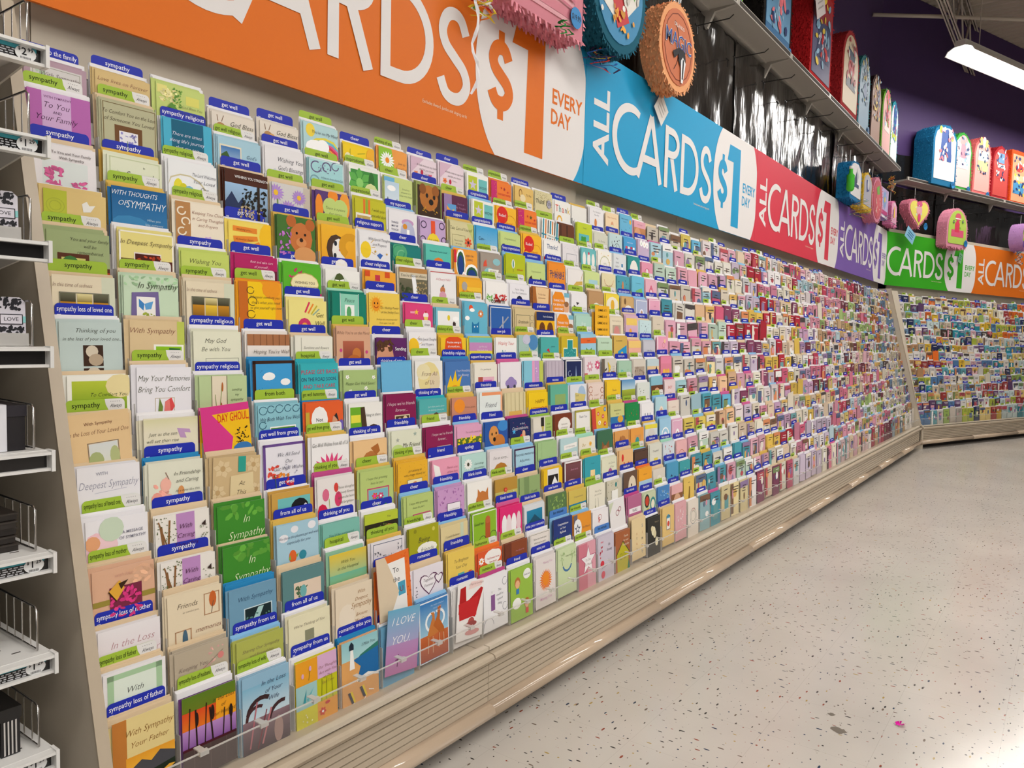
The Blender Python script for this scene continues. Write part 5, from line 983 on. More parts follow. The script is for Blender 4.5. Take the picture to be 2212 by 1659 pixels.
15 10 9cc24a w b:friend;green card with two cartoon children;E .74 .22 .18 .14 f2f2ee|T .74 .23 .09 345 I love you!|E .3 .38 .13 .15 b9743a|E .3 .42 .1 .11 e8b48a|R .24 .54 .13 .14 3a78b8|E .26 .92 .2 .15 f2f2ee|E .72 1 .12 .14 b9743a|E .72 1.03 .09 .1 e8b48a|R .66 1.14 .13 .14 d8443c
15 11 e6dedc w b:miss you;white card with an orange marigold;f .5 .66 .32 24 ee7a1a e0601a|E .5 .62 .16 .2 f2902a|I .6 .16 .12 c9b Missing You|T .5 1.15 .15 dac Missing You
15 12 cddcb0 w g:miss you;pale green card with a hammock;A .5 .45 .24 .06 20 160 4a78a8|L .26 .5 .2 .25 .02 8aa86a|L .74 .5 .8 .25 .02 8aa86a|S 12 .1 .15 .25 .2 .06 a9c48a|S 12 .7 .15 .25 .2 .06 a9c48a|T .55 .25 .08 674 empty nest
15 13 e0a2b0 w g:bat mitzvah;rose card with a white star;R 0 0 .5 1.4 d27a8c|* .55 .55 .48 b03a6a|* .55 .55 .43 f4f0f2|I .55 .52 .13 754 To Our/Bat Mitzvah
15 14 cfc8d6 w n:bat mitzvah;lilac card with red flowers and script;S 12 .1 .15 .2 .6 .08 c8485a|E .25 .85 .12 .1 d8384a|I .7 .3 .15 545 Be/Strong|L .2 1 .8 .9 .015 778|E .3 1.2 .12 .12 e0566a
15 15 a9623a w g:hospitality;brown card with a lime house;P c2b82a .1 .72 .5 .36 .9 .72 .86 1.4 .14 1.4|L .06 .74 .5 .34 .03 3a4a2a|L .5 .34 .94 .74 .03 3a4a2a|F .3 .72 .14 .2 .02 8a8a2a|F .56 .72 .14 .2 .02 8a8a2a|P 2a7a5a .8 1.35 .9 .95 1 1.35|T .7 .18 .13 f0e0c8 Thanks/for your/hospitality
15 16 e6cfa0 c -;cream card with sideways simply stated letters;T .75 .3 .2 3a6a8a S|T .75 .52 .2 b5562c i|T .75 .72 .2 334 m|T .75 .94 .2 b5562c p|T .75 1.16 .2 3a6a8a ly|T .35 .5 .18 b5562c s|T .35 .66 .18 334 t|T .35 .84 .18 b5562c a|T .35 1.02 .18 334 t
15 17 34332f w b:thank you;black card with cream flowers;E .45 .5 .16 .16 efe6c4|E .55 .62 .12 .14 e4d8b0|E .7 .9 .12 .16 efe6c4|E .34 .4 .1 .1 e4d8b0|I .7 .2 .1 ba8 Thank you
15 18 e3c27e c b:thank you;tan card with a jar drawing;E .5 .42 .16 .14 4aa0c0|R .36 .42 .28 .4 f2eee6|E .5 .62 .1 .1 d8503c|F .34 .34 .32 .5 .02 556
15 19 dca8ae w -;dusty rose card with pale ferns;S 14 .25 .25 .5 .8 .1 f0dcdc|I .6 .18 .1 c88 thanks
15 20 e6dcd0 w -;cream card with a wire ornament;A .5 .6 .3 .02 0 360 7a7a7a|A .5 .6 .2 .02 0 360 998|S 6 .35 .2 .3 .2 .06 c8503c
'''
# ------------------------------------------------------------------ greeting cards, envelopes, tabs
CW, CH = 0.128, 0.178
ENVC = {'w': 'f0eef0', 'c': 'e2cba8', 'b': '8fc4ea', 'B': '2a8cc4', 'y': 'e0bb5a', 'p': 'd8669e', 'P': 'c8508f', 'g': '9ac04a', 'o': 'ee7a34', 't': '2fb0be', 'm': 'a8dcc4'}
ENVN = {'w': 'white', 'c': 'cream', 'b': 'light blue', 'B': 'bright blue', 'y': 'golden', 'p': 'pink', 'P': 'magenta', 'g': 'green', 'o': 'orange', 't': 'turquoise', 'm': 'mint'}
TABC = {'b': '1f2fae', 'g': 'a2c23c', 'G': 'a2c23c', 'n': '4a80c8'}
TABN = {'b': 'blue', 'g': 'green', 'G': 'green', 'n': 'light blue'}

def cover_geo(mb, col, w=CW, h=CH, open_=0.0012):
    """a folded card: two leaves joined at the fold on the side of the first column"""
    t = 0.0004
    inner = tuple(min(1, c * 0.5 + 0.42) for c in col)
    x0, x1 = -w / 2, w / 2
    for ya, yb, cc in ((0.0, 0.0, col), (0.0006, open_, inner)):
        mb.add([(x0, ya, 0), (x1, yb, 0), (x1, yb + t, 0), (x0, ya + t, 0), (x0, ya, h), (x1, yb, h), (x1, yb + t, h), (x0, ya + t, h)],
               [(0, 3, 2, 1), (4, 5, 6, 7), (0, 1, 5, 4), (1, 2, 6, 5), (2, 3, 7, 6), (3, 0, 4, 7)], cc)

_env = {}
def env_mesh(code):
    if code not in _env:
        c = hexc(ENVC[code])
        m = MB()
        w, h = 0.133, 0.184
        m.box(-w / 2, w / 2, 0, 0.0011, 0, h, c)
        d = tuple(v * 0.82 for v in c)
        m.add([(-w / 2 + 0.004, -0.0002, h), (w / 2 - 0.004, -0.0002, h), (w / 2 - 0.03, -0.0003, h - 0.022), (-w / 2 + 0.03, -0.0003, h - 0.022)], [(3, 2, 1, 0)], c)
        m.add([(-w / 2, -0.0001, 0), (-w / 2 + 0.0015, -0.0001, 0), (-w / 2 + 0.0015, -0.0001, h), (-w / 2, -0.0001, h)], [(0, 1, 2, 3)], d)
        _env[code] = m.mesh('envelope', PAPER)
    return _env[code]

_tab = {}
def tab_meshes(kind, text):
    k = (kind, text)
    if k in _tab: return _tab[k]
    if (kind,) not in _tab:
        w, h, r = 0.120, 0.20, 0.009
        poly = [(-w / 2, 0), (w / 2, 0), (w / 2, h - r)]
        for i in range(1, 5):
            a = i * math.pi / 10
            poly.append((w / 2 - r + r * math.cos(a), h - r + r * math.sin(a)))
        poly.append((w / 2 - r, h)); poly.append((-w / 2 + r, h))
        for i in range(1, 5):
            a = math.pi / 2 + i * math.pi / 10
            poly.append((-w / 2 + r + r * math.cos(a), h - r + r * math.sin(a)))
        poly.append((-w / 2, h - r))
        m = MB(); m.prism(poly, 0, 0.0006, hexc(TABC[kind]))
        patch = None
        if kind == 'g':
            p = MB()
            x0, x1, z0, z1, rr = w / 2 - 0.042, w / 2, h - 0.0245, h, 0.009
            pl = [(x0 + 0.008, z0), (x1, z0), (x1, z1 - rr)]
            for i in range(1, 5):
                a = i * math.pi / 10
                pl.append((x1 - rr + rr * math.cos(a), z1 - rr + rr * math.sin(a)))
            pl += [(x1 - rr, z1), (x0, z1), (x0 + 0.002, z1 - 0.012)]
            p.prism(pl, -0.0003, 0.0, hexc('e6e4e2'))
            q = MB()
            v, f = text_geo('Always', 0.35)
            kk = 0.0108
            q.add([((x0 + x1) / 2 + 0.002 + a * kk * 0.8, -0.0005, h - 0.018 + b * kk) for a, b in v], f, hexc('444448'))
            for i in range(5):
                q.box((x0 + x1) / 2 - 0.009 + i * 0.0045, (x0 + x1) / 2 - 0.0078 + i * 0.0045, -0.0005, -0.0004, h - 0.0062, h - 0.005, hexc('666'))
            patch = (p.mesh('logo_patch', PLASTIC), q.mesh('lettering', PRINT))
        _tab[(kind,)] = (m.mesh('tab_divider', PLASTIC), patch)
    body, patch = _tab[(kind,)]
    w, h = 0.120, 0.20
    m = MB()
    v, f = text_geo(text, 0.0, 0.006 if kind == 'b' else 0.0)
    c = hexc('f4f4fa') if kind == 'b' else hexc('1c2410')
    cx = -0.020 if kind == 'g' else 0.0
    lim = 0.074 if kind == 'g' else 0.112
    kk = 0.0150
    wdt = (v[:, 0].max() - v[:, 0].min()) * kk
    kx = kk * min(1, lim / wdt)
    m.add([(cx + a * kx, -0.0004, h - 0.0160 + b * kk) for a, b in v], f, c)
    if kind == 'b':
        for i in range(2):
            m.box(-w / 2 + 0.004, -w / 2 + 0.012, -0.0004, -0.0003, h - 0.024 - i * 0.0024, h - 0.023 - i * 0.0024, c)
    _tab[k] = (body, m.mesh('lettering', PRINT), patch)
    return _tab[k]

class Bulk:
    """one big coloured mesh that gathers what is too much to build singly"""
    def __init__(s): s.mb = MB()
    def put(s, mb, M_):
        A = np.array([tuple(v) for v in mb.v], dtype=np.float64)
        A = A @ np.array(M_.to_3x3()).T + np.array(M_.translation)
        s.mb.add([tuple(a) for a in A], mb.f, list(mb.c))

TOPS = {1: [-2, 26, 9, 8, 19, 15, 19, -1, 16, 10, 8, 6, -20, -2, 0], 2: [11, 40, 12, 33, 35, 30, 28, 19, 3, 3, -10, -14, 19, -3, 3],
    3: [27, 29, 26, 26, 4, 27, 5, -7, 4, 1, -10, -12, -7, -27, -12], 4: [-6, 20, 31, -3, 5, 35, 1, 25, 17, 16, -9, 12, 1, -13, -24],
    5: [0, 27, 26, 28, -2, -2, -8, 17, 10, 16, 11, -14, 12, 21, -21], 6: [32, 20, 25, 23, -3, 24, 20, -3, 1, -3, 8, -12, 8, 27, -24],
    7: [4, 30, 31, 28, 0, 30, -4, -2, 17, 6, 17, 11, 16, 3, 5], 8: [21, 24, 15, 2, 25, 5, 17, 22, -7, 8, 4, 15, 2, 14, 1]}
_lift = {}
def lift(fr, r, c):
    k = (fr, r, c)
    if k not in _lift:
        if fr == 1 and c in TOPS:
            _lift[k] = 1.83 - 0.0963 * (r - 1) + TOPS[c][r - 1] / 1000 - row_top(r)
        else:
            _lift[k] = random.Random(c * 97 + r * 13 + fr).uniform(-0.013, 0.013)
        if r == NROW: _lift[k] = min(0.01, max(_lift[k], -0.016))
    return _lift[k]

def pocket_matrix(fr, r, col, jx=0.0, dz=0.0, dy=0.0, roll=0.0):
    x = X0[fr] + (col - 1) * PITCH + 0.006 + CW / 2 + jx
    y = row_d(r) + dy
    z = row_top(r) - 0.215 + dz + lift(fr, r, col)
    loc = wpt(fr, x, y, z)
    return loc, (-TILT, roll, FR[fr][1])

def to_m(loc, rot):
    from mathutils import Euler
    m_ = Euler(rot, 'XYZ').to_matrix().to_4x4()
    m_.translation = loc
    return m_

rest_cards, rest_env, rest_tabs = Bulk(), Bulk(), Bulk()
rj = random.Random(11)
CARDS = {}
for ln in CARD_TEXT.strip().split('\n'):
    head, desc, ops = ln.split(';', 2)
    pose = (0.0, 0.0)
    if ' @' in ops:
        ops, ps = ops.rsplit(' @', 1)
        pose = tuple(float(a) for a in ps.split(' '))
    hd = head.split(' ')
    CARDS[(int(hd[0]), int(hd[1]))] = (hd[2], hd[3], ' '.join(hd[4:]), desc, ops.split('|'), pose)

BASE_DZ = 0.001
where = lambda r, c: 'in the %s row down, %s column from the end panel' % (ORD[r], ORD[c])
for (r, c), (base, env, tab, desc, ops, pose) in sorted(CARDS.items()):
    j = rj.uniform(-0.003, 0.004)
    dz = BASE_DZ + rj.uniform(-0.005, 0.004) + pose[0]
    roll = math.radians(pose[1] if pose[1] else rj.uniform(-0.7, 0.7))
    bc = hexc(base)
    fwd = -0.004 if pose[0] > 0.015 or abs(pose[1]) > 3 else 0.0
    loc, rot = pocket_matrix(1, r, c, j, dz, fwd, roll)
    m = MB(); cover_geo(m, bc)
    root = place('greeting_card', m.mesh('greeting_card', PRINT), loc, rot)
    tag(root, desc + ', %s row down, %s along' % (ORD[r], ORD[c]), 'card', 'greeting cards on the near racks')
    ink = Ink(CW, CH, -0.0001, clip=CH / CW, vs=1.0 if r == 15 or pose[0] > 0.03 else 0.86)
    draw(ink, ops, r * 100 + c)
    if ink.a.n:
        place('artwork', ink.a.mesh('artwork', PRINT), parent=root)
    if ink.t.n:
        place('lettering', ink.t.mesh('lettering', PRINT), parent=root)
    # spare copies behind the front card
    nsp = rj.choice((1, 2, 3, 3))
    for q in range(nsp):
        m = MB()
        k = rj.uniform(0.9, 1.0)
        cover_geo(m, tuple(v * k for v in bc))
        l2, r2 = pocket_matrix(1, r, c, j + rj.uniform(-0.0105, 0.0), BASE_DZ + rj.uniform(-0.004, 0.006), 0.0028 + q * 0.0024, rj.uniform(-0.012, 0.012))
        rest_cards.put(m, to_m(l2, r2))
    # envelopes
    ec = env if env in ENVC else 'w'
    ne = rj.choice((2, 3, 4))
    l2, r2 = pocket_matrix(1, r, c, j * 0.5 - 0.001, 0.002, 0.0110)
    er = place('envelope_pack', env_mesh(ec), l2, r2)
    tag(er, "%s envelopes behind the %s row's %s card from the end panel" % (ENVN[ec], ORD[r], ORD[c]), 'envelopes', 'envelopes on the near racks')
    for q in range(ne):
        place('envelope', env_mesh(ec), (rj.uniform(-0.0045, 0.002), 0.0016 * (q + 1), rj.uniform(-0.001, 0.007)), (0, rj.uniform(-0.01, 0.01), 0), er)
    # tab
    if tab != '-':
        kd, tx = tab.split(':', 1)
        body, let, patch = tab_meshes(kd, tx)
        l2, r2 = pocket_matrix(1, r, c, j + rj.uniform(-0.004, 0.0), 0.015 + rj.uniform(-0.003, 0.001), 0.0186, rj.uniform(-0.01, 0.012))
        tr = place('tab_divider', body, l2, r2)
        tag(tr, '%s tab reading %s, %s row down, %s along' % (TABN[kd], tx, ORD[r], ORD[c]), 'tab divider', 'tab dividers on the near racks')
        place('lettering', let, parent=tr)
        if patch:
            pp = place('logo_patch', patch[0], parent=tr)
            place('lettering', patch[1], parent=pp)

# everything farther along: still card by card, gathered into one mesh of each kind
PAL_BABY = 'eeecee e8e4da b4d8e6 6cb8dc e9b4c8 e4a8b8 f2e2b0 c9e0cf f0d86a d9d0c2 a9d2da f2c8a0 4fa2b4'.split()
PAL_LOVE = 'eee9ea eadfe0 e4b0c0 d98aa4 c9a4c4 e9d2b8 f0ead8 d2607f b32a3c e7dcc8 cfc0d4 8f4a6a e6c25a d8d6d8'.split()
PAL_PINK = 'e9b9c4 e09aae eee6e4 d97a94 c0405a e8d4b4 f0e6d4 e6c9cc c8a884 b9d0d8 d8c070 eeeaea a9c47a 7a3a4a'.split()
PAL_END = 'a9bccb 6f8fae d2b890 b98f68 e8e0d4 8a6a54 5a4a44 c9a878 4a6078 d8cdb4 e6dcc8 7a9ab0 c2763a efe9e2'.split()
PAL_FUN = 'eeeae6 eae4da e2ddd6 e9722c 2f8fa0 2a3460 e0b83a b4c04a f0e8d0 6a4a74 5a84b4 cfe0e0 d8c8b0 a8403f 6ab0bc 4a3a34 e0b4bc 9ab460 e8d084 eeeae6 c9bfb4'.split()
def far_ops(q, base):
    ink = Ink(CW, CH, -0.0003, 0.0003, clip=CH / CW)
    acc = [hexc(a) for a in ('b8505a', '5a6a8a', '7a9060', 'd8b060', '7a5a44', 'd89aac', '4a4444', 'f2f0ee', '6aa0a4', '8f78a0', 'd88a5c', 'e8e0d4')]
    n = q.random()
    if n < 0.3:
        ink.rect(0, 0, 1, q.uniform(0.15, 0.35), q.choice(acc))
    elif n < 0.55:
        x, y = q.uniform(0.1, 0.35), q.uniform(0.2, 0.45)
        ink.rect(x, y, q.uniform(0.4, 0.6), q.uniform(0.4, 0.7), q.choice(acc))
    elif n < 0.7:
        ink.rect(0, 0, 0.3, 1.3, q.choice(acc))
    for _ in range(q.choice((1, 2, 2, 3))):
        ink.ell(q.uniform(0.2, 0.8), q.uniform(0.3, 0.8), q.uniform(0.06, 0.24), q.uniform(0.08, 0.22), q.choice(acc), 8)
    dark = sum(hexc(base)) > 0.7
    tc = hexc('4a4040') if dark else hexc('e8e4e0')
    y = q.uniform(0.1, 0.2)
    for i in range(q.choice((1, 2, 2, 3))):
        w = q.uniform(0.3, 0.7)
        cx = q.uniform(0.4, 0.6)
        ink.line(cx - w / 2, y + i * 0.11, cx + w / 2, y + i * 0.11 + q.uniform(-0.02, 0.02), 0.035, tc)
    return ink.a

def far_tab(q, kind):
    m = MB()
    w, h = 0.118, 0.20
    m.prism([(-w / 2, 0.12), (w / 2, 0.12), (w / 2, h - 0.008), (w / 2 - 0.008, h), (-w / 2 + 0.008, h), (-w / 2, h - 0.008)], 0, 0.0006, hexc(TABC[kind]))
    if kind == 'g':
        m.add([(w / 2 - 0.04, -0.0004, h - 0.025), (w / 2, -0.0004, h - 0.025), (w / 2, -0.0004, h - 0.008), (w / 2 - 0.008, -0.0004, h), (w / 2 - 0.04, -0.0004, h)], [(0, 1, 2, 3, 4)], hexc('e4e2e0'))
        cx, lw, tc = -0.02, 0.045, hexc('2a3010')
    else:
        cx, lw, tc = 0.0, 0.06, hexc('f0f0f8')
    m.add([(cx - lw / 2, -0.0005, h - 0.015), (cx + lw / 2, -0.0005, h - 0.015), (cx + lw / 2, -0.0005, h - 0.009), (cx - lw / 2, -0.0005, h - 0.009)], [(0, 1, 2, 3)], tc)
    return m

envbox = {}
def far_env(code):
    if code not in envbox:
        m = MB(); m.box(-0.0665, 0.0665, 0, 0.0065, 0, 0.186, hexc(ENVC[code])); envbox[code] = m
    return envbox[code]
q = random.Random(5)
rowlast = {}
for fr in (1, 2):
    for c in range(21 if fr == 1 else 1, NSEC[fr] * 8 + 1):
        if fr == 1:
            pal = PAL_BABY if c < 26 else PAL_LOVE if c < 38 else PAL_PINK if c < 56 else PAL_END
        else:
            pal = PAL_FUN
        last = None
        for r in range(1, NROW + 1):
            base = q.choice(pal)
            if last and q.random() < 0.12: base = last
            if (r in rowlast) and q.random() < 0.3: base = rowlast[r]
            rowlast[r] = base
            last = base
            k = q.uniform(0.72, 1.0)
            bc = tuple(min(1, v * k) for v in hexc(base))
            odd = q.random()
            dz = BASE_DZ - 0.004 + q.uniform(-0.007, 0.006) + (0.03 if odd < 0.03 else 0)
            roll = q.uniform(-0.03, 0.03) if odd > 0.08 else q.uniform(-0.14, 0.14)
            j = q.uniform(-0.004, 0.004)
            l2, r2 = pocket_matrix(fr, r, c, j, dz, 0, roll)
            m = MB(); cover_geo(m, bc, CW - q.choice((0, 0, 0.006, 0.012)))
            rest_cards.put(m, to_m(l2, r2))
            if odd > 0.05:
                rest_cards.put(far_ops(q, base), to_m(l2, r2))
            for s_ in range(q.choice((1, 2, 3))):
                l2, r2 = pocket_matrix(fr, r, c, j + q.uniform(-0.006, 0.002), BASE_DZ + q.uniform(-0.006, 0.004), 0.0030 + s_ * 0.0026, q.uniform(-0.01, 0.01))
                m = MB(); m.box(-CW / 2, CW / 2, 0, 0.0016, 0, CH, tuple(v * 0.95 for v in bc))
                rest_cards.put(m, to_m(l2, r2))
            ec = q.choice('wwwwwwwwccbyp' if fr == 1 else 'wwwwwwwwwccby')
            l2, r2 = pocket_matrix(fr, r, c, j - 0.001, 0.004 + q.uniform(-0.002, 0.004), 0.0115)
            rest_env.put(far_env(ec), to_m(l2, r2))
            if q.random() < (0.6 if fr == 1 and c < 29 else 0.4):
                l2, r2 = pocket_matrix(fr, r, c, j - 0.002, 0.015 + q.uniform(-0.004, 0.001), 0.0186, q.uniform(-0.01, 0.01))
                rest_tabs.put(far_tab(q, q.choice('bbg')), to_m(l2, r2))
tag(place('greeting_cards', rest_cards.mb.mesh('greeting_cards', PRINT)), 'all the other greeting cards crowding the racks down the aisle', 'cards', None, 'stuff')
tag(place('envelopes', rest_env.mb.mesh('envelopes', PAPER)), 'envelopes behind the cards farther down the aisle', 'envelopes', None, 'stuff')
tag(place('tab_dividers', rest_tabs.mb.mesh('tab_dividers', PLASTIC)), 'small blue and green tabs farther down the aisle', 'tab dividers', None, 'stuff')

# ------------------------------------------------------------------ price banners
SGZ, SGH, SGL = 1.928, 0.638, 2.356
RB = [0]
def ribbon(mb, pts, wid, y, c):
    """stroke of given width (number or list) along points in x,z"""
    n = len(pts)
    L_, R_ = [], []
    for i in range(n):
        a = pts[max(i - 1, 0)]; b = pts[min(i + 1, n - 1)]
        dx, dz = b[0] - a[0], b[1] - a[1]
        l = math.hypot(dx, dz) or 1
        w = (wid[i] if isinstance(wid, list) else wid) / 2
        L_.append((pts[i][0] - dz / l * w, y, pts[i][1] + dx / l * w))
        R_.append((pts[i][0] + dz / l * w, y, pts[i][1] - dx / l * w))
    RB[0] += 1
    dy = -0.00025 * (RB[0] % 9)
    mb.add([(a, b_ + dy, z_) for a, b_, z_ in L_ + R_], [(i, i + 1, n + i + 1, n + i) for i in range(n - 1)], c)

def sarc(cx, cz, rx, rz, a0, a1, n=20):
    return [(cx + rx * math.cos(math.radians(a0 + (a1 - a0) * i / n)), cz + rz * math.sin(math.radians(a0 + (a1 - a0) * i / n))) for i in range(n + 1)]

def s_curve(x0, x1, z0, z1, n=36):
    """an S from top right to bottom left"""
    cx, h, rx = (x0 + x1) / 2, z1 - z0, (x1 - x0) / 2
    K = [(0.88, 0.80), (0.52, 0.955), (0.0, 1.0), (-0.56, 0.94), (-0.86, 0.77), (-0.62, 0.61), (0.02, 0.495), (0.74, 0.37), (1.0, 0.205), (0.62, 0.05), (0.0, 0.0), (-0.6, 0.045), (-0.98, 0.20)]
    out = []
    for i in range(len(K) - 1):
        p0, p1, p2, p3 = K[max(i - 1, 0)], K[i], K[i + 1], K[min(i + 2, len(K) - 1)]
        for q in range(4):
            t = q / 4
            pt = []
            for d in (0, 1):
                pt.append(0.5 * (2 * p1[d] + (p2[d] - p0[d]) * t + (2 * p0[d] - 5 * p1[d] + 4 * p2[d] - p3[d]) * t * t + (3 * p1[d] - p0[d] - 3 * p2[d] + p3[d]) * t ** 3))
            out.append((cx + rx * pt[0], z0 + h * pt[1]))
    out.append((cx + rx * K[-1][0], z0 + h * K[-1][1]))
    return out

def letters_cards(mb, y, c, b=None):
    f = lambda u: u * 2.36
    z0, z1 = 0.185 * 0.62 + 0.017, 0.725 * 0.62 + 0.017
    t = 0.044
    cz, rz = (z0 + z1) / 2, (z1 - z0) / 2 + 0.004
    C_ = sarc(f(0.194), cz, f(0.194) - f(0.119), rz - t / 2 + 0.006, 62, 298, 30)
    ribbon(mb, C_, [0.036 + 0.012 * abs(math.sin(i * math.pi / 30)) for i in range(31)], y, c)
    ax, al, ar = f(0.288), f(0.226), f(0.340)
    ribbon(mb, [(al, z0), (ax, z1)], t, y, c)
    ribbon(mb, [(ax, z1), (ar, z0)], t, y, c)
    zb = z0 + 0.105
    ribbon(mb, [(al + (ax - al) * 0.31, zb), (ar - (ar - ax) * 0.31, zb)], t * 0.9, y, c)
    rl = f(0.369)
    ribbon(mb, [(rl, z0), (rl, z1)], t, y, c)
    zb = z1 - 0.085
    bowl = [(rl, z1 - t / 2), (f(0.398), z1 - t / 2)] + sarc(f(0.398), zb, f(0.034), 0.085 - t / 2, 80, -80, 12) + [(f(0.398), z1 - 0.17 + t / 2), (rl, z1 - 0.17 + t / 2)]
    ribbon(mb, bowl, t * 0.9, y, c)
    ribbon(mb, [(f(0.398), z1 - 0.17 + t / 2), (f(0.430), z0)], t, y, c)
    dl = f(0.462)
    ribbon(mb, [(dl, z0), (dl, z1)], t, y, c)
    dc = [(dl, z1 - t / 2), (f(0.485), z1 - t / 2)] + sarc(f(0.490), cz, f(0.062), (z1 - z0) / 2 - t / 2, 80, -80, 18) + [(f(0.485), z0 + t / 2), (dl, z0 + t / 2)]
    ribbon(mb, dc, t * 0.95, y, c)
    ribbon(mb, s_curve(f(0.567) + t / 2, f(0.648) - t / 2, z0 + t / 2 - 0.004, z1 - t / 2 + 0.004), t, y, c)

def banner(fr, x0, length, ucut, main, nxt, colour, label, all_word=True):
    """ucut: how much of the standard banner's first end is cut away (metres)"""
    mc, nc = hexc(main), hexc(nxt)
    wc = hexc('e9e5e4')
    m = MB()
    m.box(0, length, 0, 0.010, 0, SGH, mc)
    root = fixed(m.mesh('price_banner', SIGN), 'price_banner', fr, x0, 1.872, SGZ)
    tag(root, label, 'sign', 'card price banners')
    off = -ucut
    f = lambda u: u * 2.36 + off
    g = lambda v: v * 0.62 + 0.017
    # the corners beyond the oval carry the next banner's colour
    m = MB()
    m.add([(f(0.84), -0.0006, 0), (length, -0.0006, 0), (length, -0.0006, SGH), (f(0.84), -0.0006, SGH)], [(0, 1, 2, 3)], nc)
    place('corner_print', m.mesh('corner_print', SIGN), parent=root)
    # white oval, cut by the banner's edges
    m = MB()
    Lp, Rp = [], []
    n = 24
    for i in range(n + 1):
        z = SGH * i / n
        q = (z - SGH * 0.50) / 0.37
        k = 1 - math.sqrt(max(0, 1 - q * q))
        Lp.append((f(0.660) + k * 0.26, -0.0012, z))
        Rp.append((min(length, f(1.006) - k * 0.21), -0.0012, z))
    m.add(Lp + Rp, [(i, n + 1 + i, n + 2 + i, i + 1) for i in range(n)], wc)
    place('white_oval', m.mesh('white_oval', SIGN), parent=root)
    m = MB(); letters_cards(m, -0.0010, wc)
    o = place('lettering', m.mesh('lettering', SIGN), (off, 0, 0), parent=root)
    if all_word:
        m = MB()
        v, fc = text_geo('ALL', 0, 0.022)
        x_ = (v[:, 0].max() - v[:, 0].min())
        kx, kz = 0.352 / x_, 0.150 / 0.73
        m.add([(f(0.094) - b * kz, -0.0010, g(0.457) + a * kx) for a, b in v], fc, wc)
        place('lettering', m.mesh('lettering', SIGN), parent=root)
    m = MB()
    v, fc = text_geo('Excludes Award, jumbo and singing cards', 0, 0)
    kx = 0.24 / (v[:, 0].max() - v[:, 0].min())
    m.add([(f(0.59) + a * kx, -0.0010, g(0.130) + b * kx * 1.2) for a, b in v], fc, hexc('f0dcc0'))
    place('fine_print', m.mesh('fine_print', SIGN), parent=root)
    # dollar sign and figure
    m = MB()
    P = lambda *a: [(f(a[i]), -0.0018, g(a[i + 1])) for i in range(0, len(a), 2)]
    m.add(P(0.757, 0.715, 0.803, 0.717, 0.798, 0.05, 0.855, 0.048, 0.856, 0.882, 0.772, 0.882), [(0, 1, 5), (1, 2, 3, 4), (1, 4, 5)], mc)
    cx = 0.727
    ribbon(m, s_curve(f(0.702), f(0.750), g(0.30), g(0.645), 36), 0.056, -0.0018, mc)
    m.add(P(cx - 0.008, 0.60, cx + 0.008, 0.60, cx + 0.008, 0.745, cx - 0.008, 0.745), [(0, 1, 2, 3)], mc)
    m.add(P(cx - 0.008, 0.20, cx + 0.008, 0.20, cx + 0.008, 0.34, cx - 0.008, 0.34), [(0, 1, 2, 3)], mc)
    place('price_figure', m.mesh('price_figure', SIGN), parent=root)
    m = MB()
    for tx, zz, u0, u1 in (('EVERY', 0.455, 0.883, 0.988), ('DAY', 0.315, 0.880, 0.948)):
        v, fc = text_geo(tx, 0, 0.018)
        kx = (f(u1) - f(u0)) / (v[:, 0].max() - v[:, 0].min())
        kz = 0.065 / 0.73
        m.add([((f(u0) + f(u1)) / 2 + a * kx, -0.0018, g(zz) + b * kz) for a, b in v], fc, mc)
    place('lettering', m.mesh('lettering', SIGN), parent=root)
    return root

ORANGE, BLUE, RED, VIOLET, GREEN = 'e2721a', '1f9fd2', 'd83a4e', '7b5cae', '3aa822'
B0 = 0.735
banner(1, B0, SGL, 0, ORANGE, BLUE, 'orange', 'large orange price banner nearest the end panel, partly above the picture')
banner(1, B0 + 2.36, SGL, 0, BLUE, RED, 'blue', 'blue price banner with white lettering above the card rack')
banner(1, B0 + 4.72, SGL, 0, RED, VIOLET, 'red', 'red price banner between the blue and purple ones')
banner(1, B0 + 7.08, SGL, 0, VIOLET, GREEN, 'purple', 'purple price banner next to the corner')
banner(2, -0.085, 2.112, 0.245, GREEN, ORANGE, 'green', 'green price banner on the end wall', False)
banner(2, 2.03, SGL, 0, ORANGE, BLUE, 'orange', 'orange price banner on the end wall beside the green one')

# ------------------------------------------------------------------ black plastic sheeting behind the pinatas
SHEET = bpy.data.materials.new('black_sheeting')
SHEET.use_nodes = True
nt = SHEET.node_tree
bs = nt.nodes['Principled BSDF']
bs.inputs['Base Color'].default_value = (0.016, 0.014, 0.013, 1)
bs.inputs['Roughness'].default_value = 0.13
tc = nt.nodes.new('ShaderNodeTexCoord')
mp = nt.nodes.new('ShaderNodeMapping'); mp.inputs['Scale'].default_value = (1.0, 1.0, 0.35)
nz = nt.nodes.new('ShaderNodeTexNoise'); nz.inputs['Scale'].default_value = 7; nz.inputs['Detail'].default_value = 3
bp = nt.nodes.new('ShaderNodeBump'); bp.inputs['Strength'].default_value = 0.32; bp.inputs['Distance'].default_value = 0.03
nt.links.new(tc.outputs['Object'], mp.inputs[0]); nt.links.new(mp.outputs[0], nz.inputs[0])
nt.links.new(nz.outputs[0], bp.inputs['Height']); nt.links.new(bp.outputs[0], bs.inputs['Normal'])

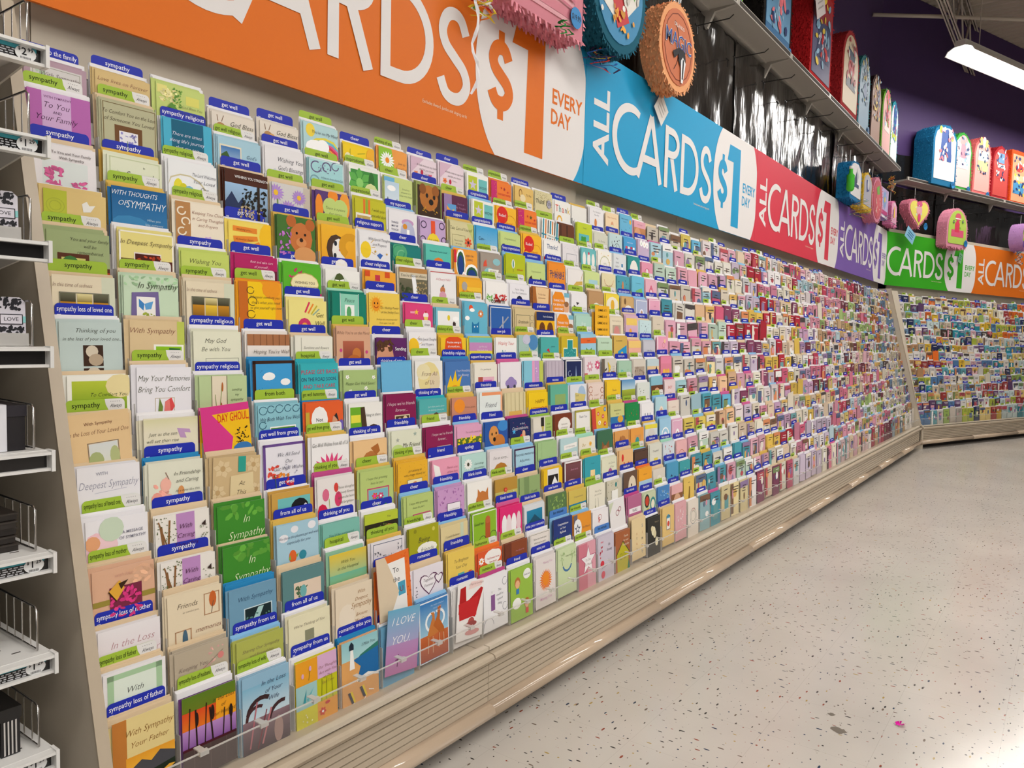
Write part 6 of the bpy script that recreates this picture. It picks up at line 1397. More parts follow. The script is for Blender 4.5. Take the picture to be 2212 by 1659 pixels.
def sheet(fr, x0, x1, z0, z1, y, seed, label):
    q_ = random.Random(seed)
    W_ = x1 - x0
    nx, nz_ = max(10, int(W_ / 0.035)), 18
    waves = [(q_.uniform(2, 15), q_.uniform(0, 6.28), q_.uniform(-7, 7), q_.uniform(0.002, 0.009)) for _ in range(7)]
    m = MB()
    pts = []
    for j in range(nz_ + 1):
        for i in range(nx + 1):
            u, v_ = i / nx, j / nz_
            x, z = u * W_, z0 + v_ * (z1 - z0)
            d = sum(a * 1.5 * (0.6 - abs(math.sin(f_ * x * 0.6 + p_ + s_ * v_ * (1 - 0.4 * u)))) * (0.35 + 0.65 * abs(v_ - 0.5) * 2) for f_, p_, s_, a in waves)
            sag = -0.02 * math.sin(u * math.pi) * v_
            pts.append((x, d * (0.8 if z1 - z0 > 0.5 else 0.25), z + sag))
    fs = [(j * (nx + 1) + i, j * (nx + 1) + i + 1, (j + 1) * (nx + 1) + i + 1, (j + 1) * (nx + 1) + i) for j in range(nz_) for i in range(nx)]
    m.add(pts, fs)
    o = fixed(m.mesh('plastic_sheet', SHEET, True, False), 'plastic_sheet', fr, x0, y, 0)
    tag(o, label, 'plastic sheet', 'black plastic sheets')
xs = [1.4, 2.7, 3.95, 5.25, 6.5, 7.9, 9.2, 10.3]
for k in range(7):
    sheet(1, xs[k] - 0.03, xs[k + 1] + 0.03, 2.45, 3.27, 1.985 - 0.012 * (k % 2), 20 + k, 'crumpled black plastic sheet behind the pinatas, %s panel along the aisle wall' % ORD[k + 1])
xs = [-0.1, 1.15, 2.45, 3.8]
for k in range(3):
    sheet(2, xs[k] - 0.03, xs[k + 1] + 0.03, 2.45, 3.17, 1.985 - 0.012 * (k % 2), 40 + k, 'crumpled black plastic sheet on the end wall, %s panel from the corner' % ORD[k + 1])

sheet(2, 0.0, 0.62, 3.21, 3.58, 2.042, 51, 'scrap of black plastic sheet above the end shelf in the corner')

# ------------------------------------------------------------------ upper shelves and hooks
def upper_shelf(fr, x0, x1, z, label):
    root = bpy.data.objects.new('upper_shelf', None)
    COL.objects.link(root)
    root.location = wpt(fr, x0, 0, z)
    root.rotation_euler = (0, 0, FR[fr][1])
    tag(root, label, 'shelf')
    n = max(1, round((x1 - x0) / SEC))
    w = (x1 - x0) / n
    for k in range(n):
        m = MB()
        m.box(k * w + 0.002, (k + 1) * w - 0.002, 1.80, 2.02, 0.0, 0.012)
        m.box(k * w + 0.002, (k + 1) * w - 0.002, 1.785, 1.80, -0.004, 0.036)
        m.box(k * w + 0.03, (k + 1) * w - 0.03, 1.955, 1.965, -0.012, 0.0)
        place('shelf_board', m.mesh('shelf_board', SHELFM, colours=False), parent=root)
        m = MB(); m.sweep([(2.02, 0), (1.99, -0.11), (1.975, -0.11), (1.93, -0.02), (1.80, -0.005), (1.80, 0)], k * w - 0.012, k * w + 0.012)
        place('bracket', m.mesh('bracket', SHELFM, colours=False), parent=root)
        m = MB(); m.box(k * w + 0.03, (k + 1) * w - 0.03, 1.7835, 1.785, 0.004, 0.03)
        place('price_channel', m.mesh('price_channel', DARK, colours=False), parent=root)
upper_shelf(1, 1.4, 10.26, 3.29, 'long grey metal shelf under the ceiling along the aisle wall')
upper_shelf(2, 0.13, 4.9, 3.19, 'grey metal shelf high on the end wall')

m = MB(); m.tube([(0, 0, 0), (0, -0.20, 0.0), (0, -0.225, 0.018)], 0.0035, 5); m.tube([(-0.03, 0.0, 0.0), (0.03, 0, 0.0)], 0.005, 5); m.tube([(0, 0, 0), (0, 0, -0.05)], 0.0045, 5)
hk = m.mesh('peg_hook', BLACKPL, colours=False)
HX = [2.62, 3.15, 3.78, 4.49, 5.13, 5.72, 6.25, 6.81, 7.31, 7.92, 8.4, 8.75, 9.4, 9.9]
for i, x in enumerate(HX):
    tag(fixed(hk, 'peg_hook', 1, x, 1.945, 3.115), 'black wire peg hook under the long shelf, %s along the aisle wall' % ORD[i + 1], 'hook', 'peg hooks')
for i, x in enumerate([0.32, 0.8, 1.2, 1.75, 2.25, 2.9]):
    tag(fixed(hk, 'peg_hook', 2, x, 1.945, 3.03), 'black wire peg hook on the end wall, %s from the corner' % ORD[i + 1], 'hook', 'peg hooks')

# ------------------------------------------------------------------ pinatas
def outline(kind, w, h):
    if kind == 'round':
        return [(w / 2 * math.cos(a), h / 2 + h / 2 * math.sin(a)) for a in [i * 2 * math.pi / 28 for i in range(28)]]
    if kind == 'arch':
        return [(-w / 2, 0.02), (-w / 2 + 0.02, 0), (w / 2 - 0.02, 0), (w / 2, 0.02), (w / 2, h - w / 2)] + [(w / 2 * math.cos(a), h - w / 2 + w / 2 * math.sin(a)) for a in [i * math.pi / 12 for i in range(1, 12)]] + [(-w / 2, h - w / 2)]
    if kind == 'heart':
        p = []
        for i in range(26):
            t = i * 2 * math.pi / 26
            p.append((w / 2 * math.sin(t) ** 3, h * 0.60 + h * 0.46 * (0.82 * math.cos(t) - 0.30 * math.cos(2 * t) - 0.13 * math.cos(3 * t) - 0.05 * math.cos(4 * t)) * 0.95))
        return p[::-1]
    if kind == 'tower':
        return [(-w / 2, 0), (w / 2, 0), (w / 2, h * 0.78), (w * 0.36, h * 0.9), (w * 0.15, h), (-w * 0.2, h * 0.98), (-w * 0.42, h * 0.9), (-w / 2, h * 0.76)]
    if kind == 'bumpy':
        return [(-w / 2, 0), (w / 2, 0), (w * 0.47, h * 0.55), (w / 2, h * 0.7), (w * 0.4, h * 0.86), (w * 0.2, h * 0.95), (0, h), (-w * 0.24, h * 0.95), (-w * 0.42, h * 0.85), (-w / 2, h * 0.68), (-w * 0.46, h * 0.5)]
    return [(-w / 2, 0), (w / 2, 0), (w / 2, h), (-w / 2, h)]

def pinata(fr, x, d, z, kind, w, h, depth, side, face, ops, label, fringe=1.0, hang=True, sticker=None, group='pinatas', seed=1, tilt=0.0):
    """x, z: bottom centre; d: distance of the back from the aisle axis"""
    q_ = random.Random(seed)
    sc_, fc_ = hexc(side), hexc(face)
    poly = outline(kind, w, h)
    n = len(poly)
    m = MB()
    m.prism(poly, -depth, 0, sc_)
    root = fixed(m.mesh('pinata', FRINGE), 'pinata', fr, x, d, z)
    root.rotation_euler = (0, tilt, FR[fr][1])
    tag(root, label, 'pinata', group)
    # crepe paper strips round the rim
    m = MB()
    cxm, czm = sum(p[0] for p in poly) / n, sum(p[1] for p in poly) / n
    for i in range(n if fringe > 0 else 0):
        a, b = poly[i], poly[(i + 1) % n]
        l = math.hypot(b[0] - a[0], b[1] - a[1])
        nx, nz_ = (b[1] - a[1]) / l, -(b[0] - a[0]) / l
        if not hang and nz_ < -0.5: continue
        steps = max(1, int(l / (0.022 / fringe)))
        rows_ = max(3, int(depth / (0.022 / fringe)))
        for s in range(steps):
            for t in range(rows_ + 1):
                k = (s + q_.random()) / steps
                px, pz = a[0] + (b[0] - a[0]) * k, a[1] + (b[1] - a[1]) * k
                py = -depth * (t + q_.uniform(0, 0.9)) / (rows_ + 0.5) - 0.002
                if py < -depth - 0.003: py = -depth - 0.003
                ln = q_.uniform(0.009, 0.020) / max(1.0, fringe * 0.9)
                tx, tz = (b[0] - a[0]) / l * 0.008, (b[1] - a[1]) / l * 0.008
                dz_ = -ln * 0.5
                kk = q_.uniform(0.7, 1.35)
                cc = tuple(min(1, v * kk) for v in sc_)
                dy_ = q_.uniform(-0.01, 0.004)
                m.add([(px - tx, py, pz - tz), (px + tx, py, pz + tz), (px + nx * ln + tx * 0.6, py + dy_, pz + nz_ * ln + dz_), (px + nx * ln - tx * 0.6, py + dy_, pz + nz_ * ln + dz_)], [(0, 1, 2, 3)], cc)
    if m.n:
        place('crepe_fringe', m.mesh('crepe_fringe', FRINGE), parent=root)
    # printed face
    inset = 0.86 if fringe > 0 else 0.99
    pf = [(cxm + (px - cxm) * inset, czm + (pz - czm) * inset) for px, pz in poly]
    m = MB()
    m.prism(pf, -depth - 0.004, -depth + 0.002, fc_)
    fo = place('printed_face', m.mesh('printed_face', PRINT), parent=root)
    ks = inset if kind in ('box', 'round') else inset * 0.82
    ink = Ink(w * ks, czm + h * 0.5 * ks, -depth - 0.0045, 0.0006, clip=h / w)
    draw(ink, ops, seed)
    if not hang:
        for kk_ in range(4):
            cc = q_.choice(('f0ece8', side, '2a3a6a', 'e8c84a', 'd8707a', '8ab4d0', face))
            ink.scatter(7, 0.12, 0.1, 0.76, 0.8 * h / w, 0.16, hexc(cc), seed * 7 + kk_)
    if ink.a.n: place('artwork', ink.a.mesh('artwork', PRINT), parent=fo)
    if ink.t.n: place('lettering', ink.t.mesh('lettering', PRINT), parent=fo)
    if hang:
        m = MB(); m.tube([(0, -depth * 0.5, h - 0.01), (0, -depth * 0.5, h + hang if hang is not True else h + 0.12)], 0.0025, 5)
        place('hanging_cord', m.mesh('hanging_cord', WHITEM, colours=False), parent=root)
    if sticker:
        sx, sz, tx = sticker
        m = MB(); m.prism([(sx + 0.042 * math.cos(i * math.pi / 8), sz + 0.042 * math.sin(i * math.pi / 8)) for i in range(16)], -depth - 0.016, -depth - 0.014, hexc('2a86c8'))
        so = place('price_sticker', m.mesh('price_sticker', PRINT), parent=root)
        m = MB()
        v, f_ = text_geo(tx, 0, 0.01)
        kx = 0.066 / (v[:, 0].max() - v[:, 0].min())
        m.add([(sx + a * kx, -depth - 0.0165, sz - 0.010 + b * kx * 1.3) for a, b in v], f_, hexc('10182a'))
        place('lettering', m.mesh('lettering', PRINT), parent=so)
    return root

# hanging below the shelf, aisle wall
pinata(1, 2.585, 1.86, 2.455, 'box', 0.50, 0.62, 0.12, 'd88a98', 'e2a2ac', ['F 0 0 1 1.2 .09 d27c8c', 'S 30 .1 .2 .8 .85 .12 e8b8bc', 'P 9ac46a .5 .7 .62 .5 .7 .72 .6 .9', 'E .62 .62 .1 .2 cfe0a8', 'L .3 .95 .9 1.02 .03 c86a80', 'L .2 1.04 .9 1.1 .02 c86a80'], 'pink fringed rectangular pinata with a pink printed front', sticker=(0.175, 0.075, '$19.99'), seed=3)
pinata(1, 3.13, 1.86, 2.505, 'round', 0.50, 0.56, 0.13, '1f5f74', '3a8ab8', ['R .2 .1 .7 .5 4a9ad0', 'P e8e4dc .1 .35 .6 .3 .9 .6 .5 .95 .15 .8', 'P c8343a .3 .65 .55 .6 .7 .85 .45 .98', 'P 6ab04a .6 .3 .9 .4 .8 .6', 'P 2a5a9a .15 .2 .4 .15 .5 .4', 'S 24 .1 .2 .8 .7 .09 d8d4cc', 'S 12 .3 .75 .5 .25 .08 e8a02c'], 'dark teal shaggy round pinata with a colourful shrink wrapped front', seed=4, fringe=1.4)
mg = pinata(1, 3.80, 1.86, 2.515, 'round', 0.44, 0.44, 0.11, 'eaa878', 'c9724c', ['A .5 .5 .44 .012 0 360 7a3420', 'A .1 .5 .42 .012 -50 50 3a1c18', 'T .5 .22 .085 f0ece6 ORLANDO', 'B .5 .42 .34 f0ece6 .022 MAGIC', 'B .5 .42 .34 1f4f9e -.006 MAGIC', 'P 1c1c22 .3 .6 .5 .5 .72 .52 .64 .58 .5 .58 .36 .68', 'E .6 .62 .12 .12 1c1c22', 'P e8e8ea .56 .66 .62 .6 .72 .66 .64 .95 .58 .95', 'P 1c1c22 .62 .62 .66 .64 .64 .9 .6 .9'], 'round orange basketball pinata with a team emblem', seed=5, fringe=1.5)
pinata(1, 7.86, 1.87, 2.57, 'tower', 0.46, 0.36, 0.12, '1d74a8', 'e6e4e6', ['P 2a3460 .1 .7 .5 .3 .6 .6 .3 .8', 'P c8ccd4 .5 .2 .8 .4 .6 .6', 'R .1 .65 .7 .1 1f3a6a'], 'blue and white angular pinata hanging beside the yellow one', seed=6)
pinata(1, 8.42, 1.87, 2.57, 'bumpy', 0.40, 0.36, 0.11, 'e2bc3a', 'b4b4c0', ['P 3a4a8a .2 .3 .6 .2 .7 .6 .3 .7', 'E .5 .4 .14 .2 d8d8dc'], 'yellow fringed pinata between the blue and pink ones', seed=7)
pinata(1, 8.86, 1.87, 2.50, 'round', 0.50, 0.46, 0.12, 'd888a0', 'c85a6a', ['E .55 .5 .24 .36 e06a74', 'P 7ab84a .3 .2 .6 .1 .7 .3 .4 .35', 'S 12 .2 .3 .6 .5 .1 f0c0b8'], 'pink shaggy round pinata near the corner', seed=8)
pinata(1, 9.42, 1.87, 2.62, 'box', 0.40, 0.32, 0.08, 'a88ac8', 'c8b4dc', ['f .5 .3 .28 10 8fb4e0 f2cf3a', 'R .1 .6 .8 .12 c0407f', 'R .1 .75 .8 .08 f0e8f0'], 'lilac pinata pack with a big flower', seed=9, fringe=0)
pinata(1, 9.95, 1.87, 2.60, 'tower', 0.34, 0.28, 0.09, 'd87aa8', 'e6a8c4', ['P e8c83a .4 .3 .6 .3 .65 .8 .35 .8', 'P 8a4a90 .1 .5 .3 .4 .35 .8 .1 .8', 'R .3 .1 .3 .15 f0d8e4'], 'small pink castle shaped pinata in the corner', seed=10)
# green bottle shaped favour and ribbons by the blue pinata
m = MB()
m.tube([(0, 0, 0), (0, 0, 0.02), (0, 0, 0.14), (0, 0, 0.16), (0, 0, 0.20)], [0.02, 0.035, 0.035, 0.018, 0.016], 10, hexc('4ab83a'))
o = fixed(m.mesh('party_popper', FRINGE, True), 'party_popper', 1, 7.52, 1.72, 2.60)
m = MB(); m.tube([(0, 0, 0.198), (0, 0, 0.225)], 0.018, 10, hexc('f0ece8')); place('cap', m.mesh('cap', FRINGE, True), parent=o)
tag(o, 'green bottle shaped favour with a white cap under the blue pinata', 'party favour')
def streamers(fr, x, d, z, cols, ln, label, seed, spread=0.05):
    q_ = random.Random(seed)
    root = bpy.data.objects.new('ribbon_tassel', None)
    COL.objects.link(root)
    root.location = wpt(fr, x, d, z)
    root.rotation_euler = (0, 0, FR[fr][1])
    tag(root, label, 'ribbons')
    for c in cols:
        m = MB()
        ph, am = q_.uniform(0, 6), q_.uniform(0.3, 1) * spread
        L2 = ln * q_.uniform(0.5, 1.0)
        pts = [(am * math.sin(ph + i * 0.9) * (0.3 + i / 12), 0.6 * am * math.cos(ph + i * 1.1) - 0.01, -L2 * i / 12) for i in range(13)]
        l_, r_ = [(p[0] - 0.006, p[1], p[2]) for p in pts], [(p[0] + 0.006, p[1] - 0.004 * (i % 3), p[2]) for i, p in enumerate(pts)]
        m.add(l_ + r_, [(i, 13 + i, 14 + i, i + 1) for i in range(12)], hexc(c))
        place('ribbon', m.mesh('ribbon', PRINT), parent=root)
streamers(1, 2.22, 1.80, 2.50, ['e8c83a', 'f0ece4', 'c8342c', '6aa83a', 'e8c83a', 'f0ece4', 'd8e8f0', 'e07a2c'], 0.16, 'curled yellow, white and red ribbons in front of the orange banner', 61, 0.06)
streamers(1, 2.19, 1.80, 2.44, ['f0eef2'], 0.36, 'one long white ribbon hanging over the orange banner', 62, 0.03)
streamers(1, 3.08, 1.80, 2.53, ['c8342c', '2a5aa8', 'e8c83a', '4a2a5a', '2a5aa8'], 0.12, 'short red, blue and yellow ribbons under the teal pinata', 63, 0.09)
streamers(1, 2.64, 1.72, 2.475, ['1f8a3a', '2aa84a', '1f8a3a'], 0.05, 'small green ribbon bow under the pink rectangular pinata', 64, 0.04)
streamers(1, 8.0, 1.74, 2.60, ['e8c83a', '2a7ab8', '3a9a4a', 'e07a2c', 'e8c83a'], 0.2, 'blue, yellow and green ribbons under the blue pinata', 65, 0.16)
streamers(1, 9.55, 1.76, 3.10, ['e08a2c', 'c8582c', 'e8b83a', '4a8a3a', 'e08a2c'], 0.2, 'orange ribbons hanging from a hook in the corner', 66, 0.07)
streamers(1, 9.5, 1.76, 2.66, ['6a3a2a', 'c8a8b8', '2a9aa8', '8a4a3a'], 0.16, 'brown and turquoise ribbons under the lilac pack', 67, 0.09)
# hanging on the end wall
pinata(2, 0.33, 1.86, 2.56, 'heart', 0.46, 0.44, 0.12, 'd47e94', 'e8dc6a', ['E .5 .42 .2 .2 e6a8b4', 'E .5 .2 .2 .1 d85a8a', 'S 12 .2 .2 .6 .5 .07 c2d4e0', 'E .5 .7 .1 .16 d84a7a'], 'pink fringed heart shaped pinata on the end wall', seed=11, sticker=(0.14, 0.10, '$19'))
pinata(2, 1.22, 1.86, 2.47, 'arch', 0.50, 0.49, 0.13, 'd58aa0', 'b4d05a', ['R .08 .72 .84 .25 dc5a7a', 'P d8405a .3 .5 .5 .3 .62 .5 .6 .8 .3 .8', 'E .5 .26 .2 .14 d85a74', 'R .3 .3 .4 .04 f0ece4', 'f .2 .45 .08 5 4a9a3a f0e', 'f .82 .4 .08 5 4a9a3a f0e', 'L .6 .6 .7 .66 .04 8ac04a'], 'pink fringed arch shaped pinata on the end wall', seed=12, sticker=(0.2, 0.06, '$19'))
pinata(2, 2.98, 1.86, 2.56, 'round', 0.26, 0.38, 0.18, 'b88ac0', 'a0c83a', ['R 0 .3 1 .2 9ac43a', 'R 0 .6 1 .25 e4a8b8', 'R 0 1 1 .4 6a4a90'], 'purple and green banded pinata at the edge of the end wall', seed=13)
streamers(2, 2.95, 1.76, 2.56, ['2a9ac0', 'e8e8ea', '444', '2a9ac0', 'e8e8ea'], 0.22, 'turquoise and white ribbons under the banded pinata', 68, 0.05)
# standing on the shelves
pinata(1, 4.75, 1.99, 3.303, 'box', 0.34, 0.64, 0.15, '8fce3a', 'b8d45a', ['E .5 .5 .3 .4 4a8ad0'], 'bright green fringed pinata standing on the long shelf', hang=False, seed=21, sticker=(0.1, 0.06, '$29'))
pinata(1, 5.66, 1.99, 3.303, 'box', 0.62, 0.71, 0.15, '1a1614', '3f6f9a', ['G 0 0 1 1 2a4a6a 6fa0c4', 'P 1c2430 .1 .1 .4 .05 .5 .5 .2 .7', 'P b8d0e4 .5 .2 .6 .2 .55 .8 .45 .8', 'S 20 .1 .1 .8 .8 .1 a4c4dc'], 'black sided pinata with a stormy blue front on the long shelf', hang=False, seed=22, sticker=(0.26, 0.05, '$30'))
pinata(1, 6.62, 1.99, 3.303, 'box', 0.62, 0.80, 0.20, 'b31e22', '5a5a7a', ['G 0 0 1 .5 b3262a 8a3a44', 'P 3a4468 .3 .5 .9 .4 .9 1 .2 1', 'S 16 .1 .5 .8 .5 .1 c8c8d4'], 'tall red fringed pinata with a white tag on the long shelf', hang=False, seed=23, fringe=1.2)
pinata(1, 7.62, 1.99, 3.303, 'arch', 0.62, 0.75, 0.20, 'a8262a', 'ddc8a8', ['P 26405a .2 .35 .8 .4 .7 .6 .3 .6', 'E .5 .72 .28 .16 c82a34', 'R .1 .95 .8 .2 444a58', 'S 8 .2 .2 .6 .2 .1 e8dcc0'], 'red and cream rounded pinata on the long shelf', hang=False, seed=24)
pinata(1, 8.38, 1.99, 3.303, 'arch', 0.50, 0.77, 0.16, '2f7f88', '7aa0bc', ['P 2a3a54 .3 .4 .7 .3 .6 .7 .4 .7', 'S 20 .1 .2 .8 .9 .1 b4c8d8', 'E .5 1 .2 .2 4a6aa0'], 'teal fringed pinata with a misty blue front on the long shelf', hang=False, seed=25, sticker=(0.2, 0.08, '$24'))
pinata(1, 8.95, 1.99, 3.303, 'bumpy', 0.50, 0.75, 0.16, '3a1f1e', 'a87f6a', ['S 30 .1 .1 .8 .9 .14 d89a6a', 'S 16 .1 .3 .8 .7 .12 4a6a9a', 'S 10 .1 .8 .8 .4 .12 c8704a'], 'dark brown pinata with a busy front on the long shelf', hang=False, seed=26)
pinata(1, 9.52, 1.99, 3.303, 'arch', 0.50, 0.75, 0.16, '6ab02a', 'e6b0ac', ['E .5 .3 .3 .25 d8606a', 'P c8303c .4 .5 .6 .5 .7 1.1 .3 1.1', 'R .1 1.05 .8 .3 f0dcd8'], 'lime sided pinata with a pink front on the long shelf', hang=False, seed=27)
pinata(1, 10.02, 1.99, 3.303, 'bumpy', 0.44, 0.75, 0.15, '2a8a9a', 'e4e8ea', ['P 2a4a9a .2 .3 .8 .3 .75 1.3 .25 1.3', 'E .5 .3 .2 .2 2a4a9a', 'R .1 1.2 .8 .2 b8c83a'], 'blue and white pinata at the corner end of the long shelf', hang=False, seed=28)
pinata(2, 0.86, 1.99, 3.203, 'tower', 0.56, 0.74, 0.24, '1a6a94', 'e8ecec', ['P 2f4f92 .25 .25 .6 .15 .8 .45 .85 .95 .2 .95', 'E .18 .22 .1 .12 a4bc4a', 'E .86 .4 .1 .1 c2cc5a', 'R .2 .9 .25 .25 2f4f92', 'R .6 .9 .25 .25 2f4f92'], 'tall blue sided pinata with a deep blue front on the end shelf', hang=False, seed=31, sticker=(0.2, 0.03, '$24'))
pinata(2, 1.44, 1.99, 3.203, 'bumpy', 0.46, 0.76, 0.16, '3a9a3a', 'e8c4c0', ['E .5 .3 .3 .2 e09a98', 'P e08a9a .35 .45 .65 .45 .75 1 .25 1', 'R .1 1 .8 .4 f4e4e4'], 'green sided pinata with a soft pink front on the end shelf', hang=False, seed=32, sticker=(0.16, 0.05, '$24'))
pinata(2, 1.95, 1.99, 3.203, 'bumpy', 0.46, 0.78, 0.16, 'd86a6a', 'e8a8a0', ['E .3 .2 .13 .2 e8cc6a', 'E .55 .18 .14 .22 e8dce0', 'E .75 .25 .13 .2 e8cc6a', 'R .1 .55 .8 .4 bcd4e0', 'R .1 .95 .8 .4 cfe090'], 'coral pinata with balloon shapes on the end shelf', hang=False, seed=33, sticker=(0.16, 0.04, '$24'))
pinata(2, 2.45, 1.99, 3.203, 'bumpy', 0.46, 0.74, 0.16, 'a8202a', 'c84a44', ['R .25 .3 .5 .4 6a9ac4', 'R .2 .75 .6 .15 f0ecec', 'R .15 .95 .7 .4 c8484a'], 'red pinata with a sky blue patch on the end shelf', hang=False, seed=34)
pinata(2, 2.97, 1.99, 3.203, 'box', 0.46, 0.74, 0.16, 'e2521c', 'e6a078', ['E .5 .45 .3 .14 c83a3c', 'R .1 .7 .8 .2 d8c49a', 'R .1 .95 .8 .4 4a90c0'], 'orange sided pinata on the end shelf', hang=False, seed=35)
# loose paper tags on the wall and banners
def paper_tag(fr, x, d, z, w, h, rot, cols, label):
    m = MB(); m.box(-w / 2, w / 2, -0.0015, 0.0, -h / 2, h / 2, hexc(cols[0]))
    o = place('paper_tag', m.mesh('paper_tag', PRINT), wpt(fr, x, d, z), (0, rot, FR[fr][1]))
    m = MB()
    for i in range(3):
        m.box(-w * 0.3, w * 0.3, -0.0025, -0.002, h * (0.2 - 0.2 * i), h * (0.26 - 0.2 * i), hexc(cols[1]))
    place('print', m.mesh('print', PRINT), parent=o)
    tag(o, label, 'tag', 'paper tags')
paper_tag(1, 3.85, 1.855, 2.45, 0.125, 0.125, 0.72, ('e6e2dc', 'c0bcb8'), 'white square paper tag hanging cornerwise on the blue banner')
paper_tag(2, 1.58, 1.855, 2.37, 0.09, 0.13, 0.35, ('7ab08a', '2a7a4a'), 'small green and white tag on the green banner')
paper_tag(2, 0.10, 1.70, 2.52, 0.2, 0.14, 0.5, ('8ac0dc', '2a6a9a'), 'pale blue paper tag under the heart pinata')
paper_tag(1, 6.38, 1.75, 3.87, 0.26, 0.2, -0.5, ('dcd4d4', 'b0a8a8'), 'white card tag on the tall red pinata')

# ------------------------------------------------------------------ gift shelves beside the end panel
GX1 = 0.655
LIPZ = [1.657, 1.509, 1.334, 1.155, 0.976, 0.797, 0.617, 0.441, 0.262, 1.83]
BOXM = material('gift_box_print', rough=0.4, attr=True)
GOND = bpy.data.objects.new('gift_gondola', None)
COL.objects.link(GOND)
GOND.location = wpt(1, 0, 0, 0)
GOND.rotation_euler = (0, 0, PHI1)
tag(GOND, 'tall black backed shelving unit of white gift shelves beside the card rack', 'shelving')
m = MB(); m.box(-0.75, GX1, 1.90, 1.93, 0.0, 2.3)
place('back_board', m.mesh('back_board', BLACKPL, colours=False), parent=GOND)
m = MB(); m.box(-0.75, 0.60, 1.45, 1.90, 0.0, 0.20)
place('base_deck', m.mesh('base_deck', DARK, colours=False), parent=GOND)
PRICES = {0: '2', 1: '1', 5: '1', 6: '1', 7: '1'}
for i, z in enumerate(LIPZ):
    root = bpy.data.objects.new('shelf', None)
    COL.objects.link(root)
    root.parent = GOND
    root.location = (0, 0, z)
    x1 = 0.603
    m = MB(); m.box(-0.75, x1, 1.435, 1.90, 0.022, 0.032)
    place('shelf_board', m.mesh('shelf_board', WHITEM, colours=False), parent=root)
    m = MB()
    m.sweep([(1.412, 0.027), (1.412, 0.032), (1.436, 0.034), (1.436, 0.027)], -0.75, x1)
    m.sweep([(1.416, -0.001), (1.416, 0.004), (1.436, 0.004), (1.436, -0.001)], -0.75, x1)
    m.sweep([(1.428, 0.0), (1.428, 0.034), (1.436, 0.034), (1.436, 0.0)], -0.75, x1)
    m.box(x1 - 0.005, x1 + 0.001, 1.411, 1.436, -0.002, 0.035)
    place('price_channel', m.mesh('price_channel', WHITEM, colours=False), parent=root)
    m = MB(); m.box(-0.7, x1 - 0.007, 1.4262, 1.4278, 0.004, 0.027)
    place('channel_insert', m.mesh('channel_insert', material('insert_film', (0.014, 0.012, 0.012), 0.18), colours=False), parent=root)
    m = MB(); m.sweep([(1.90, 0.02), (1.46, 0.02), (1.46, 0.008), (1.86, -0.05), (1.90, -0.05)], x1 - 0.02, x1 - 0.016)
    place('bracket', m.mesh('bracket', SHELFM, colours=False), parent=root)
    # punched slots on the deck
    m = MB()
    for a in range(5):
        for b in range(2):
            xx, yy = x1 - 0.05 - a * 0.05 - 0.02 * b, 1.47 + b * 0.03
            m.box(xx, xx + 0.014, yy, yy + 0.003, 0.0322, 0.0326)
    place('deck_slot', m.mesh('deck_slot', DARK, colours=False), parent=root)
    if i in PRICES:
        m = MB(); m.box(x1 - 0.18, x1 - 0.014, 1.4246, 1.4258, 0.0205, 0.0265, hexc('4aa8b8'))
        q_ = random.Random(i)
        for r_ in range(4):
            x_ = x1 - 0.18
            while x_ < x1 - 0.05:
                w_ = q_.uniform(0.003, 0.01)
                m.box(x_, x_ + w_, 1.4246, 1.4258, 0.0055 + r_ * 0.0038, 0.0072 + r_ * 0.0038, hexc('c8c8cc'))
                x_ += w_ + 0.003
        place('shelf_label', m.mesh('shelf_label', PRINT), parent=root)
        m = MB(); m.prism([(x1 - 0.031 + 0.0160 * math.cos(k * math.pi / 9), 0.0155 + 0.0125 * math.sin(k * math.pi / 9)) for k in range(18)], 1.4232, 1.4240, hexc('e8e8e8'))
        po = place('price_spot', m.mesh('price_spot', PRINT), parent=root)
        m = MB()
        for tx, px, pz, k in (('$', -0.0095, 0.019, 0.0075), (PRICES[i], -0.0025, 0.0125, 0.0165), ('99' if i == 0 else '29', 0.0072, 0.0185, 0.0088)):
            v, f_ = text_geo(tx, 0, 0.015)
            m.add([(x1 - 0.031 + px + a * k, 1.4229, pz + b * k) for a, b in v], f_, hexc('1a1a1e'))
        for k in range(9):
            m.box(x1 - 0.039 + k * 0.0018, x1 - 0.0382 + k * 0.0018, 1.4229, 1.423, 0.0055, 0.0095, hexc('2a2a2e'))
        place('lettering', m.mesh('lettering', PRINT), parent=root)
    if i == 9: continue
    # wire fence at the shelf end
    fe = bpy.data.objects.new('wire_fence', None)
    COL.objects.link(fe)
    fe.location = wpt(1, 0.585, 0, z + 0.032)
    fe.rotation_euler = (0, 0, PHI1)
    tag(fe, 'chrome wire shelf divider standing on the %s gift shelf' % ORD[i + 1], 'divider', 'wire shelf dividers')
    m = MB(); m.tube([(0, 1.88, 0.002), (0, 1.88, 0.080), (0, 1.458, 0.080), (0, 1.448, 0.074), (0, 1.448, 0.004), (0, 1.88, 0.003)], 0.0021, 6)
    place('frame_wire', m.mesh('frame_wire', CHROME, True, False), parent=fe)
    for k in range(12):
        yy = 1.475 + k * 0.033
        m = MB(); m.tube([(0, yy, 0.003), (0, yy, 0.079)], 0.0011, 5)
        place('wire', m.mesh('wire', CHROME, False, False), parent=fe)

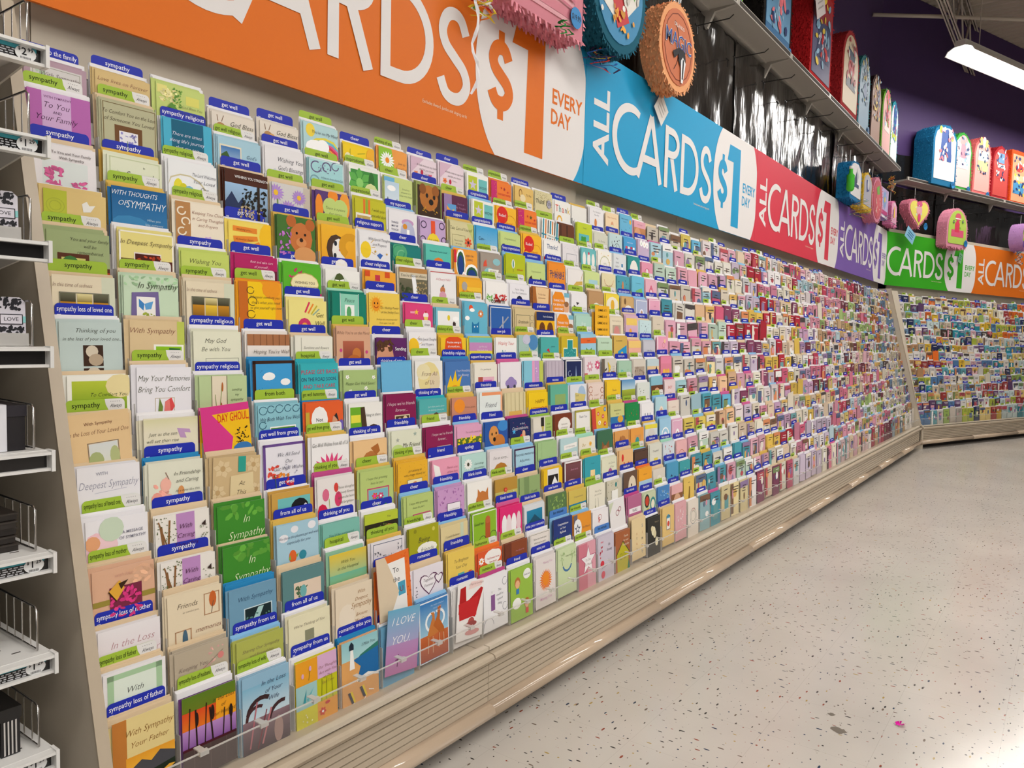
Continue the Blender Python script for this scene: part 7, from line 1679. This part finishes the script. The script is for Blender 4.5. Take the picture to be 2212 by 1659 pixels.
# goods on the gift shelves
def love_box(x, d, z, label):
    m = MB()
    w, dp, h = 0.042, 0.03, 0.085
    pr = [(-w / 2, 0.022), (w / 2, 0.022), (w / 2, h - 0.008), (w / 2 - 0.008, h), (-w / 2 + 0.008, h), (-w / 2, h - 0.008)]
    m.prism(pr, 0, 0.003, hexc('dcd8e2'))
    root = place('favor_card', m.mesh('favor_card', BOXM), wpt(1, x, d, z), (-0.1, 0, PHI1 - 0.25))
    m = MB()
    m.box(-w / 2 - 0.002, w / 2 + 0.002, -dp / 2, dp / 2, 0, 0.022)
    place('clear_cup', m.mesh('clear_cup', RIM, colours=False), parent=root)
    ink = Ink(w, h, -0.0004, 0.0001, clip=2)
    ink.scatter(26, 0.1, 0.05, 0.8, 0.45, 0.2, hexc('2a2a30'), 3)
    ink.scatter(20, 0.1, 1.25, 0.8, 0.2, 0.2, hexc('2a2a30'), 4)
    ink.rect(0, 0.78, 1, 0.26, hexc('8fd0d0'))
    ink.rect(0.1, 0.7, 0.8, 0.42, hexc('dcd8e2'))
    draw(ink, ['F .1 .7 .8 .42 .03 2a2a30'], 1)
    ink.text(0.5, 0.9, 0.27, hexc('2a2a30'), 'LOVE')
    place('artwork', ink.a.mesh('artwork', PRINT), parent=root)
    place('lettering', ink.t.mesh('lettering', PRINT), parent=root)
    tag(root, label, 'gift favor')
love_box(0.553, 1.47, LIPZ[2] + 0.033, 'white and black damask love favor on the third gift shelf')
love_box(0.562, 1.47, LIPZ[3] + 0.033, 'damask love favor closest to the divider on the fourth gift shelf')
love_box(0.515, 1.48, LIPZ[3] + 0.033, 'damask love favor behind another on the fourth gift shelf')
def gift_box(x0, x1, d0, d1, z, h, col, lid, label, ribbon_c=None, stripes=None):
    m = MB(); m.box(x0, x1, d0, d1, 0, h * 0.75, hexc(col))
    root = fixed(m.mesh('gift_box', BOXM), 'gift_box', 1, 0, 0, z)
    m = MB(); m.box(x0 - 0.002, x1 + 0.002, d0 - 0.002, d1 + 0.002, h * 0.75 + 0.0003, h, hexc(lid))
    place('lid', m.mesh('lid', BOXM), parent=root)
    if ribbon_c:
        xm = (x0 + x1) / 2
        m = MB(); m.box(xm - 0.009, xm + 0.009, d0 - 0.0045, d0 - 0.003, 0, h + 0.001, hexc(ribbon_c)); m.box(xm - 0.009, xm + 0.009, d0 - 0.004, d1, h + 0.0005, h + 0.002, hexc(ribbon_c))
        m.add([(xm, d0 - 0.006, h), (xm - 0.03, d0 - 0.008, h * 0.55), (xm - 0.018, d0 - 0.008, h * 0.6), (xm - 0.008, d0 - 0.008, h * 0.5)], [(0, 1, 2, 3)], hexc(ribbon_c))
        place('ribbon', m.mesh('ribbon', PRINT), parent=root)
    if stripes:
        m = MB()
        k = x0 + 0.004
        while k < x1 - 0.003:
            m.box(k, k + 0.0025, d0 - 0.0012, d0 - 0.0008, 0.002, h * 0.73, hexc(stripes)); k += 0.006
        k = d0 + 0.004
        while k < d1 - 0.003:
            m.box(x1 + 0.0003, x1 + 0.0008, k, k + 0.0025, 0.002, h * 0.73, hexc(stripes)); k += 0.006
        place('stripes', m.mesh('stripes', PRINT), parent=root)
    tag(root, label, 'gift box')
gift_box(0.44, 0.535, 1.47, 1.60, LIPZ[0] + 0.033, 0.10, '22222c', '16161c', 'dark gift box on the top gift shelf', 'c8ccd8')
gift_box(0.42, 0.525, 1.46, 1.56, LIPZ[1] + 0.033, 0.04, 'a8764a', 'b98a5c', 'tan gift box on the second gift shelf')
gift_box(0.50, 0.578, 1.465, 1.57, LIPZ[4] + 0.033, 0.078, '1c181c', '26222a', 'black gift box tied with a white ribbon on the fifth gift shelf', 'dedee4')
for k in range(5):
    gift_box(0.46 - 0.004 * k, 0.57 - 0.003 * (k % 2), 1.48 + 0.004 * (k % 3), 1.62, LIPZ[5] + 0.033 + k * 0.0135, 0.012, '2a2420', '3a332e', 'flat dark box, %s from the bottom of the pile on the sixth gift shelf' % ORD[k + 1])
gift_box(0.40, 0.49, 1.55, 1.70, LIPZ[6] + 0.033, 0.05, '1a1816', '242020', 'small black box at the back of the seventh gift shelf')
gift_box(0.53, 0.560, 1.46, 1.55, LIPZ[7] + 0.033, 0.085, '1c1a1c', '1a1818', 'black and white striped box by the divider on the eighth gift shelf', None, 'c8c4c0')
gift_box(0.485, 0.52, 1.455, 1.54, LIPZ[7] + 0.033, 0.075, '1c1a1c', '1a1818', 'shorter black and white striped box on the eighth gift shelf', None, 'c8c4c0')

# ------------------------------------------------------------------ litter on the floor
m = MB()
q_ = random.Random(2)
for k in range(9):
    a = k * 0.7
    m.add([(0, 0, 0.001 + k * 0.0008), (0.014 * math.cos(a), 0.014 * math.sin(a), 0.003 + q_.random() * 0.008), (0.018 * math.cos(a + 0.5), 0.018 * math.sin(a + 0.5), 0.002 + q_.random() * 0.006)], [(0, 1, 2)], hexc('d8189a'))
tag(place('paper_scrap', m.mesh('paper_scrap', FRINGE), (-0.38, 2.70, 0)), 'tiny bright pink crepe paper scrap on the floor', 'scrap')
SCUFF = material('dried_gum', (0.16, 0.135, 0.105), 0.7)
for nm, (x, y), rr in (('large', (-0.53, 2.54), 0.026), ('small', (-0.575, 2.635), 0.014)):
    m = MB()
    q_ = random.Random(int(rr * 1000))
    n = 14
    rim = [(rr * q_.uniform(0.6, 1.1) * math.cos(i * 2 * math.pi / n), rr * q_.uniform(0.5, 1.0) * math.sin(i * 2 * math.pi / n), 0.0003) for i in range(n)]
    m.add(rim + [(p[0] * 0.6, p[1] * 0.6, 0.0011) for p in rim], [(i, (i + 1) % n, n + (i + 1) % n, n + i) for i in range(n)] + [tuple(range(n, 2 * n))])
    tag(place('gum_spot', m.mesh('gum_spot', SCUFF, colours=False), (x, y, 0.0)), '%s grey gum spot trodden into the floor tiles' % nm, 'stain')
